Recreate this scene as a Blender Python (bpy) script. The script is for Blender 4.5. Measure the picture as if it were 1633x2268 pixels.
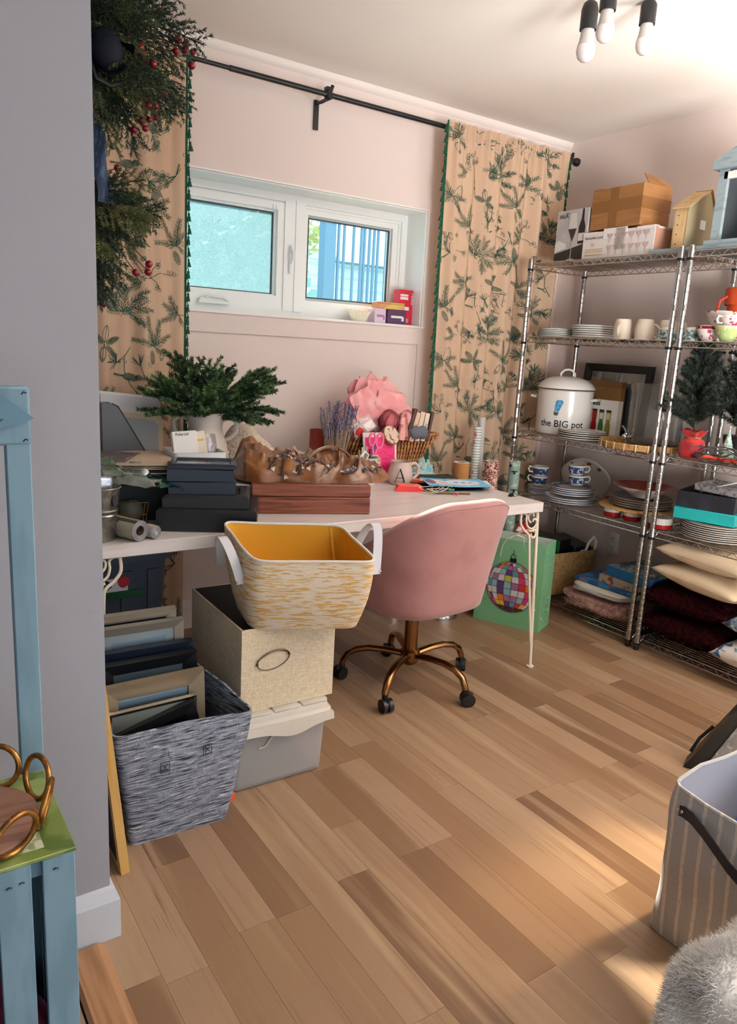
import bpy, bmesh, math, random
import numpy as np
from mathutils import Vector, Matrix, noise, Euler

for _o in list(bpy.data.objects):
    bpy.data.objects.remove(_o)
SC = bpy.context.scene
COL = SC.collection
PI = math.pi
RND = random.Random(7)

# ---------------------------------------------------------------- camera
CAM_H = 1.335
_yaw, _pitch, _roll = math.radians(34.645), math.radians(12.426), math.radians(-3.236)
_f = Vector((math.sin(_yaw) * math.cos(_pitch), math.cos(_yaw) * math.cos(_pitch), -math.sin(_pitch)))
_r = Vector((math.cos(_yaw), -math.sin(_yaw), 0))
_d = _f.cross(_r)
_r2 = _r * math.cos(_roll) + _d * math.sin(_roll)
_d2 = -_r * math.sin(_roll) + _d * math.cos(_roll)
cam_data = bpy.data.cameras.new('camera')
cam = bpy.data.objects.new('camera', cam_data)
COL.objects.link(cam)
cam.matrix_world = Matrix(((_r2.x, -_d2.x, -_f.x, 0), (_r2.y, -_d2.y, -_f.y, 0), (_r2.z, -_d2.z, -_f.z, CAM_H), (0, 0, 0, 1)))
cam_data.sensor_fit = 'HORIZONTAL'
cam_data.sensor_width = 36.0
cam_data.lens = 36.0 * 1661.5 / 1633.0
cam_data.clip_start = 0.03
SC.camera = cam

# ---------------------------------------------------------------- world, sun, window portal, added fill lamps
def lin(h):
    h = h.lstrip('#')
    o = []
    for i in (0, 2, 4):
        c = int(h[i:i + 2], 16) / 255.0
        o.append(c / 12.92 if c <= 0.04045 else ((c + 0.055) / 1.055) ** 2.4)
    return (o[0], o[1], o[2], 1.0)

world = bpy.data.worlds.new('sky')
SC.world = world
world.use_nodes = True
_bg = world.node_tree.nodes['Background']
_bg.inputs[0].default_value = (0.72, 0.90, 1.0, 1)
_bg.inputs[1].default_value = 3.0

sun_d = bpy.data.lights.new('sun', 'SUN')
sun = bpy.data.objects.new('sun', sun_d)
COL.objects.link(sun)
sun_d.energy = 34.0
sun_d.color = (1.0, 0.86, 0.68)
sun_d.angle = math.radians(1.6)
sun.rotation_euler = Vector((-0.22, -1.0, -0.69)).to_track_quat('-Z', 'Y').to_euler()

def area(name, loc, to, sx, sy, power, col):
    d = bpy.data.lights.new(name, 'AREA')
    d.shape = 'RECTANGLE'
    d.size, d.size_y = sx, sy
    d.energy, d.color = power, col
    o = bpy.data.objects.new(name, d)
    COL.objects.link(o)
    o.location = loc
    o.rotation_euler = (Vector(to) - Vector(loc)).to_track_quat('-Z', 'Y').to_euler()
    return o
# added fill lamps out of view: side and rear lift the ceiling, hall the jamb
_sd = area('side_ceiling_fill', (3.38, 0.15, 1.45), (2.75, 0.75, 3.2), 1.5, 0.9, 100, (1.0, 0.96, 0.92))
_sd.data.spread = math.radians(105)
_rd = area('rear_ceiling_fill', (1.30, -1.95, 0.85), (2.95, -0.70, 2.20), 1.7, 1.4, 250, (1.0, 0.96, 0.93))
_rd.data.spread = math.radians(100)
area('hall_fill', (-0.7, -2.12, 0.9), (-0.4, 1.0, 0.5), 1.1, 1.1, 9, (0.80, 0.89, 1.0))
# added warm spot that makes the bright patch on the floor
_sp = bpy.data.lights.new('floor_patch_spot', 'SPOT')
_so = bpy.data.objects.new('floor_patch_spot', _sp); COL.objects.link(_so)
_sp.energy, _sp.color, _sp.spot_size, _sp.spot_blend, _sp.shadow_soft_size = 1800, (1.0, 0.78, 0.48), math.radians(13), 1.0, 0.12
_so.location = (4.6, 0.70, 1.98)
_so.rotation_euler = (Vector((1.72, 1.02, 0)) - Vector(_so.location)).to_track_quat('-Z', 'Y').to_euler()
# daylight of the window over the desk (portal: guides sampling of the sky through the pane)
_p = area('window_portal', (1.795, 3.46, 1.73), (1.795, 0, 1.73), 1.3, 0.56, 1, (1, 1, 1))
_p.data.cycles.is_portal = True

SC.view_settings.view_transform = 'Standard'
SC.view_settings.look = 'None'
SC.view_settings.exposure = -0.38
SC.view_settings.gamma = 1.0
SC.view_settings.use_curve_mapping = False
SC.cycles.use_denoising = True
SC.cycles.max_bounces = 7
SC.cycles.use_adaptive_sampling = True
SC.cycles.adaptive_threshold = 0.03
SC.cycles.diffuse_bounces = 4
SC.cycles.transparent_max_bounces = 16
SC.cycles.caustics_reflective = False
SC.cycles.caustics_refractive = False
SC.cycles.sample_clamp_indirect = 6.0
SC.cycles.blur_glossy = 0.5

# ---------------------------------------------------------------- materials
MATS = {}
def pat(name, base, layers=(), rough=0.6, bump=None, metal=0.0, sheen=0.0, coat=0.0, spec=0.5, trans=0.0, alpha=1.0, ior=1.45, emis=None, world_co=False, rnd=0.0, sss=0.0):
    """Principled material; layers = (kind, (sx,sy,sz), colour, lo, hi[, detail]) mixed over the base in turn."""
    if name in MATS:
        return MATS[name]
    m = bpy.data.materials.new(name)
    m.use_nodes = True
    nt = m.node_tree
    N, L = nt.nodes, nt.links
    b = N['Principled BSDF']
    def setc(s, v):
        if s in b.inputs:
            b.inputs[s].default_value = v
    setc('Roughness', rough); setc('Metallic', metal); setc('Sheen Weight', sheen); setc('Coat Weight', coat)
    setc('Specular IOR Level', spec); setc('Transmission Weight', trans); setc('Alpha', alpha); setc('IOR', ior)
    if sss:
        setc('Subsurface Weight', sss); setc('Subsurface Radius', (0.01, 0.01, 0.01))
    col = lin(base) if isinstance(base, str) else base
    b.inputs['Base Color'].default_value = col
    co = None
    def coords():
        nonlocal co
        if co is None:
            if world_co:
                g = N.new('ShaderNodeNewGeometry'); co = g.outputs['Position']
            else:
                t = N.new('ShaderNodeTexCoord'); co = t.outputs['Object']
            if rnd:
                oi = N.new('ShaderNodeObjectInfo')
                ad = N.new('ShaderNodeVectorMath'); ad.operation = 'MULTIPLY_ADD'
                cb = N.new('ShaderNodeCombineXYZ')
                for i in range(3): L.new(oi.outputs['Random'], cb.inputs[i])
                L.new(cb.outputs[0], ad.inputs[0]); ad.inputs[1].default_value = (37.0, 53.0, 29.0)
                L.new(co, ad.inputs[2]); co = ad.outputs[0]
        return co
    def tex(kind, s, det):
        mp = N.new('ShaderNodeMapping')
        L.new(coords(), mp.inputs['Vector'])
        mp.inputs['Scale'].default_value = s
        if kind == 'noise':
            t = N.new('ShaderNodeTexNoise'); t.inputs['Scale'].default_value = 1; t.inputs['Detail'].default_value = det
            out = t.outputs['Fac']
        elif kind == 'vor':
            t = N.new('ShaderNodeTexVoronoi'); t.inputs['Scale'].default_value = 1
            out = t.outputs['Distance']
        elif kind == 'edge':
            t = N.new('ShaderNodeTexVoronoi'); t.feature = 'DISTANCE_TO_EDGE'; t.inputs['Scale'].default_value = 1
            out = t.outputs['Distance']
        else:
            t = N.new('ShaderNodeTexWave'); t.wave_type = 'BANDS'; t.bands_direction = kind[-1].upper()
            t.inputs['Scale'].default_value = 1; t.inputs['Distortion'].default_value = det; t.inputs['Detail'].default_value = 1
            out = t.outputs['Fac']
        L.new(mp.outputs[0], t.inputs['Vector'])
        return out
    cur = None
    if rnd and not layers:
        coords()
    for ly in layers:
        kind, s, c, lo, hi = ly[:5]
        det = ly[5] if len(ly) > 5 else 2
        if kind == 'rand':
            oi = N.new('ShaderNodeObjectInfo'); out = oi.outputs['Random']
        else:
            out = tex(kind, s, det)
        rg = N.new('ShaderNodeMapRange'); rg.inputs[1].default_value = lo; rg.inputs[2].default_value = hi
        rg.interpolation_type = 'SMOOTHSTEP' if lo < hi else 'LINEAR'
        L.new(out, rg.inputs[0])
        mx = N.new('ShaderNodeMix'); mx.data_type = 'RGBA'
        L.new(rg.outputs[0], mx.inputs[0])
        if cur is None: mx.inputs[6].default_value = col
        else: L.new(cur, mx.inputs[6])
        mx.inputs[7].default_value = lin(c)
        cur = mx.outputs[2]
    if cur is not None:
        L.new(cur, b.inputs['Base Color'])
    if bump:
        kind, s, st = bump[:3]
        out = tex(kind, s, bump[3] if len(bump) > 3 else 2)
        bp = N.new('ShaderNodeBump'); bp.inputs['Strength'].default_value = st; bp.inputs['Distance'].default_value = 0.004
        L.new(out, bp.inputs['Height']); L.new(bp.outputs[0], b.inputs['Normal'])
    if emis:
        b.inputs['Emission Color'].default_value = lin(emis[0]); b.inputs['Emission Strength'].default_value = emis[1]
    MATS[name] = m
    return m

def glass_mat(name, tint='#ffffff', gloss=0.12, haze=0.0, haze_col='#dff4ff', rough=0.03, layers=None):
    """Clear sheet: transparent + a little gloss + optional haze for dirt or added brightness (translucent)."""
    if name in MATS:
        return MATS[name]
    m = bpy.data.materials.new(name); m.use_nodes = True
    nt = m.node_tree; N, L = nt.nodes, nt.links
    N.remove(N['Principled BSDF'])
    out = N['Material Output']
    tr = N.new('ShaderNodeBsdfTransparent'); tr.inputs[0].default_value = lin(tint)
    gl = N.new('ShaderNodeBsdfGlossy'); gl.inputs['Roughness'].default_value = rough
    fr = N.new('ShaderNodeLayerWeight'); fr.inputs[0].default_value = gloss
    mx = N.new('ShaderNodeMixShader'); L.new(fr.outputs['Facing' if gloss > 0.4 else 'Fresnel'], mx.inputs[0])
    L.new(tr.outputs[0], mx.inputs[1]); L.new(gl.outputs[0], mx.inputs[2])
    cur = mx.outputs[0]
    if haze:
        tl = N.new('ShaderNodeBsdfTranslucent'); tl.inputs[0].default_value = lin(haze_col)
        df = N.new('ShaderNodeBsdfDiffuse'); df.inputs[0].default_value = lin(haze_col)
        m0 = N.new('ShaderNodeMixShader'); m0.inputs[0].default_value = 0.25
        L.new(tl.outputs[0], m0.inputs[1]); L.new(df.outputs[0], m0.inputs[2])
        m2 = N.new('ShaderNodeMixShader')
        tc = N.new('ShaderNodeTexCoord'); nz = N.new('ShaderNodeTexNoise'); nz.inputs['Scale'].default_value = 260; nz.inputs['Detail'].default_value = 6
        L.new(tc.outputs['Object'], nz.inputs['Vector'])
        rg = N.new('ShaderNodeMapRange'); rg.inputs[1].default_value = 0.3; rg.inputs[2].default_value = 0.7
        rg.inputs[3].default_value = haze * 0.8; rg.inputs[4].default_value = min(1, haze * 1.15)
        L.new(nz.outputs['Fac'], rg.inputs[0]); L.new(rg.outputs[0], m2.inputs[0])
        L.new(cur, m2.inputs[1]); L.new(m0.outputs[0], m2.inputs[2]); cur = m2.outputs[0]
    L.new(cur, out.inputs[0])
    MATS[name] = m
    return m

# ---------------------------------------------------------------- mesh helpers
class MB:
    def __init__(self):
        self.v, self.f, self.mi, self.cur = [], [], [], 0
        self.M = Matrix()
    def add(self, vs, fs):
        o = len(self.v)
        M = self.M
        self.v += [tuple(M @ Vector(p)) for p in vs]
        self.f += [tuple(i + o for i in f) for f in fs]
        self.mi += [self.cur] * len(fs)
        return self
    def box(self, c, s, rz=0, rx=0, ry=0):
        x, y, z = s[0] / 2, s[1] / 2, s[2] / 2
        R = Matrix.Translation(c) @ Euler((rx, ry, rz)).to_matrix().to_4x4()
        vs = [R @ Vector(p) for p in ((-x, -y, -z), (x, -y, -z), (x, y, -z), (-x, y, -z), (-x, -y, z), (x, -y, z), (x, y, z), (-x, y, z))]
        return self.add(vs, [(0, 3, 2, 1), (4, 5, 6, 7), (0, 1, 5, 4), (1, 2, 6, 5), (2, 3, 7, 6), (3, 0, 4, 7)])
    def bb(self, x0, x1, y0, y1, z0, z1):
        return self.box(((x0 + x1) / 2, (y0 + y1) / 2, (z0 + z1) / 2), (x1 - x0, y1 - y0, z1 - z0))
    def rbox(self, c, s, r=0.01, seg=2, rz=0, rx=0, ry=0):
        bm = bmesh.new()
        bmesh.ops.create_cube(bm, size=1.0)
        for q in bm.verts: q.co = Vector((q.co.x * s[0], q.co.y * s[1], q.co.z * s[2]))
        bmesh.ops.bevel(bm, geom=list(bm.edges), offset=min(r, min(s) * 0.49), segments=seg, profile=0.5, affect='EDGES')
        R = Matrix.Translation(c) @ Euler((rx, ry, rz)).to_matrix().to_4x4()
        bm.verts.index_update()
        self.add([R @ q.co for q in bm.verts], [[q.index for q in f.verts] for f in bm.faces])
        bm.free()
        return self
    def hexa(self, b, t):
        """Box from four bottom and four top corners (counter-clockwise seen from above)."""
        return self.add(list(b) + list(t), [(3, 2, 1, 0), (4, 5, 6, 7), (0, 1, 5, 4), (1, 2, 6, 5), (2, 3, 7, 6), (3, 0, 4, 7)])
    def rings(self, rings, cap0=True, cap1=True, closed=True):
        n = len(rings[0]); vs = [p for r in rings for p in r]; fs = []
        for i in range(len(rings) - 1):
            for j in range(n if closed else n - 1):
                a, b = i * n + j, i * n + (j + 1) % n
                fs.append((a, b, b + n, a + n))
        if cap0: fs.append(tuple(range(n - 1, -1, -1)))
        if cap1: fs.append(tuple((len(rings) - 1) * n + j for j in range(n)))
        return self.add(vs, fs)
    def tube(self, pts, r, n=8, caps=True, closed=False):
        pts = [Vector(p) for p in pts]
        m = len(pts)
        rr = r if isinstance(r, (list, tuple)) else [r] * m
        up = None; out = []
        for i in range(m):
            if closed: t = pts[(i + 1) % m] - pts[i - 1]
            else: t = pts[min(i + 1, m - 1)] - pts[max(i - 1, 0)]
            t.normalize()
            if up is None:
                up = Vector((0, 0, 1)) if abs(t.z) < 0.9 else Vector((1, 0, 0))
            a = t.cross(up)
            if a.length < 1e-6: a = t.orthogonal()
            a.normalize(); b = a.cross(t); b.normalize(); up = b
            out.append([pts[i] + (a * math.cos(2 * PI * k / n) + b * math.sin(2 * PI * k / n)) * rr[i] for k in range(n)])
        if closed:
            out.append(out[0]); return self.rings(out, False, False)
        return self.rings(out, caps, caps)
    def cyl(self, p0, p1, r0, r1=None, n=16, caps=True):
        return self.tube([p0, p1], [r0, r0 if r1 is None else r1], n, caps)
    def lathe(self, prof, n=32, c=(0, 0, 0), cap0=False, cap1=False, a0=0, sx=1, sy=1):
        rg = [[(c[0] + r * sx * math.cos(2 * PI * k / n + a0), c[1] + r * sy * math.sin(2 * PI * k / n + a0), c[2] + z) for k in range(n)] for r, z in prof]
        return self.rings(rg, cap0, cap1)
    def grid(self, fn, nu, nv, wrap_u=False):
        vs = [fn(i / nu, j / nv) for j in range(nv + 1) for i in range(nu if wrap_u else nu + 1)]
        w = nu if wrap_u else nu + 1; fs = []
        for j in range(nv):
            for i in range(nu):
                a = j * w + i; b = j * w + (i + 1) % w
                fs.append((a, b, b + w, a + w))
        return self.add(vs, fs)
    def poly(self, pts, z0, z1):
        """Extruded outline in local xy."""
        n = len(pts)
        vs = [(p[0], p[1], z0) for p in pts] + [(p[0], p[1], z1) for p in pts]
        fs = [tuple(range(n - 1, -1, -1)), tuple(range(n, 2 * n))] + [(i, (i + 1) % n, n + (i + 1) % n, n + i) for i in range(n)]
        return self.add(vs, fs)
    def flat(self, pts):
        return self.add(pts, [tuple(range(len(pts)))])
    def ball(self, c, r, n=10, m=6, s=(1, 1, 1)):
        rg = []
        for j in range(m + 1):
            a = -PI / 2 + PI * j / m
            q = max(math.cos(a), 1e-4)
            rg.append([(c[0] + r * s[0] * q * math.cos(2 * PI * k / n), c[1] + r * s[1] * q * math.sin(2 * PI * k / n), c[2] + r * s[2] * math.sin(a)) for k in range(n)])
        return self.rings(rg, False, False)
    def mesh(self, name, mats, smooth=40):
        me = bpy.data.meshes.new(name)
        me.from_pydata(self.v, [], self.f)
        if not isinstance(mats, (list, tuple)): mats = [mats]
        for m in mats: me.materials.append(m)
        if len(mats) > 1: me.polygons.foreach_set('material_index', self.mi)
        if smooth:
            me.polygons.foreach_set('use_smooth', [True] * len(me.polygons))
            if smooth < 180: me.set_sharp_from_angle(angle=math.radians(smooth))
        me.update()
        return me
    def build(self, name, mats, parent=None, smooth=40, kind=None, label=None):
        o = bpy.data.objects.new(name, self.mesh(name, mats, smooth))
        COL.objects.link(o)
        if parent is not None: o.parent = parent
        if kind: o['kind'] = kind
        if label: o['label'] = label
        return o

def tag(o, label, cat, group=None):
    o['label'] = label; o['category'] = cat
    if group: o['group'] = group
    return o
def thing(name, label, cat, loc=(0, 0, 0), rz=0.0, group=None, rx=0.0, ry=0.0):
    o = bpy.data.objects.new(name, None)
    o.empty_display_size = 0.05
    COL.objects.link(o)
    o.location = loc
    o.rotation_euler = (rx, ry, rz)
    return tag(o, label, cat, group)
def inst(name, me, parent=None, loc=(0, 0, 0), rz=0.0, scale=None, rot=None):
    o = bpy.data.objects.new(name, me); COL.objects.link(o)
    if parent is not None: o.parent = parent
    o.location = loc
    o.rotation_euler = rot if rot else (0, 0, rz)
    if scale: o.scale = scale
    return o
def dup(root, loc, rz=0.0, label=None, group=None):
    r = root.copy(); COL.objects.link(r); r.location = loc; r.rotation_euler[2] = rz
    if label: r['label'] = label
    if group: r['group'] = group
    for ch in list(root.children):
        c = ch.copy(); COL.objects.link(c); c.parent = r
        for g in list(ch.children):
            d = g.copy(); COL.objects.link(d); d.parent = c
    return r
def struct(name, mb, m, parent=None, smooth=0):
    o = mb.build(name, m, parent, smooth)
    if parent is None: o['kind'] = 'structure'
    return o
def text(s, size, m, parent, loc, rot, name='lettering', depth=0.0004, align='LEFT', sx=1.0, shear=0.0, spacing=1.0, bold=0.0):
    c = bpy.data.curves.new('txt', 'FONT'); c.body = s; c.size = size; c.align_x = align; c.extrude = depth
    c.shear = shear; c.space_character = spacing; c.offset = bold; c.resolution_u = 3
    t = bpy.data.objects.new('txt', c); COL.objects.link(t)
    dg = bpy.context.evaluated_depsgraph_get()
    me = bpy.data.meshes.new_from_object(t.evaluated_get(dg))
    bpy.data.objects.remove(t); bpy.data.curves.remove(c)
    me.materials.clear(); me.materials.append(m)
    o = inst(name, me, parent, loc, rot=rot); o.scale = (sx, 1, 1)
    return o
def nz(x, y=0.0, z=0.0):
    return noise.noise(Vector((x, y, z)))
def hang(o, loc=None, rz=None):
    if loc is not None: o.location = loc
    if rz is not None: o.rotation_euler[2] = rz
    return o
# rounded rectangle outline, counter-clockwise
def rrect(w, d, r, n=4, cx=0, cy=0):
    out = []
    for (sx, sy, a0) in ((1, 1, 0), (-1, 1, PI / 2), (-1, -1, PI), (1, -1, 1.5 * PI)):
        for k in range(n + 1):
            a = a0 + PI / 2 * k / n
            out.append((cx + sx * (w / 2 - r) + r * math.cos(a), cy + sy * (d / 2 - r) + r * math.sin(a)))
    return out
# ================================================================ SETTING
XL, XR, YB, ZC = 0.39, 3.46, 3.20, 2.515
YN = -2.2
XH = -1.6
m_wall = pat('wall_paint', '#e3d4cd', [], rough=0.75, spec=0.3, bump=('noise', (160, 160, 160), 0.04))
m_wall_hall = pat('hall_paint_shaded', '#98989e', rough=0.6, spec=0.3, bump=('noise', (120, 120, 120), 0.05))  # grey paint, darkened further to stand in for shade on the wall end
m_ceil = pat('ceiling_paint', '#f0e9e1', rough=0.85, spec=0.2)
m_trim = pat('trim_paint', '#eadfd8', rough=0.45)
m_white = pat('white_vinyl', '#eef0ee', rough=0.35)
m_plank = pat('oak_plank', '#87694f', [('rand', (1, 1, 1), '#6c503b', 0.58, 1.0), ('rand', (1, 1, 1), '#9c8067', 0.45, 0.0),
        ('noise', (55, 2.2, 1), '#7f5f47', 0.54, 0.78, 4), ('noise', (16, 0.9, 1), '#a58a6e', 0.5, 0.75, 3), ('noise', (230, 5, 1), '#73543d', 0.62, 0.82, 2)],
        rough=0.33, spec=0.55, world_co=True, rnd=1.0, bump=('noise', (260, 6, 1), 0.05))
m_plank_hall = pat('hall_plank', '#9d8775', [('noise', (40, 2, 1), '#7f6a5a', 0.5, 0.75, 4), ('rand', (1, 1, 1), '#8d7866', 0.3, 0.9)], rough=0.45, world_co=True, rnd=1.0)
m_gap = pat('floor_gap', '#5b4433', rough=0.9)

# floor: oak strips running towards the window wall, end joints where the photo shows them
floor = struct('floor', MB().bb(0.345, XR, YN, YB, -0.06, -0.0105), m_gap)
_unit = MB().bb(-0.5, 0.5, -0.5, 0.5, -0.0095, 0.0).mesh('plank', m_plank, 0)
_J = {1: [1.30], 2: [1.66], 3: [1.353], 4: [1.35], 5: [0.954], 6: [1.384], 7: [1.574], 8: [0.908], 9: [1.378], 10: [1.92, 0.86], 11: [1.572],
      12: [2.05, 1.0], 13: [1.42], 14: [1.418], 15: [1.87, 1.398], 16: [1.87], 17: [1.404], 18: [1.826], 19: [2.28, 1.41], 20: [1.88], 21: [1.33], 22: [1.86],
      23: [1.83, 1.3], 24: [1.437], 25: [1.979], 26: [1.42], 27: [1.95]}
_w = 0.0952
_k = 0
while True:
    x0 = 0.449 + _w * (_k - 1); x1 = x0 + _w
    if x0 < 0.345: x0 = 0.347
    if x0 >= XR - 0.005: break
    x1 = min(x1, XR)
    js = list(_J.get(_k, [RND.uniform(1.2, 1.6)]))
    js.sort()
    while js[0] > -0.7: js.insert(0, js[0] - RND.choice((0.47, 0.62, 0.8, 0.95)))
    while js[-1] < YB - 0.35: js.append(js[-1] + RND.choice((0.47, 0.5, 0.75, 0.95)))
    ys = [-1.3] + [j for j in js if -1.1 < j < YB - 0.1] + [YB]
    for a, b in zip(ys[:-1], ys[1:]):
        o = inst('plank', _unit, floor, ((x0 + x1) / 2, (a + b) / 2, 0), scale=(x1 - x0 - 0.0007, b - a - 0.0007, 1))
    _k += 1
fh = struct('floor_hall', MB().bb(XH, 0.345, YN, 1.5, -0.06, -0.0105), m_gap)
_unit2 = MB().bb(-0.5, 0.5, -0.5, 0.5, -0.0095, -0.002).mesh('plank', m_plank_hall, 0)
for i in range(10):
    xa = 0.285 - 0.19 * i
    for a, b in ((-0.9 - 0.3 * (i % 3), 0.35 - 0.25 * (i % 2)), (0.35 - 0.25 * (i % 2), 1.5)):
        inst('plank', _unit2, fh, (xa - 0.095, (a + b) / 2, 0), scale=(0.188, b - a - 0.001, 1))
_s = MB(); _s.rings([[(0.288, y, 0.0), (0.296, y, 0.008), (0.352, y, 0.008), (0.37, y, 0.0)] for y in (-1.3, 1.475)])
struct('trim_1', _s, pat('threshold_oak', '#a57a58', [('noise', (60, 3, 10), '#86603f', 0.45, 0.7)], rough=0.5))

struct('ceiling', MB().bb(XH, XR + 0.1, YN - 0.1, YB + 0.2, ZC, ZC + 0.1), m_ceil)
# window wall, built around the opening
WX0, WX1, WZ0, WZ1 = 1.12, 2.47, 1.45, 2.017
wb = MB()
wb.bb(XL - 0.1, WX0, YB, YB + 0.2, -0.06, ZC); wb.bb(WX1, XR + 0.1, YB, YB + 0.2, -0.06, ZC)
wb.bb(WX0, WX1, YB, YB + 0.2, -0.06, WZ0); wb.bb(WX0, WX1, YB, YB + 0.2, WZ1, ZC)
struct('wall_back', wb, m_wall)
struct('wall_right', MB().bb(XR, XR + 0.1, YN, -0.65, -0.06, ZC).bb(XR, XR + 0.1, 0.95, YB, -0.06, ZC).bb(XR, XR + 0.1, -0.65, 0.95, -0.06, 0.98).bb(XR, XR + 0.1, -0.65, 0.95, 2.08, ZC), m_wall)
w2 = bpy.data.objects.new('added_side_window', None); COL.objects.link(w2); w2['kind'] = 'structure'  # unseen window opening, added to let the floor patch spot in
_f2 = MB()
for a_, b_, c_, d_ in ((-0.65, 0.95, 0.98, 1.02), (-0.65, 0.95, 2.04, 2.08), (-0.65, -0.61, 1.02, 2.04), (0.91, 0.95, 1.02, 2.04)): _f2.bb(XR + 0.04, XR + 0.09, a_, b_, c_, d_)
_f2.build('window_frame', m_white, w2, 0)
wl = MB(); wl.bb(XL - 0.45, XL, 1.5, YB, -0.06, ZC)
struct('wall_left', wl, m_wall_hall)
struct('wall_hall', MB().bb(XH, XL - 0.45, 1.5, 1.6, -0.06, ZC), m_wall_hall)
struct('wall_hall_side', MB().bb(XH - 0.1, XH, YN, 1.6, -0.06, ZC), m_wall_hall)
# rear wall behind the camera, with two openings added to let light in
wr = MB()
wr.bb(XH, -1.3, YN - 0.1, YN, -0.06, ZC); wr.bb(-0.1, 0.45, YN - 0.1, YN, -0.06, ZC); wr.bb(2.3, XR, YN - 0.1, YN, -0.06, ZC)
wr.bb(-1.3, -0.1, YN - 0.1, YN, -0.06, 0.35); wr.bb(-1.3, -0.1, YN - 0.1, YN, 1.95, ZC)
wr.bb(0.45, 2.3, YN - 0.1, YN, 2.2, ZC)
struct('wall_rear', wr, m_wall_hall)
# stub of wall between room and hall behind the camera
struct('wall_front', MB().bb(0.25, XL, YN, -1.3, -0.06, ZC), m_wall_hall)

# mouldings on the window wall
t = MB(); t.rings([[(x, YB, ZC - 0.034), (x, YB - 0.006, ZC - 0.032), (x, YB - 0.016, ZC - 0.014), (x, YB - 0.018, ZC)] for x in (XL, XR)])
struct('trim_2', t, m_trim, smooth=60)
t = MB(); t.bb(0.75, 2.56, YB - 0.010, YB, WZ1 + 0.006, 2.112); t.bb(0.75, 2.56, YB - 0.010, YB, 1.359, WZ0 - 0.004)
t.bb(WX1 - 0.013, 2.56, YB - 0.010, YB, 0.14, 1.359); t.bb(WX1 + 0.006, 2.56, YB - 0.010, YB, WZ0 - 0.004, WZ1 + 0.006)
struct('trim_3', t, m_wall)
t = MB(); t.bb(WX0 - 0.005, WX1 + 0.006, YB - 0.014, YB + 0.03, WZ1, WZ1 + 0.006); t.bb(WX1, WX1 + 0.006, YB - 0.014, YB, WZ0, WZ1); t.bb(WX0 - 0.005, WX1 + 0.012, YB - 0.018, YB + 0.15, WZ0 - 0.008, WZ0)
struct('trim_4', t, pat('casing_gloss', '#f4ece6', rough=0.35))
def base_prof(h=0.135, d=0.016):
    return [(0, 0), (d, 0), (d, h - 0.03), (d - 0.009, h - 0.004), (0, h)]
def baseboard(name, a, b, nrm, m=m_trim):
    g = MB(); g.rings([[(p[0] + nrm[0] * q, p[1] + nrm[1] * q, z) for q, z in base_prof()] for p in (a, b)])
    return struct(name, g, m)
baseboard('baseboard_back', (XL, YB), (XR, YB), (0, -1))
baseboard('baseboard_right', (XR, -1.3), (XR, YB), (-1, 0))
m_bbh = pat('hall_baseboard', '#cdd0d8', rough=0.4)
g = MB()
# wraps the end of the wall: along the hall face, then round the corner
g.rings([[(x if x < 0.2 else x + q, 1.5 - q, z) for q, z in base_prof(0.125, 0.018)] for x in (XL - 0.45, XL)])
g.rings([[(XL + q, y if y > 2 else y - q, z) for q, z in base_prof(0.125, 0.018)] for y in (1.5, YB)])
struct('baseboard_left', g, m_bbh)

# outlet on the right wall
ou = thing('wall_outlet', 'white double wall outlet low on the right wall behind the wire shelf', 'outlet', (XR, 2.576, 0.335), -PI / 2)
MB().rbox((0, -0.003, 0), (0.072, 0.006, 0.117), 0.003).build('cover_plate', m_white, ou)
for s in (-1, 1):
    sk = MB().rbox((0, -0.0075, s * 0.026), (0.034, 0.004, 0.038), 0.006, 3).build('socket', m_white, ou)
    h = MB(); h.box((-0.007, -0.0098, s * 0.026 + 0.004), (0.003, 0.001, 0.010)); h.box((0.007, -0.0098, s * 0.026 + 0.004), (0.003, 0.001, 0.008)); h.box((0, -0.0098, s * 0.026 - 0.010), (0.005, 0.001, 0.005))
    h.build('slot', pat('slot_dark', '#2a2522'), sk)

# ---------------------------------------------------------------- window
win = bpy.data.objects.new('window_1', None); COL.objects.link(win); win['kind'] = 'structure'
YF = 3.355
def frame(mb, x0, x1, z0, z1, w, y0, y1, wb=None):
    wb = wb or w
    mb.bb(x0, x1, y0, y1, z1 - w, z1); mb.bb(x0, x1, y0, y1, z0, z0 + wb)
    mb.bb(x0, x0 + w, y0, y1, z0 + wb, z1 - w); mb.bb(x1 - w, x1, y0, y1, z0 + wb, z1 - w)
rv = MB(); rv.bb(WX0, WX1, YB + 0.001, YF, WZ1 - 0.006, WZ1); rv.bb(WX1 - 0.006, WX1, YB + 0.001, YF, WZ0, WZ1 - 0.006); rv.bb(WX0, WX0 + 0.006, YB + 0.001, YF, WZ0, WZ1 - 0.006)
rv.build('reveal_lining', m_white, win, 0)
MB().bb(WX0, WX1, YB + 0.001, YF, WZ0, WZ0 + 0.004).build('window_sill', m_white, win, 0)
fr = MB(); frame(fr, WX0, WX1, WZ0, WZ1, 0.040, YF, YF + 0.07); frame(fr, WX0 + 0.038, WX1 - 0.038, WZ0 + 0.038, WZ1 - 0.038, 0.014, YF + 0.012, YF + 0.07)
fr.build('window_frame', m_white, win, 0)
MB().bb(1.744, 1.800, YF - 0.004, YF + 0.07, WZ0 + 0.03, WZ1 - 0.03).bb(1.800, 1.846, YF - 0.010, YF + 0.07, WZ0 + 0.03, WZ1 - 0.03).build('mullion', m_white, win, 0)
m_pane_l = glass_mat('pane_dirty', '#f4fafc', 0.1, haze=0.80, haze_col='#72909a')
m_pane_r = glass_mat('pane_clear', '#f6fbfd', 0.1, haze=0.08, haze_col='#37616e')
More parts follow.
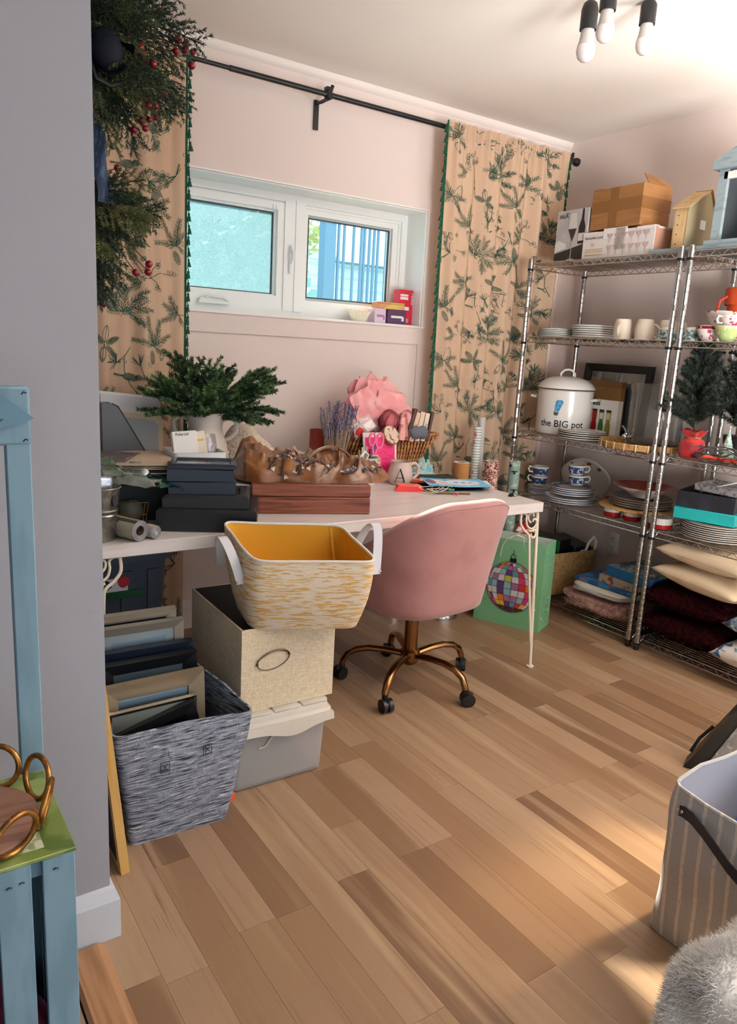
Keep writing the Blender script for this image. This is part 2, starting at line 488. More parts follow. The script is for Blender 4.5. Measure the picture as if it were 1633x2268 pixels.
m_gasket = pat('gasket', '#3b3f42', rough=0.6)
for (x0, x1, z0, z1, mp, dep) in ((1.172, 1.744, 1.49, 1.972, m_pane_l, 0.004), (1.846, 2.420, 1.49, 1.972, m_pane_r, 0.02)):
    sh = MB(); frame(sh, x0, x1, z0, z1, 0.034, YF + dep, YF + 0.065, 0.058 if dep < 0.01 else 0.05); frame(sh, x0 + 0.030, x1 - 0.030, z0 + 0.05, z1 - 0.030, 0.014, YF + dep + 0.02, YF + 0.06)
    s = sh.build('sash', m_white, win, 0)
    g = MB(); frame(g, x0 + 0.043, x1 - 0.043, z0 + 0.063, z1 - 0.043, 0.006, YF + 0.034, YF + 0.046)
    g.build('gasket', m_gasket, s, 0)
    MB().bb(x0 + 0.04, x1 - 0.04, YF + 0.038, YF + 0.042, z0 + 0.05, z1 - 0.035).build('pane', mp, s, 0)
# crank and latch
cr = MB(); cr.hexa([(1.31, YF - 0.030, 1.487), (1.46, YF - 0.030, 1.487), (1.46, YF, 1.487), (1.31, YF, 1.487)], [(1.325, YF - 0.016, 1.512), (1.445, YF - 0.016, 1.512), (1.445, YF, 1.512), (1.325, YF, 1.512)])
c1 = cr.build('crank_housing', m_white, win, 0)
MB().tube([(1.345, YF - 0.022, 1.512), (1.36, YF - 0.030, 1.524), (1.39, YF - 0.034, 1.516), (1.42, YF - 0.034, 1.520), (1.455, YF - 0.026, 1.502)], [0.005, 0.006, 0.005, 0.006, 0.004], 8).build('crank_handle', m_white, c1)
la = MB().rbox((1.775, YF - 0.010, 1.72), (0.014, 0.014, 0.13), 0.005).build('latch', m_white, win)
MB().tube([(1.775, YF - 0.016, 1.70), (1.779, YF - 0.034, 1.725), (1.777, YF - 0.034, 1.745), (1.775, YF - 0.016, 1.785)], 0.006, 8).build('latch_lever', m_white, la)
for x in (1.245, 1.69):
    MB().tube([(x - 0.008, YF - 0.002, 1.955), (x - 0.008, YF - 0.004, 1.925), (x + 0.008, YF - 0.004, 1.925), (x + 0.008, YF - 0.002, 1.955)], 0.002, 6).build('screen_clip', m_white, win)
# ================================================================ CURTAINS AND ROD
m_black = pat('black_metal', '#17181a', rough=0.35, spec=0.5)
rod = thing('curtain_rod', 'long black metal curtain rod with clamp bracket above the window', 'curtain rod', (0, 3.09, 2.39))
MB().cyl((0.46, 0, 0), (1.36, 0, 0), 0.009, n=12).cyl((1.34, 0, 0), (3.37, 0, 0), 0.0115, n=12).build('rod_tube', m_black, rod)
f = MB(); f.lathe([(0.001, 0), (0.014, 0.002), (0.019, 0.012), (0.022, 0.022), (0.022, 0.036), (0.015, 0.042), (0.001, 0.044)], 16)
fo = f.build('finial', m_black, rod); fo.location = (3.37, 0, 0); fo.rotation_euler = (0, PI / 2, 0)
for x, nm in ((1.80, 'wall_bracket'), (3.345, 'wall_bracket')):
    b = MB(); b.bb(x - 0.011, x + 0.011, 0.098, 0.1095, -0.122, 0.0); b.tube([(x, 0.102, -0.012), (x, 0.06, -0.016), (x, 0.0, -0.016)], 0.008, 8)
    b.lathe([(0.012, -0.016), (0.018, -0.016), (0.018, 0.016), (0.012, 0.016)], 14, (x, 0, 0))
    b.box((x, 0, 0.022), (0.03, 0.026, 0.014)); b.cyl((x + 0.012, 0, 0.02), (x + 0.02, 0, 0.04), 0.008, n=8)
    b.build(nm, m_black, rod)

def curtain_mat():
    m = bpy.data.materials.new('curtain_linen'); m.use_nodes = True
    nt = m.node_tree; N, L = nt.nodes, nt.links
    b = N['Principled BSDF']; b.inputs['Roughness'].default_value = 0.85; b.inputs['Specular IOR Level'].default_value = 0.1
    tc = N.new('ShaderNodeTexCoord'); mp = N.new('ShaderNodeMapping'); mp.inputs['Scale'].default_value = (300, 300, 12)
    L.new(tc.outputs['Object'], mp.inputs[0]); n1 = N.new('ShaderNodeTexNoise'); n1.inputs['Scale'].default_value = 1; L.new(mp.outputs[0], n1.inputs[0])
    mx = N.new('ShaderNodeMix'); mx.data_type = 'RGBA'; mx.inputs[6].default_value = lin('#dcbfa4'); mx.inputs[7].default_value = lin('#d0b196'); L.new(n1.outputs['Fac'], mx.inputs[0])
    L.new(mx.outputs[2], b.inputs['Base Color'])
    tl = N.new('ShaderNodeBsdfTranslucent'); tl.inputs[0].default_value = lin('#e3c29f')
    ms = N.new('ShaderNodeMixShader'); ms.inputs[0].default_value = 0.28
    L.new(b.outputs[0], ms.inputs[1]); L.new(tl.outputs[0], ms.inputs[2]); L.new(ms.outputs[0], N['Material Output'].inputs[0])
    return m
m_curt = curtain_mat()
m_print = pat('curtain_print', '#2f4a3e', [('noise', (90, 90, 90), '#57705f', 0.5, 0.65)], rough=0.9, spec=0.1)
m_tass = pat('tassel_green', '#0f5a3c', [('noise', (300, 300, 60), '#0a3d2a', 0.45, 0.6)], rough=0.8)

def strokes_tuft(r, R, n=26):
    out = []
    for k in range(n):
        a = r.uniform(-2.2, 2.2); l = R * r.uniform(0.6, 1.0)
        out.append(((0, 0), (l * math.sin(a), l * math.cos(a)), 0.0019))
    return out
def strokes_fir(r, Lg, bend=0.3, needle=0.017, side=(-1, 1), step=0.006):
    out = []; x = y = 0.0; a = 0.0; n = int(Lg / step); px, py = 0, 0
    for k in range(n):
        a += bend * step / Lg
        nx, ny = px + step * math.sin(a), py + step * math.cos(a)
        out.append(((px, py), (nx, ny), 0.0022))
        s = needle * (1 - 0.5 * k / n)
        for sd in side:
            aa = a + sd * r.uniform(0.6, 0.95)
            out.append(((nx, ny), (nx + s * math.sin(aa), ny + s * math.cos(aa)), 0.0021))
        px, py = nx, ny
    return out
def rot2(st, a, dx=0, dy=0, s=1):
    ca, sa = math.cos(a), math.sin(a)
    f = lambda p: (dx + s * (p[0] * ca + p[1] * sa), dy + s * (-p[0] * sa + p[1] * ca))
    return [(f(p), f(q), w) for p, q, w in st]
def strokes_curve(pts, w):
    return [(pts[i], pts[i + 1], w) for i in range(len(pts) - 1)]
def strokes_disc(cx, cy, rx, ry, ang=0, hatch=0.0045):
    out = []; y = -ry
    while y < ry:
        h = rx * math.sqrt(max(0, 1 - (y / ry) ** 2)); ca, sa = math.cos(ang), math.sin(ang)
        out.append(((cx - h * ca + y * sa, cy + h * sa + y * ca), (cx + h * ca + y * sa, cy - h * sa + y * ca), 0.0030)); y += hatch
    return out
def sprig(kind, r):
    st = []
    if kind == 0:      # fir spray with cones
        for a, l in ((-1.0, 0.075), (-0.35, 0.10), (0.3, 0.085), (0.95, 0.07), (2.4, 0.05)): st += rot2(strokes_fir(r, l, r.uniform(-0.4, 0.4)), a)
        st += strokes_disc(-0.012, -0.035, 0.009, 0.024); st += strokes_disc(0.022, -0.028, 0.009, 0.022, 0.3)
    elif kind == 1:    # branch with pine tufts and a bird
        st += strokes_curve([(-0.03, 0.10), (-0.035, 0.06), (-0.015, 0.02), (0.02, -0.01), (0.06, -0.03)], 0.003)
        for (x, y, a) in ((0.02, 0.06, 0.5), (0.075, -0.02, 0.9), (0.055, -0.055, 2.0), (-0.05, 0.035, -0.9), (0.03, -0.085, 2.6)): st += rot2(strokes_tuft(r, 0.038), a, x, y)
        st += strokes_disc(0.01, 0.012, 0.026, 0.013, -0.25, 0.0035); st += strokes_disc(0.033, 0.022, 0.010, 0.010, 0, 0.0035); st += [((-0.012, 0.006), (-0.045, -0.002), 0.006), ((0.043, 0.022), (0.052, 0.019), 0.003)]
    elif kind == 2:    # berry branch
        for k in range(9):
            a = r.uniform(-2.4, 2.4); l = r.uniform(0.04, 0.085)
            pts = [(0, 0), (0.45 * l * math.sin(a), 0.45 * l * math.cos(a)), (l * math.sin(a + 0.35), l * math.cos(a + 0.35))]
            st += strokes_curve(pts, 0.0022)
            for q in range(3):
                t = r.uniform(0.5, 1); cx, cy = pts[1][0] + (pts[2][0] - pts[1][0]) * t + r.uniform(-.01, .01), pts[1][1] + (pts[2][1] - pts[1][1]) * t + r.uniform(-.01, .01)
                rr = 0.0055
                st += strokes_curve([(cx + rr * math.cos(j * PI / 3), cy + rr * math.sin(j * PI / 3)) for j in range(7)], 0.0018)
        st += rot2(strokes_fir(r, 0.05), -1.3, -0.03, -0.01) + rot2(strokes_fir(r, 0.05), -2.2, -0.03, -0.01)
    elif kind == 3:    # cedar spray
        for a, l in ((-1.5, 0.07), (-0.8, 0.09), (-0.1, 0.085), (0.7, 0.095), (1.4, 0.08), (2.2, 0.07)):
            st += rot2(strokes_fir(r, l, r.uniform(-0.5, 0.5), 0.020, step=0.009), a)
            for q in (0.35, 0.6): st += rot2(rot2(strokes_fir(r, l * 0.45, 0, 0.012), 0.6), a, l * q * math.sin(a), l * q * math.cos(a))
        st += strokes_disc(0.0, 0.0, 0.018, 0.014)
    elif kind == 4:    # holly-like leaves
        for a in (-1.1, -0.2, 0.8, 1.9, 2.9):
            l = r.uniform(0.035, 0.06); cx, cy = 0.6 * l * math.sin(a), 0.6 * l * math.cos(a)
            st += strokes_disc(cx, cy, 0.010, l * 0.5, a, 0.004)
            st += [((0, 0), (1.15 * l * math.sin(a), 1.15 * l * math.cos(a)), 0.002)]
        st += strokes_curve([(0, 0), (0.03, -0.03), (0.065, -0.038)], 0.0028)
    else:              # pine cone on a twig
        st += strokes_disc(0.02, 0.02, 0.020, 0.034, 0.1, 0.0042)
        for a in (-1.5, -0.9, 1.3, 2.2, -2.4): st += rot2(strokes_fir(r, 0.06, 0.2, 0.018), a)
    return st

def make_curtain(label, S, W, H, n_edge, seed, edges, nu):
    t = thing('curtain', label, 'curtain')
    g = MB(); g.grid(S, nu, 60)
    cl = g.build('curtain_cloth', m_curt, t, 180)
    r = random.Random(seed)
    pm = MB()
    def P(x, z):      # x across the cloth, z measured down from the top edge
        u, v = x / W, z / H
        p = Vector(S(u, v)); e = 0.002
        a = Vector(S(min(u + e, 1), v)) - Vector(S(max(u - e, 0), v)); b = Vector(S(u, min(v + e, 1))) - Vector(S(u, max(v - e, 0)))
        n = a.cross(b).normalized()
        if n.y > 0: n = -n
        return p + n * 0.0014
    seq = [0, 1, 2, 3, 5, 4]; row = 0; z = 0.07
    while z < H - 0.05:
        x = 0.055 + (0.10 if row % 2 else 0.0); k = row * 2
        while x < W - 0.01:
            st = rot2(sprig(seq[k % 6], r), r.uniform(-0.5, 0.5), x + r.uniform(-.012, .012), 0, 1.22)
            for p, q, w in st:
                d = Vector((q[0] - p[0], q[1] - p[1]))
                if d.length < 1e-5: continue
                o = Vector((-d.y, d.x)).normalized() * w * 0.5
                cs = [(p[0] + o.x, z - p[1] - o.y), (q[0] + o.x, z - q[1] - o.y), (q[0] - o.x, z - q[1] + o.y), (p[0] - o.x, z - p[1] + o.y)]
                if min(c[0] for c in cs) < 0.004 or max(c[0] for c in cs) > W - 0.004 or min(c[1] for c in cs) < 0.004 or max(c[1] for c in cs) > H - 0.01: continue
                pm.flat([P(*c) for c in cs])
            x += 0.205; k += 1
        row += 1; z += 0.132
    pm.build('botanical_print', m_print, cl, 0, kind='stuff')
    tm = MB(); tm.tube([(0, 0, 0.006), (0.006, 0, 0.004), (0.009, 0, -0.006)], 0.0022, 5); tm.ball((0.009, 0, -0.011), 0.0055, 8, 5); tm.lathe([(0.0035, -0.014), (0.0065, -0.022), (0.0095, -0.038), (0.001, -0.037)], 8, (0.009, 0, 0))
    tme = tm.mesh('tassel', m_tass)
    for u, sgn, z0, z1 in edges:
        br = MB(); br.tube([Vector(S(u, v)) + Vector((sgn * 0.002, -0.002, 0)) for v in [z0 / H + (z1 - z0) / H * i / 60 for i in range(61)]], 0.0045, 6)
        tr = br.build('tassel_braid', m_tass, t)
        z = z0 + 0.02
        while z < z1:
            p = Vector(S(u, z / H)) + Vector((sgn * 0.004, -0.003, 0))
            o = inst('tassel', tme, tr, p); o.scale = (sgn * r.uniform(0.8, 1.15), 1, r.uniform(0.9, 1.15)); o.rotation_euler[1] = r.uniform(-0.15, 0.15)
            z += 0.044
    return t
H1 = 2.38
def S_right(u, v):
    W = 0.875; x = 2.452 + W * u + 0.045 * v * (1 - u) - 0.035 * v * u
    g = math.exp(-v * 18)
    fold = 0.026 * math.sin(2 * PI * (4.2 * u + 0.9 * u * u) + 0.9 + 0.5 * v) * min(1, 0.35 + u) + 0.010 * math.sin(2 * PI * 9.3 * u + 1.2 * v)
    y = 3.065 + fold * (1 - 0.45 * g) + 0.010 * g * math.sin(2 * PI * 26 * u) - 0.01
    return (x, y, 2.412 - v * H1)
make_curtain('cream curtain with green botanical print hanging right of the window', S_right, 0.875, H1, 40, 3, ((0.0, -1, 0.0, 1.72), (1.0, 1, 0.02, 0.38)), 190)
def S_left(u, v):
    W = 0.60; x = 0.548 + W * u - 0.012 * v * u
    fold = 0.030 * math.sin(2 * PI * (3.1 * u) + 2.4 + 0.6 * v) * (1 - 0.75 * u) + 0.006 * math.sin(2 * PI * 8 * u + v)
    return (x, 3.055 + fold + 0.006 * math.exp(-v * 18) * math.sin(2 * PI * 20 * u), 2.412 - v * H1)
make_curtain('cream curtain with green botanical print hanging left of the window behind the garland', S_left, 0.60, H1, 40, 11, ((1.0, 1, 0.0, 1.66),), 150)

# ================================================================ DESK
m_desk = pat('desk_laminate', '#dcd3cf', [('noise', (3, 40, 40), '#cbbfba', 0.48, 0.72, 4)], rough=0.32)
m_cream_iron = pat('cream_iron', '#e9dcc6', rough=0.4)
DZ = 0.727
desk = thing('desk', 'long white laminate desk with scrolled cream iron legs under the window', 'desk', (0, 0, 0))
MB().rbox(((0.45 + 2.405) / 2, (2.165 + 3.03) / 2, DZ - 0.0215), (2.405 - 0.45, 3.03 - 2.165, 0.043), 0.003, 1).build('desktop', m_desk, desk)
def desk_leg(x, y, sx, foot):
    g = MB()
    T = lambda p: (x + sx * p[0], y, DZ - 0.043 + p[1])
    g.tube([(x, y, DZ - 0.043), foot], 0.0075, 8)
    fx = (foot[0] - x) * sx; fy = foot[1] - y; H = DZ - 0.043
    def D(p):        # points follow the lean of the leg
        k = max(0, -p[1]) / H
        return (x + sx * (p[0] + fx * k), y + fy * k, H + p[1])
    def sp(pts, r=0.005):
        out = []
        for i in range(len(pts) - 1):
            p0, p1, p2, p3 = pts[max(i - 1, 0)], pts[i], pts[i + 1], pts[min(i + 2, len(pts) - 1)]
            for k in range(5):
                t = k / 5
                out.append(tuple(0.5 * ((2 * p1[j]) + (-p0[j] + p2[j]) * t + (2 * p0[j] - 5 * p1[j] + 4 * p2[j] - p3[j]) * t * t + (-p0[j] + 3 * p1[j] - 3 * p2[j] + p3[j]) * t ** 3) for j in range(2)))
        out.append(pts[-1])
        return [D(p) for p in out], r
    # outer rod running down to the foot
    g.tube(sp([(-0.098, -0.002), (-0.098, -0.045), (-0.075, -0.075), (-0.050, -0.095), (-0.042, -0.13), (-0.030, -0.3), (-0.004, -0.58)])[0], 0.0055, 7)
    s = MB()
    s.tube(sp([(-0.098, -0.004), (-0.080, -0.002), (-0.066, -0.012), (-0.066, -0.035), (-0.056, -0.060), (-0.030, -0.072), (-0.008, -0.060), (-0.004, -0.040), (-0.018, -0.030), (-0.028, -0.042)])[0], 0.0042, 7)
    s.tube(sp([(-0.040, -0.003), (-0.054, -0.012), (-0.052, -0.032), (-0.038, -0.045)])[0], 0.0038, 7)
    s.tube(sp([(-0.040, -0.003), (-0.026, -0.006), (-0.022, -0.020)])[0], 0.0038, 7)
    s.tube(sp([(-0.050, -0.078), (-0.030, -0.082), (-0.010, -0.078), (-0.006, -0.098), (-0.018, -0.112), (-0.032, -0.104), (-0.034, -0.092)])[0], 0.0042, 7)
    s2 = s
    g.lathe([(0.001, 0), (0.016, 0), (0.017, 0.006), (0.008, 0.009)], 14, (foot[0], foot[1], 0))
    o = g.build('leg', m_cream_iron, desk)
    s2.build('scroll', m_cream_iron, o)
desk_leg(2.392, 2.185, 1, (2.370, 2.115, 0.004))
desk_leg(2.392, 2.985, 1, (2.370, 3.02, 0.004))
desk_leg(0.520, 2.185, -1, (0.535, 2.115, 0.004))
desk_leg(0.475, 2.985, -1, (0.49, 3.02, 0.004))

# ================================================================ CHAIR
m_velvet = pat('pink_velvet', '#a87875', [('noise', (7, 7, 7), '#9a6b69', 0.40, 0.70, 3)], rough=0.75, sheen=0.35, spec=0.2)
m_brass = pat('rose_gold_metal', '#86603c', rough=0.2, metal=1.0)
m_plastic = pat('black_plastic', '#121214', rough=0.4)
m_chrome = pat('chrome', '#c9c9c9', rough=0.14, metal=1.0)
chair = thing('office_chair', 'dusty pink velvet tub chair on a rose gold swivel base', 'chair', (1.787, 2.234, 0), math.radians(4))
def chair_sec(th):
    a = abs(th) / math.radians(125)
    k = max(0.0, min(1.0, (a - 0.14) / 0.72)); k = k * k * (3 - 2 * k)
    return 0.818 - 0.215 * k
def shell(u, v):
    th = math.radians(-125 + 250 * u)
    top = chair_sec(th)
    def rad(z):
        q = (z - 0.36) / 0.47
        return 0.232 + 0.064 * q
    # section: outside bottom, up, rim, inside down
    pts = [(0.12, 0.352), (0.20, 0.354), (0.232, 0.372)]
    for k in range(7): 
        z = 0.40 + (top - 0.028 - 0.40) * k / 6; pts.append((rad(z), z))
    R = rad(top); w = 0.036
    for k in range(1, 6):
        b = PI * k / 6; pts.append((R - w + w * math.cos(b), top - 0.028 + 0.028 * math.sin(b)))
    for k in range(5):
        z = top - 0.028 - (top - 0.028 - 0.42) * k / 4; pts.append((rad(z) - 2 * w + 0.01 * (k / 4), z))
    i = v * (len(pts) - 1); j = min(int(i), len(pts) - 2); f = i - j
    r = pts[j][0] * (1 - f) + pts[j + 1][0] * f; z = pts[j][1] * (1 - f) + pts[j + 1][1] * f
    sq = 1.0 + 0.10 * (math.sin(2 * th) ** 2)
    x = r * math.sin(th) * 1.08 * sq; y = -r * math.cos(th) * sq - 0.025 * max(0, (z - 0.4) / 0.4) * max(0, math.cos(th))
    return (x, y, z)
g = MB(); g.grid(shell, 56, 19)
for e in (0.0, 1.0):
    g.flat([shell(e, k / 19) for k in (range(20) if e == 0 else range(19, -1, -1))])
g.build('backrest_shell', m_velvet, chair, 60)
pp = MB(); pp.tube([Vector(shell(i / 56, 9.6 / 19)) + Vector((0, 0, 0.002)) for i in range(57)], 0.0026, 6)
pp.build('piping', m_velvet, chair)
MB().lathe([(0.02, 0.355), (0.20, 0.36), (0.235, 0.385), (0.245, 0.43), (0.235, 0.465), (0.19, 0.478), (0.02, 0.482)], 40, (0, 0.015, 0), True, True, sx=1.02, sy=1.04).build('seat', m_velvet, chair, 60)
MB().cyl((0, 0, 0.325), (0, 0, 0.356), 0.016, n=16).build('gas_piston', m_chrome, chair)
MB().cyl((0, 0, 0.318), (0, 0, 0.330), 0.031, n=20).build('collar', m_plastic, chair)
MB().cyl((0, 0, 0.13), (0, 0, 0.32), 0.0275, n=24).build('stem', m_brass, chair)
MB().lathe([(0.02, 0.085), (0.033, 0.095), (0.040, 0.12), (0.040, 0.145), (0.030, 0.155)], 24, (0, 0, 0), True, True).build('hub', m_brass, chair)
for a in (214, 286, 358, 70, 142):
    A = math.radians(a) - math.radians(4); c, s = math.cos(A), math.sin(A)
    pr = [(0.025, 0.128), (0.10, 0.138), (0.17, 0.140), (0.22, 0.130), (0.255, 0.108), (0.270, 0.078), (0.273, 0.066)]
    g = MB(); rg = []
    for i, (r, z) in enumerate(pr):
        w, h = 0.017 - 0.003 * i / 6, 0.013
        t = Vector((pr[min(i + 1, 6)][0] - pr[max(i - 1, 0)][0], pr[min(i + 1, 6)][1] - pr[max(i - 1, 0)][1])).normalized()
        nx, nzv = -t.y, t.x
        ring = []
        for k in range(10):
            q = 2 * PI * k / 10; cx, cy = w * math.cos(q), h * math.sin(q)
            rr = r + nx * cy; ring.append((rr * c - cx * s, rr * s + cx * c, z + nzv * cy))
        rg.append(ring)
    g.rings(rg); lg = g.build('leg', m_brass, chair)
    w = MB(); B = A + 0.9
    dx, dy = math.cos(B), math.sin(B)
    ct = Vector((0.273 * c, 0.273 * s, 0))
    w.cyl(ct + Vector((0, 0, 0.042)), ct + Vector((0, 0, 0.07)), 0.012, n=12)
    for e in (-1, 1):
        p = ct + Vector((-dy, dx, 0)) * 0.012 * e + Vector((dx, dy, 0)) * 0.012 + Vector((0, 0, 0.027))
        w.cyl(p - Vector((-dy, dx, 0)) * 0.009, p + Vector((-dy, dx, 0)) * 0.009, 0.0265, n=20)
    w.rbox(ct + Vector((dx, dy, 0)) * 0.01 + Vector((0, 0, 0.038)), (0.048, 0.014, 0.034), 0.006, 2, rz=B)
    w.build('caster', m_plastic, lg)

# ================================================================ WIRE SHELVING
SZ = (1.805, 1.432, 0.925, 0.580, 0.062)     # upper surface of each shelf
SX0, SX1 = 2.972, 3.420
m_wire = pat('chrome_wire', '#c4c0bb', rough=0.22, metal=1.0)
m_post = pat('chrome_post', '#b0aca8', rough=0.3, metal=1.0)
def zig(g, a, b, z0, z1, n, r=0.0022):
    a, b = Vector(a), Vector(b); pts = []
    for i in range(2 * n + 1):
        p = a.lerp(b, i / (2 * n)); p.z = z0 if i % 2 else z1; pts.append(p)
    g.tube(pts, r, 5)
post_prof = [(0.0125, 0.0)]
z = 0.03
while z < 1.80:
    post_prof += [(0.0125, z), (0.0118, z + 0.001), (0.0118, z + 0.003), (0.0125, z + 0.004)]; z += 0.0254
post_prof += [(0.0125, 1.822), (0.010, 1.826), (0.001, 1.827)]
_pm = MB().lathe(post_prof, 12).mesh('post', m_post, 30)
_cm = MB().lathe([(0.0125, 0), (0.0155, 0), (0.0155, 0.012), (0.0125, 0.012)], 12).mesh('collar', m_plastic, 30)
_sm = MB().lathe([(0.0125, 0), (0.0150, 0), (0.0140, 0.038), (0.0125, 0.038)], 12).mesh('sleeve', m_post, 30)
_fm = MB().lathe([(0.001, -0.004), (0.012, -0.004), (0.014, 0.006), (0.0128, 0.018)], 12, cap0=True).mesh('levelling_foot', m_plastic, 30)
def shelf_unit(label, y0, y1):
    t = thing('wire_shelf', label, 'shelf', (0, 0, 0.004), group='chrome wire shelving')
    xa, xb, ya, yb = SX0 + 0.013, SX1 - 0.013, y0 + 0.013, y1 - 0.013
    for x in (xa, xb):
        for y in (ya, yb):
            p = inst('post', _pm, t, (x, y, 0.0))
            inst('levelling_foot', _fm, p, (0, 0, 0))
            for s in SZ:
                inst('sleeve', _sm, p, (0, 0, s - 0.030)); inst('collar', _cm, p, (0, 0, s - 0.042))
    for s in SZ:
        e = MB(); zt, zb = s - 0.004, s - 0.030
        for (p, q, n) in (((xa, ya), (xa, yb), 16), ((xb, ya), (xb, yb), 16), ((xa, ya), (xb, ya), 8), ((xa, yb), (xb, yb), 8)):
            for zz in (zt, zb): e.tube([(p[0], p[1], zz), (q[0], q[1], zz)], 0.0030, 6)
            zig(e, (p[0], p[1], 0), (q[0], q[1], 0), zb, zt, n)
        o = e.build('shelf_frame', m_wire, t)
        d = MB(); n = 17
        for i in range(1, n): 
            x = xa + (xb - xa) * i / n; d.tube([(x, ya, s - 0.002), (x, yb, s - 0.002)], 0.0019, 5)
        for k in (0.25, 0.5, 0.75): y = ya + (yb - ya) * k; d.tube([(xa, y, s - 0.006), (xb, y, s - 0.006)], 0.003, 5)
        d.build('deck_wires', m_wire, o, kind='stuff')
    return t
shelf_unit('tall chrome wire shelf unit next to the curtain, with the big white pot', 2.056, 2.965)
shelf_unit('chrome wire shelf unit at the right picture edge, with the cushions and small pine tree', 1.115, 2.034)
# ================================================================ THINGS ON THE FLOOR
def rquad(c4, r, n=5):
    out = []
    c4 = [Vector(p) for p in c4]
    for i in range(4):
        p, a, b = c4[i], c4[i - 1], c4[(i + 1) % 4]
        p0 = p + (a - p).normalized() * r; p1 = p + (b - p).normalized() * r
        for k in range(n + 1):
            t = k / n; out.append(p0 * (1 - t) ** 2 + p * (2 * t * (1 - t)) + p1 * t * t)
        for t in (0.25, 0.5, 0.75): out.append(p1.lerp(b + (p - b).normalized() * r, t))
    return out
def tub(parent, b4, t4, r, wall, m_out, m_in, bulge=0.0, wob=0.0, seed=0, names=('basket_body', 'lining'), nv=10, rim=None):
    """Soft open container from bottom and rim corners (counter-clockwise from above)."""
    def ring(v, off):
        c4 = [Vector(a).lerp(Vector(b), v) for a, b in zip(b4, t4)]
        cen = sum(c4, Vector()) / 4
        o = []
        for i, p in enumerate(rquad(c4, r)):
            d = (p - cen); d.z = 0; d.normalize()
            q = p + d * (off + bulge * math.sin(PI * v) + wob * nz(p.x * 9 + seed, p.y * 9, v * 2.5) * min(1, v * 3))
            q.z += wob * 0.6 * nz(p.x * 6 + seed, p.y * 6, 7) * v
            o.append(q)
        return o
    g = MB(); g.rings([ring(k / nv, 0) for k in range(nv + 1)], True, False)
    body = g.build(names[0], m_out, parent, 50)
    g = MB(); rg = [ring(1.0, 0)] + [ring(1 - k / nv * 0.97, -wall) for k in range(nv + 1)]
    g.rings(rg, False, True)
    li = g.build(names[1], m_in, parent, 50)
    if rim:
        g = MB(); g.tube([p + Vector((0, 0, 0.001)) for p in ring(1.0, -wall / 2)], wall * 0.75, 6, closed=True); g.build('rim_binding', rim, parent)
    return body
def frame_thing(name, label, cat, w, h, bw, depth, m_fr, m_face, loc, rot, group=None, mat_col=None, bw2=0.0, art=None):
    """Picture frame standing in local xz, front facing -y, origin at bottom centre."""
    t = thing(name, label, cat, loc, group=group); t.rotation_euler = rot
    g = MB()
    o = [(-w / 2, 0), (w / 2, 0), (w / 2, h), (-w / 2, h)]
    i = [(-w / 2 + bw, bw), (w / 2 - bw, bw), (w / 2 - bw, h - bw), (-w / 2 + bw, h - bw)]
    vs = [(p[0], 0, p[1]) for p in o] + [(p[0] * 0.985, -depth, p[1] * 0.985 + h * 0.0075) for p in o] + [(p[0], -depth * 0.55, p[1]) for p in i]
    vs += [(p[0], 0, p[1]) for p in i]
    fs = []
    for k in range(4):
        j = (k + 1) % 4
        fs += [(k, j, 4 + j, 4 + k), (4 + k, 4 + j, 8 + j, 8 + k), (8 + k, 8 + j, 12 + j, 12 + k), (12 + k, 12 + j, j, k)]
    g.add(vs, fs); g.build('frame_moulding', m_fr, t, 0)
    MB().bb(-w / 2 + bw, w / 2 - bw, -0.004, -0.001, bw, h - bw).build('backing', mat_col or m_face, t, 0)
    if bw2:
        MB().bb(-w / 2 + bw + bw2, w / 2 - bw - bw2, -0.0046, -0.004, bw + bw2, h - bw - bw2).build('picture', art or m_face, t, 0)
    MB().bb(-w / 2 + bw, w / 2 - bw, -depth * 0.4, -depth * 0.4 + 0.001, bw, h - bw).build('glazing', glass_mat('frame_glass', '#f4f8fa', 0.35, rough=0.04), t, 0)
    return t
m_black_satin = pat('black_satin', '#131417', rough=0.35)
m_steel_frame = pat('pewter', '#938c82', rough=0.35, metal=0.6)
m_gold_edge = pat('champagne', '#8f7f69', rough=0.4, metal=0.5)
m_paper = pat('white_paper', '#e9e6e2', rough=0.8)
m_bluegrey = pat('mount_blue', '#b9c6d2', rough=0.7)
m_photo = pat('print_colour', '#c8d3dc', [('noise', (14, 14, 9), '#b34a3d', 0.58, 0.62), ('noise', (18, 18, 12), '#3d8db0', 0.58, 0.63)], rough=0.6)

# --- clear storage bin
m_frost = pat('frosted_plastic', '#dad8d8', rough=0.35, trans=0.25, alpha=0.70, ior=1.2)
m_lid = pat('lid_plastic', '#cfc7bb', rough=0.38)
bn = thing('storage_bin', 'frosted plastic storage bin with pale grey lid under the cream box', 'storage bin', (1.008, 2.08, 0.0), math.radians(-1.5))
g = MB(); rg = []
for z, s in ((0.0, 0.93), (0.004, 0.955), (0.02, 0.962), (0.19, 1.0), (0.205, 1.0), (0.205, 1.03), (0.215, 1.03)):
    rg.append([(x * s, y * s, z) for x, y in rrect(0.325, 0.46, 0.03)])
g.rings(rg, True, False); bd = g.build('bin_body', m_frost, bn, 50)
h = MB(); h.tube([(-0.075, -0.231, 0.135), (-0.055, -0.233, 0.138), (-0.035, -0.234, 0.165), (0.06, -0.236, 0.185), (0.14, -0.236, 0.186)], 0.0028, 6); h.build('moulded_rib', m_lid, bd)
g = MB(); rg = []
for z, s in ((0.196, 1.045), (0.205, 1.075), (0.216, 1.078), (0.222, 1.05), (0.224, 1.03), (0.243, 1.02), (0.247, 1.0)):
    rg.append([(x * s, y * s, z) for x, y in rrect(0.325, 0.46, 0.03)])
g.rings(rg, True, True); ld = g.build('lid', m_lid, bn, 50)
g = MB()
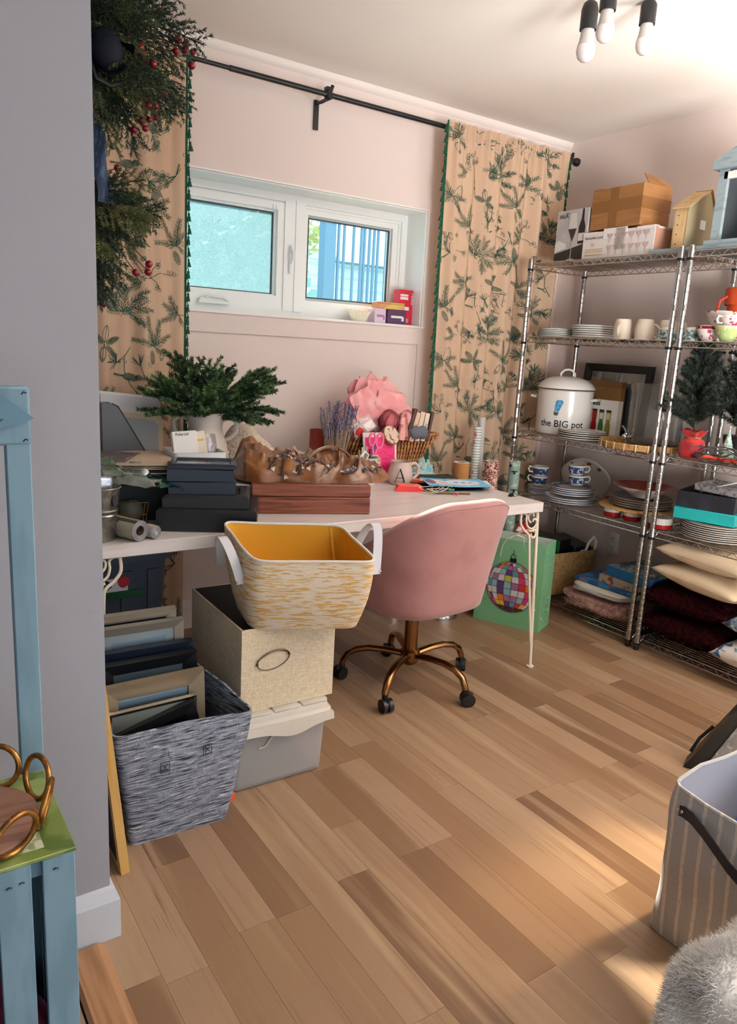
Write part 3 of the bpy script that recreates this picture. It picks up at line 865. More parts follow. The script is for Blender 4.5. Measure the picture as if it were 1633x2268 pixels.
def lipz(x): return 0.190 - 0.024 * math.exp(-((x - 0.03) / 0.07) ** 2)
for i in range(24):
    a, b = -0.17 + 0.34 * i / 24, -0.17 + 0.34 * (i + 1) / 24
    g.hexa([(a, -0.256, lipz(a)), (b, -0.256, lipz(b)), (b, -0.240, lipz(b)), (a, -0.240, lipz(a))], [(a, -0.252, 0.212), (b, -0.252, 0.212), (b, -0.236, 0.212), (a, -0.236, 0.212)])
g.build('lid_lip', m_lid, ld, 40)
g = MB()
for x in (-0.125, -0.03, 0.065): g.rbox((x + 0.045, -0.222, 0.247), (0.088, 0.030, 0.010), 0.004)
g.build('lid_rib', m_lid, ld)

# --- cream fabric box with ring handle
m_linen = pat('cream_linen', '#d8c8ac', [('noise', (420, 420, 60), '#c6b393', 0.45, 0.65), ('noise', (60, 60, 420), '#e3d6be', 0.5, 0.7)], rough=0.85, bump=('noise', (380, 380, 380), 0.2))
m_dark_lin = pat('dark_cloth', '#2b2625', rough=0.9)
cb = thing('fabric_box', 'tall cream linen storage box with a ring pull on the grey bin lid', 'box', (1.034, 2.075, 0.2525), math.radians(-1.5))
w, d, hh = 0.312, 0.42, 0.262
g = MB(); o = [(-w / 2, -d / 2), (w / 2, -d / 2), (w / 2, d / 2), (-w / 2, d / 2)]
ring = lambda z, s: [(x * s if abs(s - 1) > 1e-6 else x, y * (1 - (1 - s) * w / d) if abs(s - 1) > 1e-6 else y, z) for x, y in o]
g.rings([ring(0, 1), ring(hh, 1), ring(hh, 0.965)], True, False); g.build('box_body', m_linen, cb, 0)
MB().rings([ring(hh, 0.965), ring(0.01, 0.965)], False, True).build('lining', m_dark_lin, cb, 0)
m_bronze = pat('bronze_wire', '#5c5044', rough=0.3, metal=1.0)
rp = MB(); rp.tube([(0.053 * math.cos(2 * PI * k / 36), -d / 2 - 0.006 - 0.004 * math.sin(2 * PI * k / 36), 0.158 + 0.031 * math.sin(2 * PI * k / 36)) for k in range(36)], 0.0016, 6, closed=True)
rpo = rp.build('ring_pull', m_bronze, cb); rpo.rotation_euler = (0, math.radians(-10), 0); rpo.location = (-0.028, 0, 0.002)
rp2 = MB(); rp2.tube([(0.052 * math.cos(PI * k / 18), -d / 2 - 0.003, 0.158 + 0.022 * math.sin(PI * k / 18)) for k in range(19)], 0.0016, 6)
for s in (-1, 1): rp2.ball((s * 0.053, -d / 2 - 0.004, 0.158), 0.0045, 8, 5)
rpo2 = rp2.build('pull_mount', m_bronze, rpo)

# --- yellow lined fabric basket on top
m_yel_w = pat('yellow_weave', '#d8cbb6', [('noise', (22, 22, 190), '#c89a55', 0.50, 0.60, 3), ('noise', (14, 14, 240), '#cfa86a', 0.56, 0.66, 2)], rough=0.85, bump=('noise', (200, 200, 420), 0.15))
m_yel = pat('mustard_lining', '#d9a02c', rough=0.6)
m_strap = pat('grey_webbing', '#c7c6ca', rough=0.75)
yb = thing('fabric_basket', 'yellow and white woven basket with mustard lining on the cream box', 'basket')
B4 = [(0.900, 1.868, 0.5155), (1.190, 1.738, 0.5155), (1.285, 1.955, 0.5155), (0.950, 2.095, 0.5155)]
T4 = [(0.897, 1.853, 0.722), (1.228, 1.708, 0.720), (1.262, 1.975, 0.770), (0.918, 2.138, 0.772)]
tub(yb, B4, T4, 0.045, 0.006, m_yel_w, m_yel, bulge=0.016, wob=0.006, seed=2, rim=pat('rim_white', '#ddd6cb', rough=0.8))
def strap(parent, a, b, out, w=0.030, hgt=0.075, m=m_strap, name='handle', drop=0.03):
    a, b, out = Vector(a), Vector(b), Vector(out).normalized()
    c = []; n = 20
    for k in range(n + 1):
        t = k / n
        p = a.lerp(b, t) + Vector((0, 0, 1)) * (hgt * math.sin(PI * t) - drop * (abs(2 * t - 1) ** 4)) + out * (0.012 + 0.03 * math.sin(PI * t))
        c.append(p)
    ax = (b - a).normalized(); g = MB(); rg = []
    for k, p in enumerate(c):
        t = (c[min(k + 1, n)] - c[max(k - 1, 0)]).normalized(); nn = out; s = t.cross(nn).normalized(); nn = s.cross(t).normalized()
        rg.append([p + nn * 0.0015 + s * 0.0, p + nn * 0.0, p + s * 0, p])
    g = MB()
    vs = []; fs = []
    for k, p in enumerate(c):
        t = (c[min(k + 1, n)] - c[max(k - 1, 0)]).normalized()
        side = t.cross(Vector((t.y, -t.x, 0)) if abs(t.z) > 0.99 else out).normalized()
        wid = out if abs(t.z) < 0.5 else out
        wv = (out * 0.85 + side * 0.0).normalized()
        e = wv.cross(t).normalized() * 0.0013
        vs += [p - wv * w / 2 - e, p + wv * w / 2 - e, p + wv * w / 2 + e, p - wv * w / 2 + e]
    for k in range(n):
        for j in range(4):
            x = k * 4 + j; y = k * 4 + (j + 1) % 4; fs.append((x, y, y + 4, x + 4))
    fs += [(3, 2, 1, 0), (n * 4, n * 4 + 1, n * 4 + 2, n * 4 + 3)]
    g.add(vs, fs)
    o = g.build(name, m, parent, 60)
    rv = MB()
    for p in (c[0], c[-1]): rv.ball(p + Vector((0, 0, 0.008)) + out * (w / 2), 0.004, 8, 5)
    rv.build('rivet', m_chrome, o)
    return o
strap(yb, (0.895, 1.905, 0.675), (0.905, 2.075, 0.69), (-0.95, -0.1, 0), hgt=0.085)
strap(yb, (1.250, 1.77, 0.695), (1.272, 1.925, 0.725), (0.95, -0.1, 0), hgt=0.090)
t_ = MB(); t_.tube([(1.232, 2.0 - 0.012, 0.765), (1.245, 1.965, 0.60)], 0.006, 4); t_.build('lining_seam', pat('mustard_tape', '#e0a93c', rough=0.6), yb)

# --- grey tweed basket full of frames
m_tweed = pat('grey_tweed', '#888d9a', [('noise', (16, 16, 330), '#2a3040', 0.47, 0.60, 3), ('noise', (20, 20, 420), '#c6c9d0', 0.55, 0.66, 3), ('noise', (520, 520, 60), '#3a3f4c', 0.58, 0.72, 2)], rough=0.9, bump=('noise', (300, 300, 500), 0.25))
gb = thing('tweed_basket', 'grey blue tweed fabric basket holding picture frames', 'basket')
tub(gb, [(0.517, 1.772, 0.0), (0.790, 1.762, 0.0), (0.800, 2.01, 0.0), (0.530, 2.02, 0.0)],
    [(0.468, 1.742, 0.345), (0.858, 1.752, 0.322), (0.800, 2.045, 0.372), (0.485, 2.05, 0.372)], 0.022, 0.006, m_tweed, m_tweed, bulge=0.006, wob=0.012, seed=5)
m_orange_tag = pat('orange_tag', '#d8521e', rough=0.6)
MB().rbox((0.806, 1.772, 0.055), (0.020, 0.004, 0.024), 0.001, 1, rz=0.2).build('maker_tag', m_orange_tag, gb)
st = MB()
for x, z in ((0.600, 0.228), (0.718, 0.248)):
    y0 = 1.750 - 0.010
    for (a, b) in (((-.012, -.014), (.012, -.014)), ((.012, -.014), (.012, .014)), ((.012, .014), (-.012, .014)), ((-.012, .014), (-.012, -.014)), ((-.007, -.009), (.007, .009)), ((.007, -.009), (-.007, .009))):
        st.cyl((x + a[0], y0, z + a[1]), (x + b[0], y0, z + b[1]), 0.0011, n=5)
st.build('stitching', pat('navy_thread', '#1c2230'), gb)
lean = lambda a, rz=0: (math.radians(a), 0, math.radians(rz))
frame_thing('picture_frame', 'champagne picture frame with beaded gilt edge, foremost large frame in the tweed basket', 'picture frame', 0.285, 0.40, 0.045, 0.022, m_gold_edge, m_bluegrey, (0.612, 1.845, 0.03), lean(-4, 1))
frame_thing('picture_frame', 'small silver edged frame with cream mount leaning in front of the champagne frame', 'picture frame', 0.245, 0.35, 0.012, 0.012, m_chrome, pat('cream_mount', '#b5aa98', rough=0.7), (0.600, 1.817, 0.02), lean(-3, 2), bw2=0.045, art=pat('dark_print', '#574a47', [('noise', (25, 25, 25), '#8c3a34', 0.56, 0.62)], rough=0.4))
frame_thing('picture_frame', 'black frame lying slanted at the front of the tweed basket', 'picture frame', 0.23, 0.27, 0.03, 0.02, m_black_satin, m_black_satin, (0.66, 1.790, 0.075), (math.radians(-8), math.radians(-14), 0))
frame_thing('picture_frame', 'black box frame with pale mount behind the champagne frame', 'picture frame', 0.270, 0.435, 0.035, 0.03, m_black_satin, m_bluegrey, (0.625, 1.925, 0.02), lean(-4, -1))
frame_thing('picture_frame', 'dark navy frame between the black box frame and the silver frame', 'picture frame', 0.275, 0.455, 0.03, 0.02, pat('navy_lacquer', '#151d2b', rough=0.35), m_black_satin, (0.625, 1.962, 0.02), lean(-3, -2))
frame_thing('picture_frame', 'wide silver frame with blank pale print at the back of the tweed basket', 'picture frame', 0.255, 0.515, 0.028, 0.018, m_steel_frame, m_paper, (0.618, 1.995, 0.02), lean(-2, -2), bw2=0.022, art=pat('pale_print', '#c3ced8', [('wavez', (0, 0, 3.4), '#c3ced8', 0.2, 0.3, 0), ('noise', (30, 30, 30), '#c0504a', 0.62, 0.66)], rough=0.35))
frame_thing('picture_frame', 'plain silver frame rearmost in the tweed basket below the grey tote', 'picture frame', 0.25, 0.545, 0.028, 0.018, m_steel_frame, m_dark_lin, (0.605, 2.022, 0.02), lean(-1, -2))
bk = thing('small_box', 'matt black box tucked in the front corner of the tweed basket', 'box', (0.728, 1.83, 0.06), math.radians(8)); bk.rotation_euler[1] = math.radians(-16)
MB().rbox((0, 0, 0.10), (0.10, 0.05, 0.20), 0.003, 1).build('box_body', m_black_satin, bk)
MB().box((0.0, 0, 0.2015), (0.09, 0.04, 0.002)).build('box_lid', pat('black_card', '#1c1c1f', rough=0.6), bk)

# --- wooden edged canvas leaning on the left wall
cv = thing('leaning_canvas', 'pale wood edged canvas leaning beside the tweed basket', 'canvas', (0.486, 1.675, 0.002)); cv.rotation_euler = (0, math.radians(-5.5), 0)
g = MB(); g.bb(-0.022, 0, 0, 0.024, 0, 0.62); g.bb(-0.022, 0, 0.386, 0.41, 0, 0.62); g.bb(-0.022, 0, 0.024, 0.386, 0.596, 0.62); g.bb(-0.022, 0, 0.024, 0.386, 0, 0.024)
m_pine = pat('pale_pine', '#c79f5d', [('noise', (60, 60, 4), '#b98d4c', 0.45, 0.65, 3)], rough=0.5)
g.build('stretcher', m_pine, cv, 0)
MB().bb(-0.0225, -0.019, 0.024, 0.386, 0.024, 0.596).build('canvas_cloth', m_dark_lin, cv, 0)

# --- dark tote below the desk
m_tote = pat('slate_plastic', '#484d59', rough=0.45)
tt = thing('storage_tote', 'slate grey plastic tote with sticker under the left end of the desk', 'storage tote', (0.655, 2.70, 0.0))
def rr_ring(w, d, r, z): return [(x, y, z) for x, y in rrect(w, d, r)]
MB().rings([rr_ring(0.335, 0.44, 0.03, 0.0), rr_ring(0.405, 0.51, 0.03, 0.585), rr_ring(0.44, 0.545, 0.03, 0.587), rr_ring(0.44, 0.545, 0.03, 0.615)], True, True).build('tote_body', m_tote, tt)
g = MB()
for x in (-0.06, 0.06, 0.15):
    k = lambda z: -(0.22 + 0.035 * z / 0.585)
    g.hexa([(x - 0.02, k(0.05) - 0.006, 0.05), (x + 0.02, k(0.05) - 0.006, 0.05), (x + 0.02, k(0.05) + 0.01, 0.05), (x - 0.02, k(0.05) + 0.01, 0.05)], [(x - 0.02, k(0.55) - 0.006, 0.55), (x + 0.02, k(0.55) - 0.006, 0.55), (x + 0.02, k(0.55) + 0.01, 0.55), (x - 0.02, k(0.55) + 0.01, 0.55)])
g.build('moulded_rib', m_tote, tt, 0)
lb = MB(); lb.box((0.015, -0.2592, 0.508), (0.09, 0.002, 0.045)); so = lb.build('sticker', m_paper, tt, 0)
lb = MB(); lb.M = Matrix.Translation((0.045, -0.2606, 0.516)) @ Matrix.Rotation(PI / 2, 4, 'X'); lb.poly([(0.022 * math.cos(a) * (1.0 if a < PI else 0.8), 0.020 * math.sin(a)) for a in [k * PI / 8 for k in range(16)]], 0, 0.0006); lb.build('red_mark', pat('sticker_red', '#c2202a', rough=0.5), so, 0)
lb = MB(); lb.M = Matrix.Translation((-0.006, -0.2606, 0.51)) @ Matrix.Rotation(PI / 2, 4, 'X'); lb.poly([(0.013 * math.cos(a), 0.016 * math.sin(a) * (1 + 0.25 * math.cos(3 * a))) for a in [k * PI / 10 for k in range(20)]], 0, 0.0006); lb.build('black_mark', m_black_satin, so, 0)
MB().box((0.035, -0.2578, 0.470), (0.15, 0.002, 0.026)).build('green_tape', pat('green_tape', '#11502c', rough=0.5), tt, 0)
text('DECO', 0.022, m_black_satin, tt, (-0.03, -0.259, 0.462), (PI / 2, 0, 0))

# --- green gift bag with a mirror ball
m_gb = pat('gift_green', '#79b487', rough=0.45)
m_gb_in = pat('gift_inside', '#cfe3d2', rough=0.7)
# front face runs from (2.553,2.711) to (2.700,2.385); side face on to (2.88,2.43)
gbx = thing('gift_bag', 'green paper gift bag printed with a rainbow mirror ball', 'gift bag', (2.700, 2.385, 0.0), math.atan2(2.711 - 2.385, 2.553 - 2.700))
# local: +x along the front face, front normal is +y (towards camera-left); the bag body extends to -y
W, Dp, Hb = 0.345, 0.165, 0.445
g = MB(); g.hexa([(0, -Dp, 0), (W, -Dp, 0), (W, 0, 0), (0, 0, 0)], [(0.004, -Dp + 0.004, Hb), (W - 0.004, -Dp + 0.004, Hb), (W - 0.004, -0.004, Hb), (0.004, -0.004, Hb)])
g.f.pop(1); g.mi.pop(1); g.build('bag_body', m_gb, gbx, 0)
g = MB(); g.hexa([(0.004, -Dp + 0.004, 0.01), (W - 0.004, -Dp + 0.004, 0.01), (W - 0.004, -0.004, 0.01), (0.004, -0.004, 0.01)], [(0.006, -Dp + 0.006, Hb), (W - 0.006, -Dp + 0.006, Hb), (W - 0.006, -0.006, Hb), (0.006, -0.006, Hb)])
g.f.pop(1); g.mi.pop(1); g.build('bag_lining', m_gb_in, gbx, 0)
cols = ['#d43a78', '#e3b52e', '#5b3f78', '#8fb8c4', '#d9d6d2', '#e0812f', '#c4313a', '#4f9a9a', '#a46a94', '#b9b84a']
tm = [pat('tile_%d' % i, c, rough=0.5) for i, c in enumerate(cols)]
bl = MB(); rr = random.Random(4); R = 0.128; cx, cz = W * 0.46, 0.205; ny = 10
def ballpt(lat, lon): return (cx + R * math.cos(lat) * math.sin(lon), 0.0022, cz + R * math.sin(lat) * 1.0)
dk = MB(); dk.M = Matrix.Translation((cx, 0.0012, cz)) @ Matrix.Rotation(-PI / 2, 4, 'X'); dk.poly([(R * 1.02 * math.cos(k * PI / 24), R * 1.02 * math.sin(k * PI / 24)) for k in range(48)], -0.0003, 0.0006)
ballo = dk.build('mirror_ball_print', pat('ball_dark', '#3d2a2c', [('noise', (120, 120, 120), '#6b4a3e', 0.5, 0.6)], rough=0.5), gbx, 0)
for j in range(9):
    la0 = math.radians(-52 + 15.8 * j); la1 = la0 + math.radians(14.6)
    for i in range(10):
        lo0 = math.radians(-90 + 18 * i); lo1 = lo0 + math.radians(16.5)
        bl.cur = rr.randrange(len(cols))
        bl.flat([ballpt(la0, lo1), ballpt(la0, lo0), ballpt(min(la1, PI / 2), lo0), ballpt(min(la1, PI / 2), lo1)])
bl.build('mirror_tile_print', tm, ballo, 0)
cap = MB(); cap.bb(cx - 0.016, cx + 0.016, 0.0008, 0.0024, cz + R * 0.985, cz + R * 1.16); cap.tube([(cx + 0.012 * math.cos(k * PI / 8), 0.002, cz + R * 1.22 + 0.012 * math.sin(k * PI / 8)) for k in range(16)], 0.0016, 5, closed=True); cap.bb(cx - 0.0012, cx + 0.0012, 0.0006, 0.002, cz + R * 1.3, Hb - 0.05)
cap.build('cap_print', m_black_satin, ballo, 0)
cf = MB()
for k in range(70):
    cf.cur = rr.randrange(4)
    if k % 2: x, z, y = rr.uniform(0.02, W - 0.02), rr.uniform(0.02, Hb - 0.03), 0.0012
    else: x, z, y = -0.0012 + 0.004 * 0, rr.uniform(0.02, Hb - 0.04), -rr.uniform(0.02, Dp - 0.02)
    if k % 2 and (x - cx) ** 2 + (z - cz) ** 2 < (R * 1.1) ** 2: continue
    s = rr.uniform(0.003, 0.006); a = rr.uniform(0, 3)
    q = [(s * math.cos(a + e * PI / 2.5), s * math.sin(a + e * PI / 2.5)) for e in range(5)]
    if k % 2: cf.flat([(x - p[0], 0.0014, z + p[1]) for p in q])
    else: cf.flat([(-0.0015, y - p[0], z + p[1]) for p in q])
cf.build('confetti_print', [pat('conf_gold', '#c9a44e', rough=0.4, metal=0.4), pat('conf_dark', '#3b3d35'), pat('conf_white', '#e6efe4'), pat('conf_rust', '#b96a4a')], gbx, 0)
for y in (-0.006, -Dp + 0.006):
    hd = MB(); hd.tube([(W * 0.33, y, Hb - 0.03), (W * 0.34, y - 0.0, Hb + 0.02), (W * 0.42, y + 0.03, Hb + 0.035), (W * 0.55, y + 0.045, Hb + 0.01), (W * 0.62, y + 0.03, Hb - 0.03), (W * 0.66, y + 0.012, Hb - 0.09)], 0.003, 6)
    hd.build('cord_handle', pat('cream_cord', '#e5dfcd', rough=0.8), gbx)

# --- enamel tins under the desk behind the chair
m_enamel = pat('white_enamel', '#dedcd6', rough=0.3)
def tin(label, x, y, r, h):
    t = thing('metal_tin', label, 'tin', (x, y, 0))
    MB().lathe([(r * 0.98, 0.035), (r, 0.04), (r, h), (r * 0.96, h), (r * 0.96, 0.05)], 36).build('tin_body', m_enamel, t)
    MB().lathe([(0.001, 0), (r * 1.04, 0.0), (r * 1.05, 0.012), (r * 1.0, 0.02), (r * 1.03, 0.03), (r * 0.99, 0.042)], 36).build('base_band', m_chrome, t)
    return t
t = tin('large white tin with silver base band on the floor behind the chair', 2.425, 2.81, 0.088, 0.22)
g = MB(); g.M = Matrix.Translation((-0.045, -0.078, 0.145)) @ Matrix.Rotation(math.radians(-30), 4, 'Z') @ Matrix.Rotation(PI / 2, 4, 'X'); g.poly([(0, -0.02), (0.012, 0), (0, 0.02), (-0.012, 0)], -0.001, 0.001); g.build('dark_motif', m_black_satin, t, 0)
tin('small white tin beside the chair stem, half hidden by the large tin', 2.20, 2.93, 0.05, 0.16)

# --- heap behind the gift bag
m_red = pat('red_felt', '#a3141c', rough=0.85)
sk = thing('gift_stocking', 'red and white cloth gift lying behind the green gift bag', 'gift', (2.84, 2.68, 0.0), 0.3)
def lump(u, v):
    a = 2 * PI * u; b = -PI / 2 + PI * v
    r = 1 + 0.14 * nz(math.cos(a) * 2 + 3, math.sin(a) * 2, b * 2)
    return (0.085 * r * math.cos(b) * math.cos(a), 0.075 * r * math.cos(b) * math.sin(a), 0.24 + 0.24 * r * math.sin(b))
MB().grid(lump, 24, 14, True).build('cloth_bundle', pat('santa_cloth', '#a3141c', [('noise', (11, 11, 16), '#e6ddd5', 0.52, 0.56), ('noise', (19, 19, 19), '#7d0f16', 0.6, 0.66)], rough=0.85), sk, 180)
bt = thing('spray_bottle', 'white plastic bottle standing beside the red and white gift', 'bottle', (2.60, 2.945, 0.0))
MB().lathe([(0.001, 0), (0.030, 0), (0.032, 0.01), (0.032, 0.40), (0.026, 0.44), (0.013, 0.465), (0.013, 0.50), (0.001, 0.50)], 20).build('bottle_body', m_paper, bt)
MB().lathe([(0.015, 0.47), (0.016, 0.50), (0.014, 0.52), (0.001, 0.522)], 16).build('cap', m_white, bt)

# --- woven basket on the lowest shelf
m_straw = pat('seagrass', '#b9935f', [('noise', (260, 260, 30), '#8f6b40', 0.48, 0.62), ('noise', (40, 40, 300), '#cfae7c', 0.55, 0.7)], rough=0.8, bump=('wavez', (0, 0, 160), 0.5, 1))
wbk = thing('woven_basket', 'straw coloured woven basket of black boxes on the lowest wire shelf', 'basket', (3.185, 2.765, SZ[4] + 0.0055))
tub(wbk, [(-0.15, -0.13, 0), (0.15, -0.13, 0), (0.15, 0.13, 0), (-0.15, 0.13, 0)], [(-0.195, -0.165, 0.245), (0.20, -0.165, 0.235), (0.20, 0.165, 0.245), (-0.195, 0.165, 0.25)], 0.06, 0.008, m_straw, m_straw, wob=0.008, bulge=0.01, seed=3)
hd = MB(); hd.tube([(0.10, -0.14, 0.22), (0.105, -0.155, 0.28), (0.13, -0.165, 0.315), (0.16, -0.16, 0.28), (0.165, -0.15, 0.22)], 0.008, 6); hd.build('handle', m_paper, wbk)
for (lab, c, s, rz, rx) in (('black gift box with green ribbon lying in the straw basket', (3.12, 2.80, 0.31), (0.19, 0.26, 0.10), 0.15, 0.0), ('flat black box tilted over the straw basket edge', (3.28, 2.74, 0.295), (0.12, 0.22, 0.08), -0.1, 0.10)):
    b = thing('black_box', lab, 'box', c, rz); b.rotation_euler[0] = rx
    MB().rbox((0, 0, 0), s, 0.003, 1).build('box_body', m_black_satin, b)
    if 'ribbon' in lab:
        MB().box((-0.03, 0, 0), (0.028, s[1] + 0.002, s[2] + 0.002)).build('ribbon', pat('green_ribbon', '#14662b', rough=0.5), b, 0)
    else:
        MB().box((0.0, -s[1] / 2 - 0.001, 0.01), (0.03, 0.001, 0.02)).build('price_label', m_paper, b, 0)

# --- rolls of wrapping paper standing beside the desk
def paper_roll(label, x, y, r, h, m, rx=0, ry=0, z=0.001, nm='wrapping_roll'):
    t = thing(nm, label, 'paper roll', (x, y, z + r * abs(math.sin(ry) + 0) + r * abs(math.sin(rx)))); t.rotation_euler = (rx, ry, 0)
    MB().lathe([(r, 0), (r, h)], 24).build('paper_sheet', m, t)
    sp = MB()
    zz = h - 0.0005
    sp.lathe([(r, zz), (r * 0.8, zz), (r * 0.8, zz - 0.002), (r * 0.55, zz)], 24)
    sp.build('paper_layers', m_paper, t)
    MB().lathe([(r * 0.55, 0), (r * 0.55, h), (r * 0.45, h), (r * 0.45, 0)], 18).build('core', pat('roll_core', '#9b7a5c', rough=0.9), t)
    return t
m_leo = pat('leopard_paper', '#dcaea1', [('vor', (60, 60, 60), '#5e2d2d', 0.62, 0.52), ('vor', (60, 60, 60), '#dcaea1', 0.36, 0.30)], rough=0.5)
m_bee = pat('bee_paper', '#7f988d', [('noise', (40, 40, 40), '#a9b7ab', 0.55, 0.6), ('vor', (18, 18, 15), '#24221e', 0.16, 0.12)], rough=0.5)
m_strp = pat('striped_paper', '#e6ddd6', [('wavez', (0, 0, 22), '#8fa9a2', 0.55, 0.6, 0), ('noise', (30, 30, 25), '#cf6d77', 0.62, 0.65)], rough=0.5)
paper_roll('pink leopard print wrapping roll standing beside the desk end', 2.665, 2.775, 0.036, 0.80, m_leo)
r_ = paper_roll('grey green wrapping roll with bees standing nearest the shelf', 2.788, 2.735, 0.029, 0.80, m_bee)
bz = MB(); 
for zz, aa in ((0.745, -2.3), (0.65, -2.1)):
    c, s = math.cos(aa), math.sin(aa); bz.ball((0.0293 * c, 0.0293 * s, zz), 0.008, 8, 5, (0.7, 0.7, 1.4)); bz.ball((0.0293 * c + 0.01 * s, 0.0293 * s - 0.01 * c, zz + 0.006), 0.006, 8, 4, (1, 1, 0.5)); bz.ball((0.0293 * c - 0.01 * s, 0.0293 * s + 0.01 * c, zz + 0.006), 0.006, 8, 4, (1, 1, 0.5))
bz.build('bee_print', m_black_satin, r_)
paper_roll('striped wrapping roll leaning behind the leopard roll', 2.650, 2.875, 0.022, 0.965, m_strp, 0.0, -0.01)
paper_roll('plain grey wrapping roll leaning behind the leopard roll', 2.715, 2.90, 0.020, 1.01, pat('grey_paper', '#b9b4b0', rough=0.5), 0.0, -0.03)
paper_roll('short kraft paper roll standing behind the desk end', 2.535, 2.86, 0.042, 0.785, pat('kraft', '#b07b4a', rough=0.8))
# ================================================================ THINGS ON THE DESK
ZD = DZ + 0.0005
def bag_needles(mb, base, dirv, length, r, n_per=90, nl=0.022, spread=1.0, wd=0.0016, droop=0.15):
    """Twig with needles all round; returns points of the twig."""
    p = Vector(base); d = Vector(dirv).normalized(); n = max(4, int(length / 0.012)); pts = [p.copy()]
    for k in range(n):
        d = (d + Vector((r.uniform(-.05, .05), r.uniform(-.05, .05), -droop * 0.06 + r.uniform(-.03, .03)))).normalized()
        p = p + d * (length / n); pts.append(p.copy())
    for i in range(int(n_per * length / 0.1)):
        t = r.random() ** 0.9 * (len(pts) - 1); j = min(int(t), len(pts) - 2); q = pts[j].lerp(pts[j + 1], t - j); ax = (pts[j + 1] - pts[j]).normalized()
        o = ax.orthogonal().normalized(); a = r.uniform(0, 2 * PI); rad = o * math.cos(a) + ax.cross(o) * math.sin(a)
        nd = (ax * r.uniform(0.45, 1.0) + rad * spread).normalized(); l = nl * r.uniform(0.7, 1.1) * (1 - 0.35 * t / len(pts))
        sd = nd.cross(Vector((r.uniform(-1, 1), r.uniform(-1, 1), r.uniform(-1, 1)))).normalized() * wd * 0.5
        mb.add([q - sd, q + sd, q + nd * l + sd * 0.4, q + nd * l - sd * 0.4], [(0, 1, 2, 3)])
    return pts
m_needle = pat('fir_needle', '#41583a', [('noise', (30, 30, 30), '#6d8f4e', 0.45, 0.65), ('noise', (12, 12, 12), '#2c4030', 0.5, 0.65)], rough=0.65)
m_twig = pat('twig', '#4a3b28', rough=0.9)
m_ceramic = pat('cream_ceramic', '#d9cbbf', rough=0.25)

# vase of fir
vs = thing('vase', 'cream ceramic two handled jug holding fir branches', 'vase', (1.132, 2.80, ZD))
MB().lathe([(0.001, 0), (0.072, 0), (0.082, 0.01), (0.088, 0.08), (0.092, 0.15), (0.085, 0.20), (0.068, 0.245), (0.066, 0.27), (0.078, 0.315), (0.083, 0.322), (0.078, 0.324), (0.062, 0.28), (0.06, 0.25), (0.08, 0.19), (0.08, 0.02)], 40).build('vase_body', m_ceramic, vs)
for a in (-0.45, PI - 0.45):
    c, s = math.cos(a), math.sin(a)
    MB().tube([(0.068 * c, 0.068 * s, 0.295), (0.098 * c, 0.098 * s, 0.305), (0.122 * c, 0.122 * s, 0.285), (0.120 * c, 0.120 * s, 0.25), (0.10 * c, 0.10 * s, 0.225), (0.08 * c, 0.08 * s, 0.215)], [0.009, 0.010, 0.010, 0.010, 0.009, 0.008], 10).build('handle', m_ceramic, vs)
rl = MB()
for z in (0.12, 0.135, 0.15, 0.165):
    for k in range(40):
        a = 2 * PI * k / 40 + z * 30; rl.ball((0.0905 * math.cos(a), 0.0905 * math.sin(a), z), 0.004, 6, 4)
rl.build('beaded_relief', m_ceramic, vs, kind='stuff')
fir = thing('fir_branches', 'bunch of green fir branches standing in the cream jug', 'branches', (1.132, 2.80, ZD + 0.29))
rr = random.Random(21); nd_ = MB(); tw = MB()
tips = [(-0.27, -0.02, 0.06), (-0.24, 0.0, 0.15), (-0.18, -0.05, 0.22), (-0.10, 0.02, 0.24), (-0.03, -0.05, 0.22), (0.05, 0.0, 0.19), (0.12, -0.04, 0.20), (0.17, 0.0, 0.27), (0.22, -0.05, 0.24), (0.27, -0.05, 0.25), (0.29, -0.08, 0.13),
        (0.25, -0.10, 0.04), (0.14, -0.15, 0.02), (0.02, -0.16, 0.06), (-0.10, -0.15, 0.05), (-0.2, -0.12, 0.08), (-0.14, 0.08, 0.14), (0.08, 0.10, 0.16), (0.2, 0.08, 0.12), (0.0, -0.10, 0.15), (0.10, -0.10, 0.12), (-0.05, -0.13, 0.12), (0.17, -0.12, 0.10), (-0.15, -0.10, 0.15), (-0.22, -0.05, 0.20), (-0.06, -0.04, 0.27), (0.03, -0.03, 0.25), (0.09, 0.02, 0.23), (0.22, -0.02, 0.29), (0.25, -0.04, 0.20), (-0.13, -0.02, 0.28)]
for tp in tips:
    tp = Vector(tp) * 0.92; b0 = Vector((tp.x * 0.12, tp.y * 0.12, 0.0)); L_ = (tp - b0).length
    pts = bag_needles(nd_, b0, tp - b0 + Vector((0, 0, 0.06)), L_ * 1.02, rr, 230, 0.021, 0.9, 0.0030, droop=0.7)
    tw.tube(pts, 0.0018, 4)
    for f in (0.35, 0.5, 0.65, 0.8):
        q = pts[int(f * (len(pts) - 1))]; ax = (pts[-1] - pts[0]).normalized()
        for sg in (-1, 1):
            sd = ax.cross(Vector((0, 0, 1))); sd = sd.normalized() if sd.length > 0.1 else Vector((1, 0, 0))
            bag_needles(nd_, q, ax * 0.9 + sd * sg * 0.7 + Vector((0, 0, rr.uniform(-.15, .25))), L_ * (0.42 - 0.28 * f) + 0.03, rr, 230, 0.018, 0.8, 0.0030, droop=0.4)
nd_.build('needles', m_needle, fir, 0, kind='stuff'); tw.build('twigs', m_twig, fir)

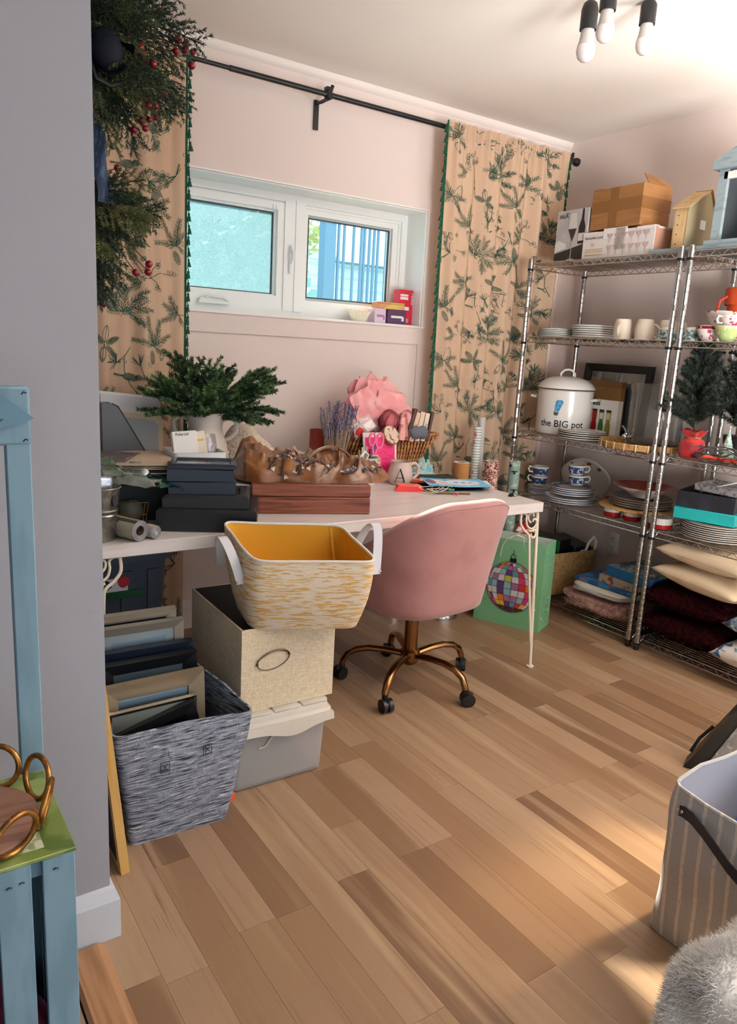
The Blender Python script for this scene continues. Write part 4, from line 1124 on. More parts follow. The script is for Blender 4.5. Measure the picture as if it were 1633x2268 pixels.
# knitted throw and small dark box behind the bag
m_knit = pat('cream_knit', '#d3c2ae', [('noise', (60, 60, 60), '#bfae9a', 0.5, 0.6)], rough=0.95, bump=('vor', (110, 110, 110), 0.8))
kn = thing('knitted_throw', 'cream knitted throw heaped between the jug and the window wall', 'throw', (1.385, 2.925, ZD))
def knit(u, v):
    a = 2 * PI * u; b = 0.5 * PI * v; x, y = math.cos(a) * math.cos(b), math.sin(a) * math.cos(b)
    h = math.sin(b) * (0.335 - 0.14 * (x + 1) * 0.6 + 0.03 * nz(x * 2, y * 2, 4))
    return (0.155 * x * (1 + 0.12 * nz(a, v * 2, 1)), 0.085 * y, max(0.0, h))
MB().grid(knit, 44, 22, True).build('knit_cloth', m_knit, kn, 180)
fu = thing('tulle_heap', 'pale translucent cellophane and cream fluff behind the patterned bag', 'tissue', (1.62, 2.97, ZD))
def fluff(u, v):
    a = 2 * PI * u; b = 0.5 * PI * v; x, y = math.cos(a) * math.cos(b), math.sin(a) * math.cos(b); k = 1 + 0.3 * nz(x * 4, y * 4, b * 3)
    return (0.10 * x * k, 0.06 * y * k, 0.13 * math.sin(b) * k)
MB().grid(fluff, 40, 18, True).build('fluff_cloth', pat('fluff', '#d7c6b2', [('noise', (40, 40, 40), '#efe3d4', 0.5, 0.7)], rough=0.95), fu, 60)
db = thing('small_box', 'small charcoal box behind the patterned bag beside the jug', 'box', (1.262, 2.70, ZD), 0.1)
MB().rbox((0, 0, 0.07), (0.075, 0.06, 0.14), 0.003, 1).build('box_body', pat('charcoal', '#38332f', rough=0.7), db)
MB().rbox((0, 0, 0.142), (0.079, 0.064, 0.02), 0.003, 1).build('box_lid', pat('charcoal2', '#423b36', rough=0.7), db)

# folders and magazine file at the left
fo = thing('folder_stack', 'white tabbed folders and buff card standing against the left curtain', 'folders', (0.868, 2.86, ZD), math.radians(-3)); fo.rotation_euler[0] = math.radians(-6)
for i, (w, h, dy, dx, m) in enumerate(((0.235, 0.395, 0.03, 0.0, m_paper), (0.225, 0.385, 0.022, 0.006, pat('white_card', '#dcd6d6', rough=0.7)), (0.20, 0.320, 0.012, 0.022, pat('buff_card', '#cdb894', rough=0.7)), (0.185, 0.30, 0.004, 0.010, pat('grey_sleeve', '#8b8a8c', rough=0.35)))):
    g = MB(); g.M = Matrix.Translation((dx, dy, 0)) @ Matrix.Rotation(PI / 2, 4, 'X'); g.poly([(-w / 2, 0), (w / 2, 0), (w / 2, h - 0.035), (w / 2 - 0.012, h - 0.02), (-w / 2, h)], 0, 0.002)
    g.build('folder', m, fo, 0)
g = MB()
for q in (0.075, 0.093, 0.105): g.box((q, 0.026, 0.30), (0.0012, 0.003, 0.07))
g.build('tab_mark', m_dark_lin, fo, 0)
mg = thing('magazine_file', 'smoky grey plastic magazine file beside the white folders', 'file holder', (0.775, 2.755, ZD), math.radians(-4))
pr = [(-0.055, 0), (0.145, 0), (0.145, 0.10), (0.0, 0.35), (-0.02, 0.36), (-0.055, 0.36)]
for y in (-0.03, 0.03):
    g = MB(); g.M = Matrix.Translation((0, y, 0)) @ Matrix.Rotation(PI / 2, 4, 'X'); g.poly(pr, -0.001, 0.001); g.build('side_panel', pat('smoke_plastic', '#55565a', rough=0.3, alpha=0.82), mg, 0)
g = MB(); g.bb(-0.055, -0.053, -0.03, 0.03, 0, 0.36); g.bb(-0.055, 0.145, -0.03, 0.03, 0, 0.002); g.build('spine', pat('smoke_plastic2', '#4c4d51', rough=0.3), mg, 0)
g = MB(); g.tube([(-0.02, -0.0315, 0.36), (0.0, -0.0315, 0.35), (0.145, -0.0315, 0.10)], 0.0022, 5); g.build('edge_bead', m_dark_lin, mg)

# album stack
m_blk_card = pat('black_board', '#17161a', rough=0.6)
for i, (z, w, d, m, lab, rz) in enumerate(((0.0, 0.31, 0.34, m_blk_card, 'thick black photo album at the bottom of the stack by the jamb', -8), (0.152, 0.30, 0.33, m_blk_card, 'black board album second from the top of the stack by the jamb', -14), (0.172, 0.30, 0.31, pat('kraft_board', '#b39f8b', rough=0.8), 'kraft card album lying on the black album', -18))):
    if i == 0:
        a = thing('archive_box', 'black archive box under the kraft albums behind the green cellophane', 'box', (0.735, 2.60, ZD), math.radians(rz))
        MB().rbox((0, 0, 0.075), (w, d, 0.15), 0.004, 1).build('box_body', m, a); MB().rbox((0, 0, 0.135), (w + 0.006, d + 0.006, 0.03), 0.003, 1).build('box_lid', m, a)
    else:
        a = thing('photo_album', lab, 'album', (0.765, 2.58, ZD + z), math.radians(rz))
        MB().rbox((0, 0, 0.0085), (w, d, 0.004), 0.001, 1).build('pages', m_paper if i == 1 else m, a)
        for zz in (0.0025, 0.0155): MB().rbox((0, 0, zz), (w + 0.008, d + 0.008, 0.004), 0.001, 1).build('cover', m, a)
ph = thing('photo_print', 'dark photograph print lying on the kraft album', 'photo', (0.715, 2.60, ZD + 0.1905), math.radians(-30))
MB().bb(-0.07, 0.07, -0.11, 0.11, 0, 0.001).build('paper', pat('photo_dark', '#5d4d46', [('noise', (14, 14, 1), '#33364a', 0.5, 0.55), ('noise', (22, 22, 1), '#8a7766', 0.55, 0.62)], rough=0.3), ph, 0)

# ribbed white tray with film boxes
tr = thing('letter_tray', 'white ribbed plastic tray holding film boxes behind the black frames', 'tray', (1.010, 2.60, ZD), math.radians(-4))
g = MB(); rg = []
for k in range(9):
    z = 0.205 * k / 8; s = 0.93 + 0.07 * k / 8 + (0.012 if k % 2 else 0)
    rg.append([(x * s, y * s, z) for x, y in rrect(0.19, 0.16, 0.012)])
g.rings(rg, True, False); g.rings([[(x * 1.02, y * 1.02, 0.206) for x, y in rrect(0.19, 0.16, 0.012)], [(x * 0.97, y * 0.97, 0.206) for x, y in rrect(0.19, 0.16, 0.012)], [(x * 0.92, y * 0.92, 0.02) for x, y in rrect(0.19, 0.16, 0.012)]], False, True)
g.build('tray_body', m_white, tr, 30)
for (lab, x, y, z, w, h, d, ry, rx, m) in (('white instant film box with printed name leaning in the ribbed tray', 0.965, 2.565, 0.185, 0.088, 0.092, 0.03, -0.05, -0.30, m_paper), ('cream film box with gold stripe leaning in the ribbed tray', 1.028, 2.575, 0.18, 0.045, 0.095, 0.03, -0.12, -0.25, pat('cream_card', '#d7ccb9', rough=0.6))):
    b = thing('film_box', lab, 'box', (x, y, ZD + z)); b.rotation_euler = (rx, ry, math.radians(-6))
    MB().rbox((0, 0, h / 2), (w, d, h), 0.002, 1).build('carton', m, b)
    if w > 0.06: text('Polaroid', 0.014, m_dark_lin, b, (-w / 2 + 0.012, -d / 2 - 0.0006, h - 0.016), (PI / 2, 0, 0))
    else: MB().bb(-w / 2 + 0.006, w / 2 - 0.006, -d / 2 - 0.0008, -d / 2, h * 0.62, h * 0.70).build('gold_stripe', pat('stripe_gold', '#c79a3c', rough=0.4), b, 0)
cp = thing('cellophane_bag', 'small clear cellophane bag at the right of the ribbed tray', 'bag', (1.062, 2.58, ZD + 0.195), 0.2); cp.rotation_euler[0] = -0.3
g = MB(); g.grid(lambda u, v: (-0.035 + 0.07 * u, -0.012 * math.sin(PI * u) + 0.006 * nz(u * 4, v * 4), 0.07 * v), 10, 10); g.grid(lambda u, v: (-0.035 + 0.07 * u, 0.012 * math.sin(PI * u), 0.07 * v), 10, 10)
g.build('film', glass_mat('cello_clear', '#f1f3f6', 0.5, haze=0.25, haze_col='#e9eaf0', rough=0.12), cp, 60)
MB().rbox((0.004, 0, 0.03), (0.04, 0.006, 0.05), 0.001, 1).build('insert', pat('pinkish_print', '#cfc1c8', [('noise', (60, 60, 60), '#7d5a6b', 0.55, 0.65)], rough=0.6), cp)

# stack of black frames (boxes) with a blue-black frame on top
def flat_frame(label, c, w, d, h, rz, m, bev=0.012, name='box_frame', top=None):
    t = thing(name, label, 'picture frame', c, math.radians(rz), group='black box frames stacked on the desk')
    g = MB(); o = lambda s, z, e=0: [(x, y, z) for x, y in ((-w / 2 + s, -d / 2 + s), (w / 2 - s, -d / 2 + s), (w / 2 - s, d / 2 - s), (-w / 2 + s, d / 2 - s))]
    g.rings([o(0, 0), o(0, h - bev), o(bev, h), o(bev * 3.2, h), o(bev * 3.4, h - 0.008)], True, True); g.build('frame_moulding', m, t, 0)
    i = bev * 3.4 + 0.001
    MB().bb(-w / 2 + i, w / 2 - i, -d / 2 + i, d / 2 - i, h - 0.0079, h - 0.0065).build('picture', top or m_black_satin, t, 0)
    return t
m_blueblk = pat('blue_black', '#1b2230', rough=0.3)
zf = ZD
FX, FY = 0.955, 2.315
flat_frame('wide black ledge moulded frame at the bottom of the frame stack', (FX, FY, zf), 0.315, 0.255, 0.072, -27, m_black_satin, 0.008); zf += 0.0725
flat_frame('black frame with rope edge, second from the bottom of the frame stack', (FX - 0.006, FY + 0.004, zf), 0.275, 0.205, 0.040, -25, pat('soft_black', '#1a1b20', rough=0.4), 0.010); zf += 0.0405
flat_frame('blue black box frame in the middle of the frame stack', (FX - 0.022, FY + 0.012, zf), 0.212, 0.16, 0.042, -22, m_blueblk, 0.004); zf += 0.0425
flat_frame('blue black box frame second from the top of the frame stack', (FX - 0.030, FY + 0.014, zf), 0.210, 0.158, 0.040, -20, m_blueblk, 0.004); zf += 0.0405
flat_frame('thin shiny black photo frame lying topmost on the frame stack', (FX - 0.020, FY + 0.010, zf), 0.215, 0.155, 0.014, -24, m_blueblk, 0.006, top=pat('photo_grey', '#596575', [('noise', (30, 30, 30), '#2c3340', 0.5, 0.6)], rough=0.15))
ge = thing('grey_box', 'pale grey card box behind the frame stack beside the wooden box', 'box', (1.115, 2.50, ZD), math.radians(-15))
MB().rbox((0, 0, 0.045), (0.12, 0.12, 0.09), 0.002, 1).build('box_body', pat('grey_card', '#9b9896', rough=0.7), ge)
MB().rbox((0, 0, 0.088), (0.124, 0.124, 0.02), 0.002, 1).build('box_lid', pat('grey_card2', '#a7a4a2', rough=0.7), ge)

# metal bucket and foil bundle, cellophane, wire basket, rolls
m_galv = pat('galvanised', '#8d8b86', [('noise', (30, 30, 30), '#6f6d69', 0.45, 0.6)], rough=0.33, metal=0.9)
bu = thing('tin_bucket', 'small galvanised bucket at the left end of the desk', 'bucket', (0.578, 2.235, ZD))
MB().lathe([(0.001, 0), (0.040, 0), (0.041, 0.004), (0.046, 0.075), (0.049, 0.078), (0.047, 0.082), (0.051, 0.092), (0.048, 0.096), (0.056, 0.158), (0.060, 0.160), (0.058, 0.163), (0.054, 0.158), (0.038, 0.006)], 32).build('bucket_body', m_galv, bu)
MB().lathe([(0.0405, 0.0), (0.012, 0)], 4).build('base_plate', m_galv, bu)
eb = MB(); eb.M = Matrix.Translation((0.030, -0.046, 0.125)) @ Matrix.Rotation(math.radians(33), 4, 'Z') @ Matrix.Rotation(PI / 2, 4, 'X'); eb.poly([(0.012 * math.cos(k * PI / 8), 0.016 * math.sin(k * PI / 8)) for k in range(16)], -0.002, 0.002); eb.build('handle_ear', m_dark_lin, bu)
fp = thing('foil_packet', 'folded silver foil packet sticking out of the bucket', 'packet', (0.580, 2.235, ZD + 0.10), 0.3); fp.rotation_euler[1] = 0.12
MB().rbox((0, 0, 0.045), (0.055, 0.030, 0.095), 0.012, 3).build('foil', pat('foil', '#9aa7b8', [('noise', (50, 50, 50), '#d4dde6', 0.5, 0.7)], rough=0.25, metal=0.8), fp)
MB().tube([(0.036, -0.016, 0.09), (0.052, 0.0, 0.092), (0.036, 0.016, 0.09)], 0.003, 6).build('fold_loop', m_chrome, fp)
m_green_cello = glass_mat('green_cellophane', '#7fc4ad', 0.5, haze=0.22, haze_col='#2f8f78', rough=0.08)
ce = thing('cellophane_sheet', 'crumpled green tinted cellophane sheet over the desk corner', 'cellophane', (0.66, 2.36, ZD + 0.075))
def cello(u, v):
    x = -0.10 + 0.33 * u; y = -0.09 + 0.20 * v
    k = nz(u * 3.5, v * 3.5, 2); k2 = nz(u * 8, v * 8, 5)
    return (x + 0.02 * k2, y, 0.125 - 0.05 * u - 0.035 * (1 - v) + 0.04 * abs(k) + 0.016 * abs(k2))
MB().grid(cello, 26, 18).build('film_sheet', m_green_cello, ce, 25)
wb_ = thing('wire_basket', 'small gold wire basket with grey scraps under the cellophane', 'basket', (0.715, 2.40, ZD), math.radians(-22))
g = MB()
for z, w, d in ((0.003, 0.10, 0.12), (0.045, 0.112, 0.132), (0.085, 0.124, 0.145)):
    g.tube([(x, y, z) for x, y in rrect(w, d, 0.01)], 0.0016, 5, closed=True)
for x, y in rrect(1, 1, 0.08, 1): g.tube([(x * 0.10, y * 0.12, 0.003), (x * 0.124, y * 0.145, 0.085)], 0.0016, 5)
g.build('wire_frame', pat('copper_wire', '#8b6a45', rough=0.3, metal=1.0), wb_)
sc = thing('scrap_bundle', 'folded grey fabric scraps lying in the gold wire basket', 'cloth', (0.712, 2.40, ZD + 0.004), 0.2)
MB().grid(lambda u, v: (0.042 * math.cos(2 * PI * u) * math.sin(PI * v) ** 0.6, 0.05 * math.sin(2 * PI * u) * math.sin(PI * v) ** 0.6, 0.036 - 0.036 * math.cos(PI * v) * (1 + 0.25 * nz(u * 6, v * 5))), 24, 12, True).build('cloth_fold', pat('scrap_grey', '#4c4743', rough=0.9), sc, 60)
bw = thing('brass_bowl', 'small brass and copper dish between cellophane and black frames', 'dish', (0.835, 2.475, ZD))
MB().lathe([(0.001, 0), (0.03, 0), (0.034, 0.01), (0.036, 0.105), (0.05, 0.12), (0.055, 0.135), (0.052, 0.137), (0.046, 0.125), (0.03, 0.02)], 28).build('dish_body', pat('brass', '#8f7142', rough=0.3, metal=0.9), bw)
MB().lathe([(0.036, 0.10), (0.039, 0.103), (0.036, 0.106)], 28).build('rim_ring', pat('copper', '#a5562f', rough=0.3, metal=0.9), bw)
m_roll_a = pat('sketch_paper', '#a79f8d', [('noise', (30, 8, 30), '#2e2b27', 0.57, 0.60, 3), ('wavey', (0, 8, 0), '#3a3631', 0.93, 0.97, 6)], rough=0.6)
def lying_roll(label, a, b, r, m, core):
    a, b = Vector(a), Vector(b); t = thing('paper_roll', label, 'paper roll', a); L_ = (b - a).length
    t.rotation_euler = (b - a).to_track_quat('Z', 'Y').to_euler()
    MB().lathe([(r, 0), (r, L_)], 28).build('paper_sheet', m, t)
    s = MB(); prf = [(r, 0.0)]
    for k in range(5): q = r * (1 - 0.11 * k); prf += [(q, 0.0004), (q - r * 0.05, 0.0004), (q - r * 0.05, 0.0025), (q - r * 0.08, 0.0025)]
    s.lathe(prf, 28); s.build('paper_layers', pat('roll_end', '#8f8d8f', rough=0.6), t)
    MB().lathe([(r * 0.45, 0.0), (r * 0.45, L_), (r * 0.33, L_), (r * 0.33, 0.0)], 20).build('core', core, t)
lying_roll('thick roll of patterned paper with brown core lying at the desk edge', (0.676, 2.172, ZD + 0.032), (0.545, 2.44, ZD + 0.032), 0.0315, m_roll_a, pat('core_brown', '#5b3b31', rough=0.8))
lying_roll('thin roll of patterned paper with white core lying beside the thick roll', (0.727, 2.182, ZD + 0.021), (0.600, 2.44, ZD + 0.021), 0.0205, m_roll_a, m_white)

# wooden box and satin bag
m_wood = pat('red_oak', '#7a4431', [('noise', (5, 60, 60), '#562b1f', 0.47, 0.66, 5), ('noise', (3, 130, 130), '#8d543c', 0.52, 0.7, 3)], rough=0.32)
wx = thing('wooden_box', 'flat reddish oak chest on the desk under the patterned bag', 'box', (1.390, 2.425, ZD), math.radians(-21.5))
MB().rbox((0, 0, 0.031), (0.436, 0.24, 0.062), 0.003, 1).build('box_base', m_wood, wx)
MB().rbox((0, 0, 0.086), (0.436, 0.24, 0.046), 0.004, 1).build('box_lid', m_wood, wx)
MB().box((0, 0.1, 0.0625), (0.43, 0.03, 0.001)).build('hinge_strip', m_dark_lin, wx)
m_satin = pat('gold_satin', '#774616', [('noise', (8, 8, 8), '#5d330e', 0.42, 0.62), ('noise', (15, 15, 15), '#945f26', 0.56, 0.74)], rough=0.28, sheen=0.3, spec=0.6)
sb = thing('satin_bag', 'crumpled golden satin bag with blossom print on the wooden box', 'bag', (1.400, 2.440, ZD + 0.1095), math.radians(-20))
def rdg(x, y, z): return 1 - 2.2 * abs(nz(x, y, z))
def satin_t(u, v):
    x = -0.285 + 0.60 * u; e = min(1, u / 0.07) ** 0.5 * min(1, (1 - u) / 0.16) ** 0.6
    hd = (0.085 + 0.035 * math.sin(PI * u) + 0.012 * nz(u * 5, 3)) * e; q = -math.cos(PI * v)
    Hh = (0.118 - 0.052 * u + 0.020 * math.exp(-((u - 0.12) / 0.07) ** 2) - 0.022 * math.exp(-((u - 0.42) / 0.05) ** 2)) * e
    k = max(0, 1 - abs(q) ** 3.2) ** 0.55
    cre = lambda a_, b_, c_: max(0.0, 1 - 3.2 * abs(nz(a_, b_, c_))) ** 2
    fold = 0.030 * cre(u * 3.2 + v * 2.2, v * 2.0 - u, 2) + 0.022 * cre(u * 6 - v * 3, v * 2.5 + u * 2, 6) + 0.010 * cre(u * 13, v * 6 + u * 5, 9)
    return (x + 0.02 * nz(v * 4, u * 3, 1), q * hd * (1 + 0.12 * nz(u * 9, v * 2, 4)) + 0.012 * nz(u * 6, v * 5, 12) * k, max(0.0, Hh * k * (0.80 + 0.18 * nz(u * 7, v * 4, 5)) + fold * k * e))
g = MB(); g.grid(satin_t, 110, 44)
g.grid(lambda u, v: (satin_t(1 - u, v)[0], satin_t(1 - u, v)[1], 0.0), 40, 8)
sbo = g.build('bag_body', m_satin, sb, 60)
rs = random.Random(12); st, bs, bs2 = MB(), MB(), MB()
def on_satin(u, v):
    p = Vector(satin_t(u, v)); du = Vector(satin_t(min(u + .01, 1), v)) - p; dv = Vector(satin_t(u, min(v + .01, 1))) - p
    n_ = du.cross(dv); n_ = n_.normalized() if n_.length > 1e-9 else Vector((0, 0, 1))
    return p + n_ * 0.0030, du.normalized() if du.length > 1e-9 else Vector((1, 0, 0)), n_
for k in range(8):
    u = rs.uniform(0.05, 0.85); v = rs.uniform(0.06, 0.22); pts = []; an = rs.uniform(0.1, 1.5)
    for q in range(22):
        if not (0.03 < u < 0.95 and 0.03 < v < 0.9): break
        p, a_, n_ = on_satin(u, v); pts.append(p); an += rs.uniform(-.35, .35); u += 0.008 * math.cos(an); v += 0.018 * math.sin(an)
        for tgt, rad, m_ in ((bs, 0.0105, 4), (bs2, 0.011, 3)):
            if q % m_ == 1:
                p2, a2, n2 = on_satin(min(max(u + rs.uniform(-.02, .02), .03), .95), min(max(v + rs.uniform(-.05, .05), .02), .92)); b2 = n2.cross(a2); f2 = rs.uniform(0, 3)
                tgt.flat([p2 + n2 * 0.0008 + (a2 * math.cos(j * PI / 3 + f2) + b2 * math.sin(j * PI / 3 + f2) * (1 if m_ == 4 else 0.4)) * rad * (1 if j % 2 else 0.6) for j in range(6)])
    if len(pts) > 3: st.tube(pts, [0.0046 - 0.00013 * i for i in range(len(pts))], 5)
m_branch = pat('branch_print', '#3b1e15', rough=0.5)
st.build('branch_print', m_branch, sbo, kind='stuff'); bs.build('blossom_print', pat('blossom_cream', '#cdb9a6', [('noise', (20, 20, 20), '#7d88a3', 0.5, 0.56)], rough=0.5), sbo, 0, kind='stuff'); bs2.build('leaf_print', pat('leaf_dark', '#33302f', rough=0.5), sbo, 0, kind='stuff')
hl = MB(); n = 24; vs_ = []; 
for k in range(n + 1):
    a = PI * k / n; c = Vector((0.075 + 0.085 * math.cos(a), -0.03 + 0.01 * math.sin(2 * a), 0.055 + 0.072 * math.sin(a))); w = 0.026
    tdir = Vector((-math.sin(a), 0, math.cos(a))); 
    vs_ += [c + Vector((0, -w, 0.004)), c + Vector((0, w, -0.002)), c + Vector((0, w, -0.005)) - Vector((math.cos(a), 0, math.sin(a))) * 0.004, c + Vector((0, -w, 0.001)) - Vector((math.cos(a), 0, math.sin(a))) * 0.004]
hl.add(vs_, [(k * 4 + j, k * 4 + (j + 1) % 4, (k + 1) * 4 + (j + 1) % 4, (k + 1) * 4 + j) for k in range(n) for j in range(4)])
hl.build('handle_loop', m_satin, sb, 60)
MB().tube([(0.19, -0.01, 0.075), (0.215, 0.0, 0.105), (0.232, 0.01, 0.09), (0.225, 0.01, 0.07)], 0.005, 8).build('drawstring', m_paper, sb)
# pouch with dots beside it
pc = thing('dotted_pouch', 'small black pouch with white dots behind the wooden box', 'pouch', (1.745, 2.60, ZD), 0.3)
MB().grid(lambda u, v: (0.045 * math.cos(2 * PI * u) * math.sin(PI * v) ** 0.5, 0.03 * math.sin(2 * PI * u) * math.sin(PI * v) ** 0.5, 0.012 - 0.012 * math.cos(PI * v)), 24, 8, True).build('pouch_cloth', pat('dotted', '#121214', [('vor', (90, 90, 90), '#d8d4cf', 0.22, 0.18)], rough=0.6), pc, 60)
MB().tube([(-0.03, -0.02, 0.022), (0, -0.025, 0.0245), (0.03, -0.02, 0.022)], 0.0015, 5).build('zip', m_chrome, pc)

# red tin and lavender
rt = thing('red_candle_tin', 'dark red cylindrical tin behind the lavender bunch', 'tin', (1.735, 2.96, ZD))
MB().lathe([(0.001, 0), (0.033, 0), (0.034, 0.003), (0.034, 0.222), (0.035, 0.226), (0.030, 0.226), (0.029, 0.01)], 28).build('tin_body', pat('brick_red', '#8a2f26', rough=0.35), rt)
MB().lathe([(0.030, 0.21), (0.001, 0.21)], 20).build('wax', pat('wax_red', '#7d2a25', rough=0.5), rt)
lv = thing('lavender_bunch', 'bunch of dried lavender in a low glass beside the wicker basket', 'dried flowers', (1.760, 2.82, ZD))
MB().lathe([(0.001, 0), (0.030, 0), (0.034, 0.05), (0.036, 0.10), (0.034, 0.10), (0.028, 0.006)], 24).build('glass', glass_mat('tumbler', '#e6e2dc', 0.3), lv)
rl = random.Random(31); s1, s2, s3 = MB(), MB(), MB()
for k in range(95):
    a = rl.uniform(0, 2 * PI); sp = rl.random() ** 0.7 * 0.24; L_ = rl.uniform(0.20, 0.335)
    d = Vector((math.cos(a) * sp * 1.15, math.sin(a) * sp * 0.8, 1)).normalized(); b0 = Vector((math.cos(a) * 0.015, math.sin(a) * 0.015, 0.02)); tp = b0 + d * L_
    s1.tube([b0, b0.lerp(tp, 0.5) + Vector((rl.uniform(-.004, .004), rl.uniform(-.004, .004), 0)), tp], 0.0009, 3, False)
    for q in range(7):
        c = tp + d * (q * 0.007 - 0.03) + Vector((rl.uniform(-.003, .003), rl.uniform(-.003, .003), 0)); (s2 if k % 3 else s3).ball(c, rl.uniform(0.0028, 0.0046), 5, 3, (1, 1, 1.3))
s1.build('stems', pat('dry_stem', '#8d7a68', rough=0.9), lv, 0, kind='stuff'); s2.build('flower_spikes', pat('lavender', '#77708c', rough=0.9), lv, kind='stuff'); s3.build('faded_spikes', pat('lavender_dry', '#6a5d6b', rough=0.9), lv, kind='stuff')
# ================================================================ WICKER BASKET AND ITS CONTENTS
m_wick = pat('wicker', '#a8713f', [('noise', (40, 40, 40), '#7c4c26', 0.45, 0.6), ('noise', (90, 90, 20), '#c48d55', 0.55, 0.7)], rough=0.55)
wk = thing('wicker_basket', 'brown wicker basket of ribbons and wrapping on the desk', 'basket', (2.105, 2.955, ZD))
def wq(v): # half widths: left, right, half depth
    return (-0.20 - 0.055 * v, 0.105 + 0.165 * v, 0.070 + 0.024 * v)
def wring(v, off=0.0):
    l, r_, d = wq(v); return rquad([(l + off, -d + off, 0.2 * v), (r_ - off, -d + off, 0.2 * v), (r_ - off, d - off, 0.2 * v), (l + off, d - off, 0.2 * v)], 0.02)
g = MB(); g.rings([wring(v, 0.006) for v in (0, 0.25, 0.5, 0.75, 1.0)], True, False); g.build('inner_wall', pat('wicker_dark', '#5d3a1f', rough=0.8), wk)
wv = MB(); rows = 9
for j in range(rows):
    v = (j + 0.5) / rows; rg = wring(v); n = 66
    L = [(rg[(i + 1) % len(rg)] - rg[i]).length for i in range(len(rg))]; T = sum(L)
    for k in range(n):
        s = T * ((k + (0.5 if j % 2 else 0)) / n) % T; i = 0
        while s > L[i]: s -= L[i]; i += 1
        p = rg[i].lerp(rg[(i + 1) % len(rg)], s / L[i]); tdir = (rg[(i + 1) % len(rg)] - rg[i]).normalized()
        ax = (tdir * 0.45 + Vector((0, 0, 1))).normalized(); out = tdir.cross(Vector((0, 0, 1))).normalized()
        hgt, wd = 0.0155, 0.0072
        b3 = ax.cross(out)
        ring = lambda z, rr_: [p + ax * z + (out * math.cos(q * PI / 3) * 0.8 + b3 * math.sin(q * PI / 3)) * rr_ for q in range(6)]
        wv.rings([ring(-hgt, 0.002), ring(-hgt * 0.4, wd), ring(hgt * 0.4, wd), ring(hgt, 0.002)], True, True)
wv.build('woven_strands', m_wick, wk, 60, kind='stuff')
rm = MB(); rm.tube([p + Vector((0, 0, 0.002)) for p in wring(1.0)], 0.008, 8, closed=True); rm.build('rim', m_wick, wk)
rb = MB()
for dx in (0.0, 0.009): rb.tube([(0.0 + dx, -0.096, 0.215), (-0.002 + dx, -0.100, 0.15), (-0.004 + dx, -0.092, 0.06)], 0.0035, 6)
rb.build('pink_ribbon', pat('rose_ribbon', '#c98a84', rough=0.6), wk)
ZB = ZD + 0.17
m_tulle = pat('pink_tulle', '#e89a9c', [('noise', (10, 10, 10), '#f0b4b2', 0.45, 0.65)], rough=0.8, alpha=0.93, sheen=0.3)
tl = thing('tulle_bundle', 'bundle of pale pink tulle heaped at the back of the wicker basket', 'tulle', (2.045, 2.965, ZB))
def tul(u, v):
    a = 2 * PI * u; b = -0.15 * PI + 0.65 * PI * v; x, y = math.cos(a) * math.cos(b), math.sin(a) * math.cos(b); z = math.sin(b)
    rdg = 1 - abs(nz(x * 2.3 + 4, y * 2.3, z * 2.3)) * 0.45 - abs(nz(x * 4, y * 4 + 3, z * 4)) * 0.16
    return (0.205 * x * rdg * (1 + 0.15 * z), 0.075 * y * rdg, 0.05 + 0.30 * z * rdg * (0.92 + 0.12 * nz(x * 3, y * 3, 1)))
MB().grid(tul, 70, 34, True).build('tulle_cloth', m_tulle, tl, 60)
def flap(cx, cz, w, h, a, y):
    g = MB(); M = Matrix.Rotation(a, 3, 'Y')
    def f(u, v):
        p = M @ Vector(((u - 0.5) * w * (1 - 0.35 * v), 0, (v - 0.5) * h)); return (cx + p.x, y - 0.02 * math.sin(PI * v) + 0.012 * nz(u * 4, v * 4, cx * 9), cz + p.z)
    g.grid(f, 12, 12); return g
for i, (cx, cz, w, h, a, y) in enumerate(((-0.10, 0.16, 0.17, 0.17, -0.5, -0.075), (0.03, 0.17, 0.22, 0.13, 0.15, -0.078), (0.10, 0.12, 0.16, 0.13, 0.5, -0.080), (-0.05, 0.22, 0.10, 0.13, 0.1, -0.055))):
    flap(cx, cz, w, h, a, y).build('tulle_fold', m_tulle, tl, 60)
tb = thing('twine_ball', 'ball of pink and red twine resting against the tulle', 'twine', (2.065, 2.865, ZB + 0.105))
MB().ball((0, 0, 0), 0.044, 20, 14, (1.05, 0.8, 1.1)).build('yarn_core', pat('rose_twine', '#c9777a', [('wavez', (0, 0, 60), '#a9474f', 0.6, 0.8, 3)], rough=0.85), tb)
g = MB(); rt_ = random.Random(5)
for k in range(14):
    ax = Euler((rt_.uniform(-.5, .5), rt_.uniform(-.5, .5), rt_.uniform(0, 3))).to_matrix(); rr0 = 0.0455
    g.tube([ax @ Vector((rr0 * math.cos(q * PI / 12) * 1.05, 0.012 * math.sin(k) * 0, rr0 * math.sin(q * PI / 12) * 1.1)) for q in range(24)], 0.0018, 5, closed=True)
g.M = Matrix.Scale(0.82, 4, Vector((0, 1, 0))); g.build('twine_strands', pat('twine_red', '#8d3b42', rough=0.85), tb)
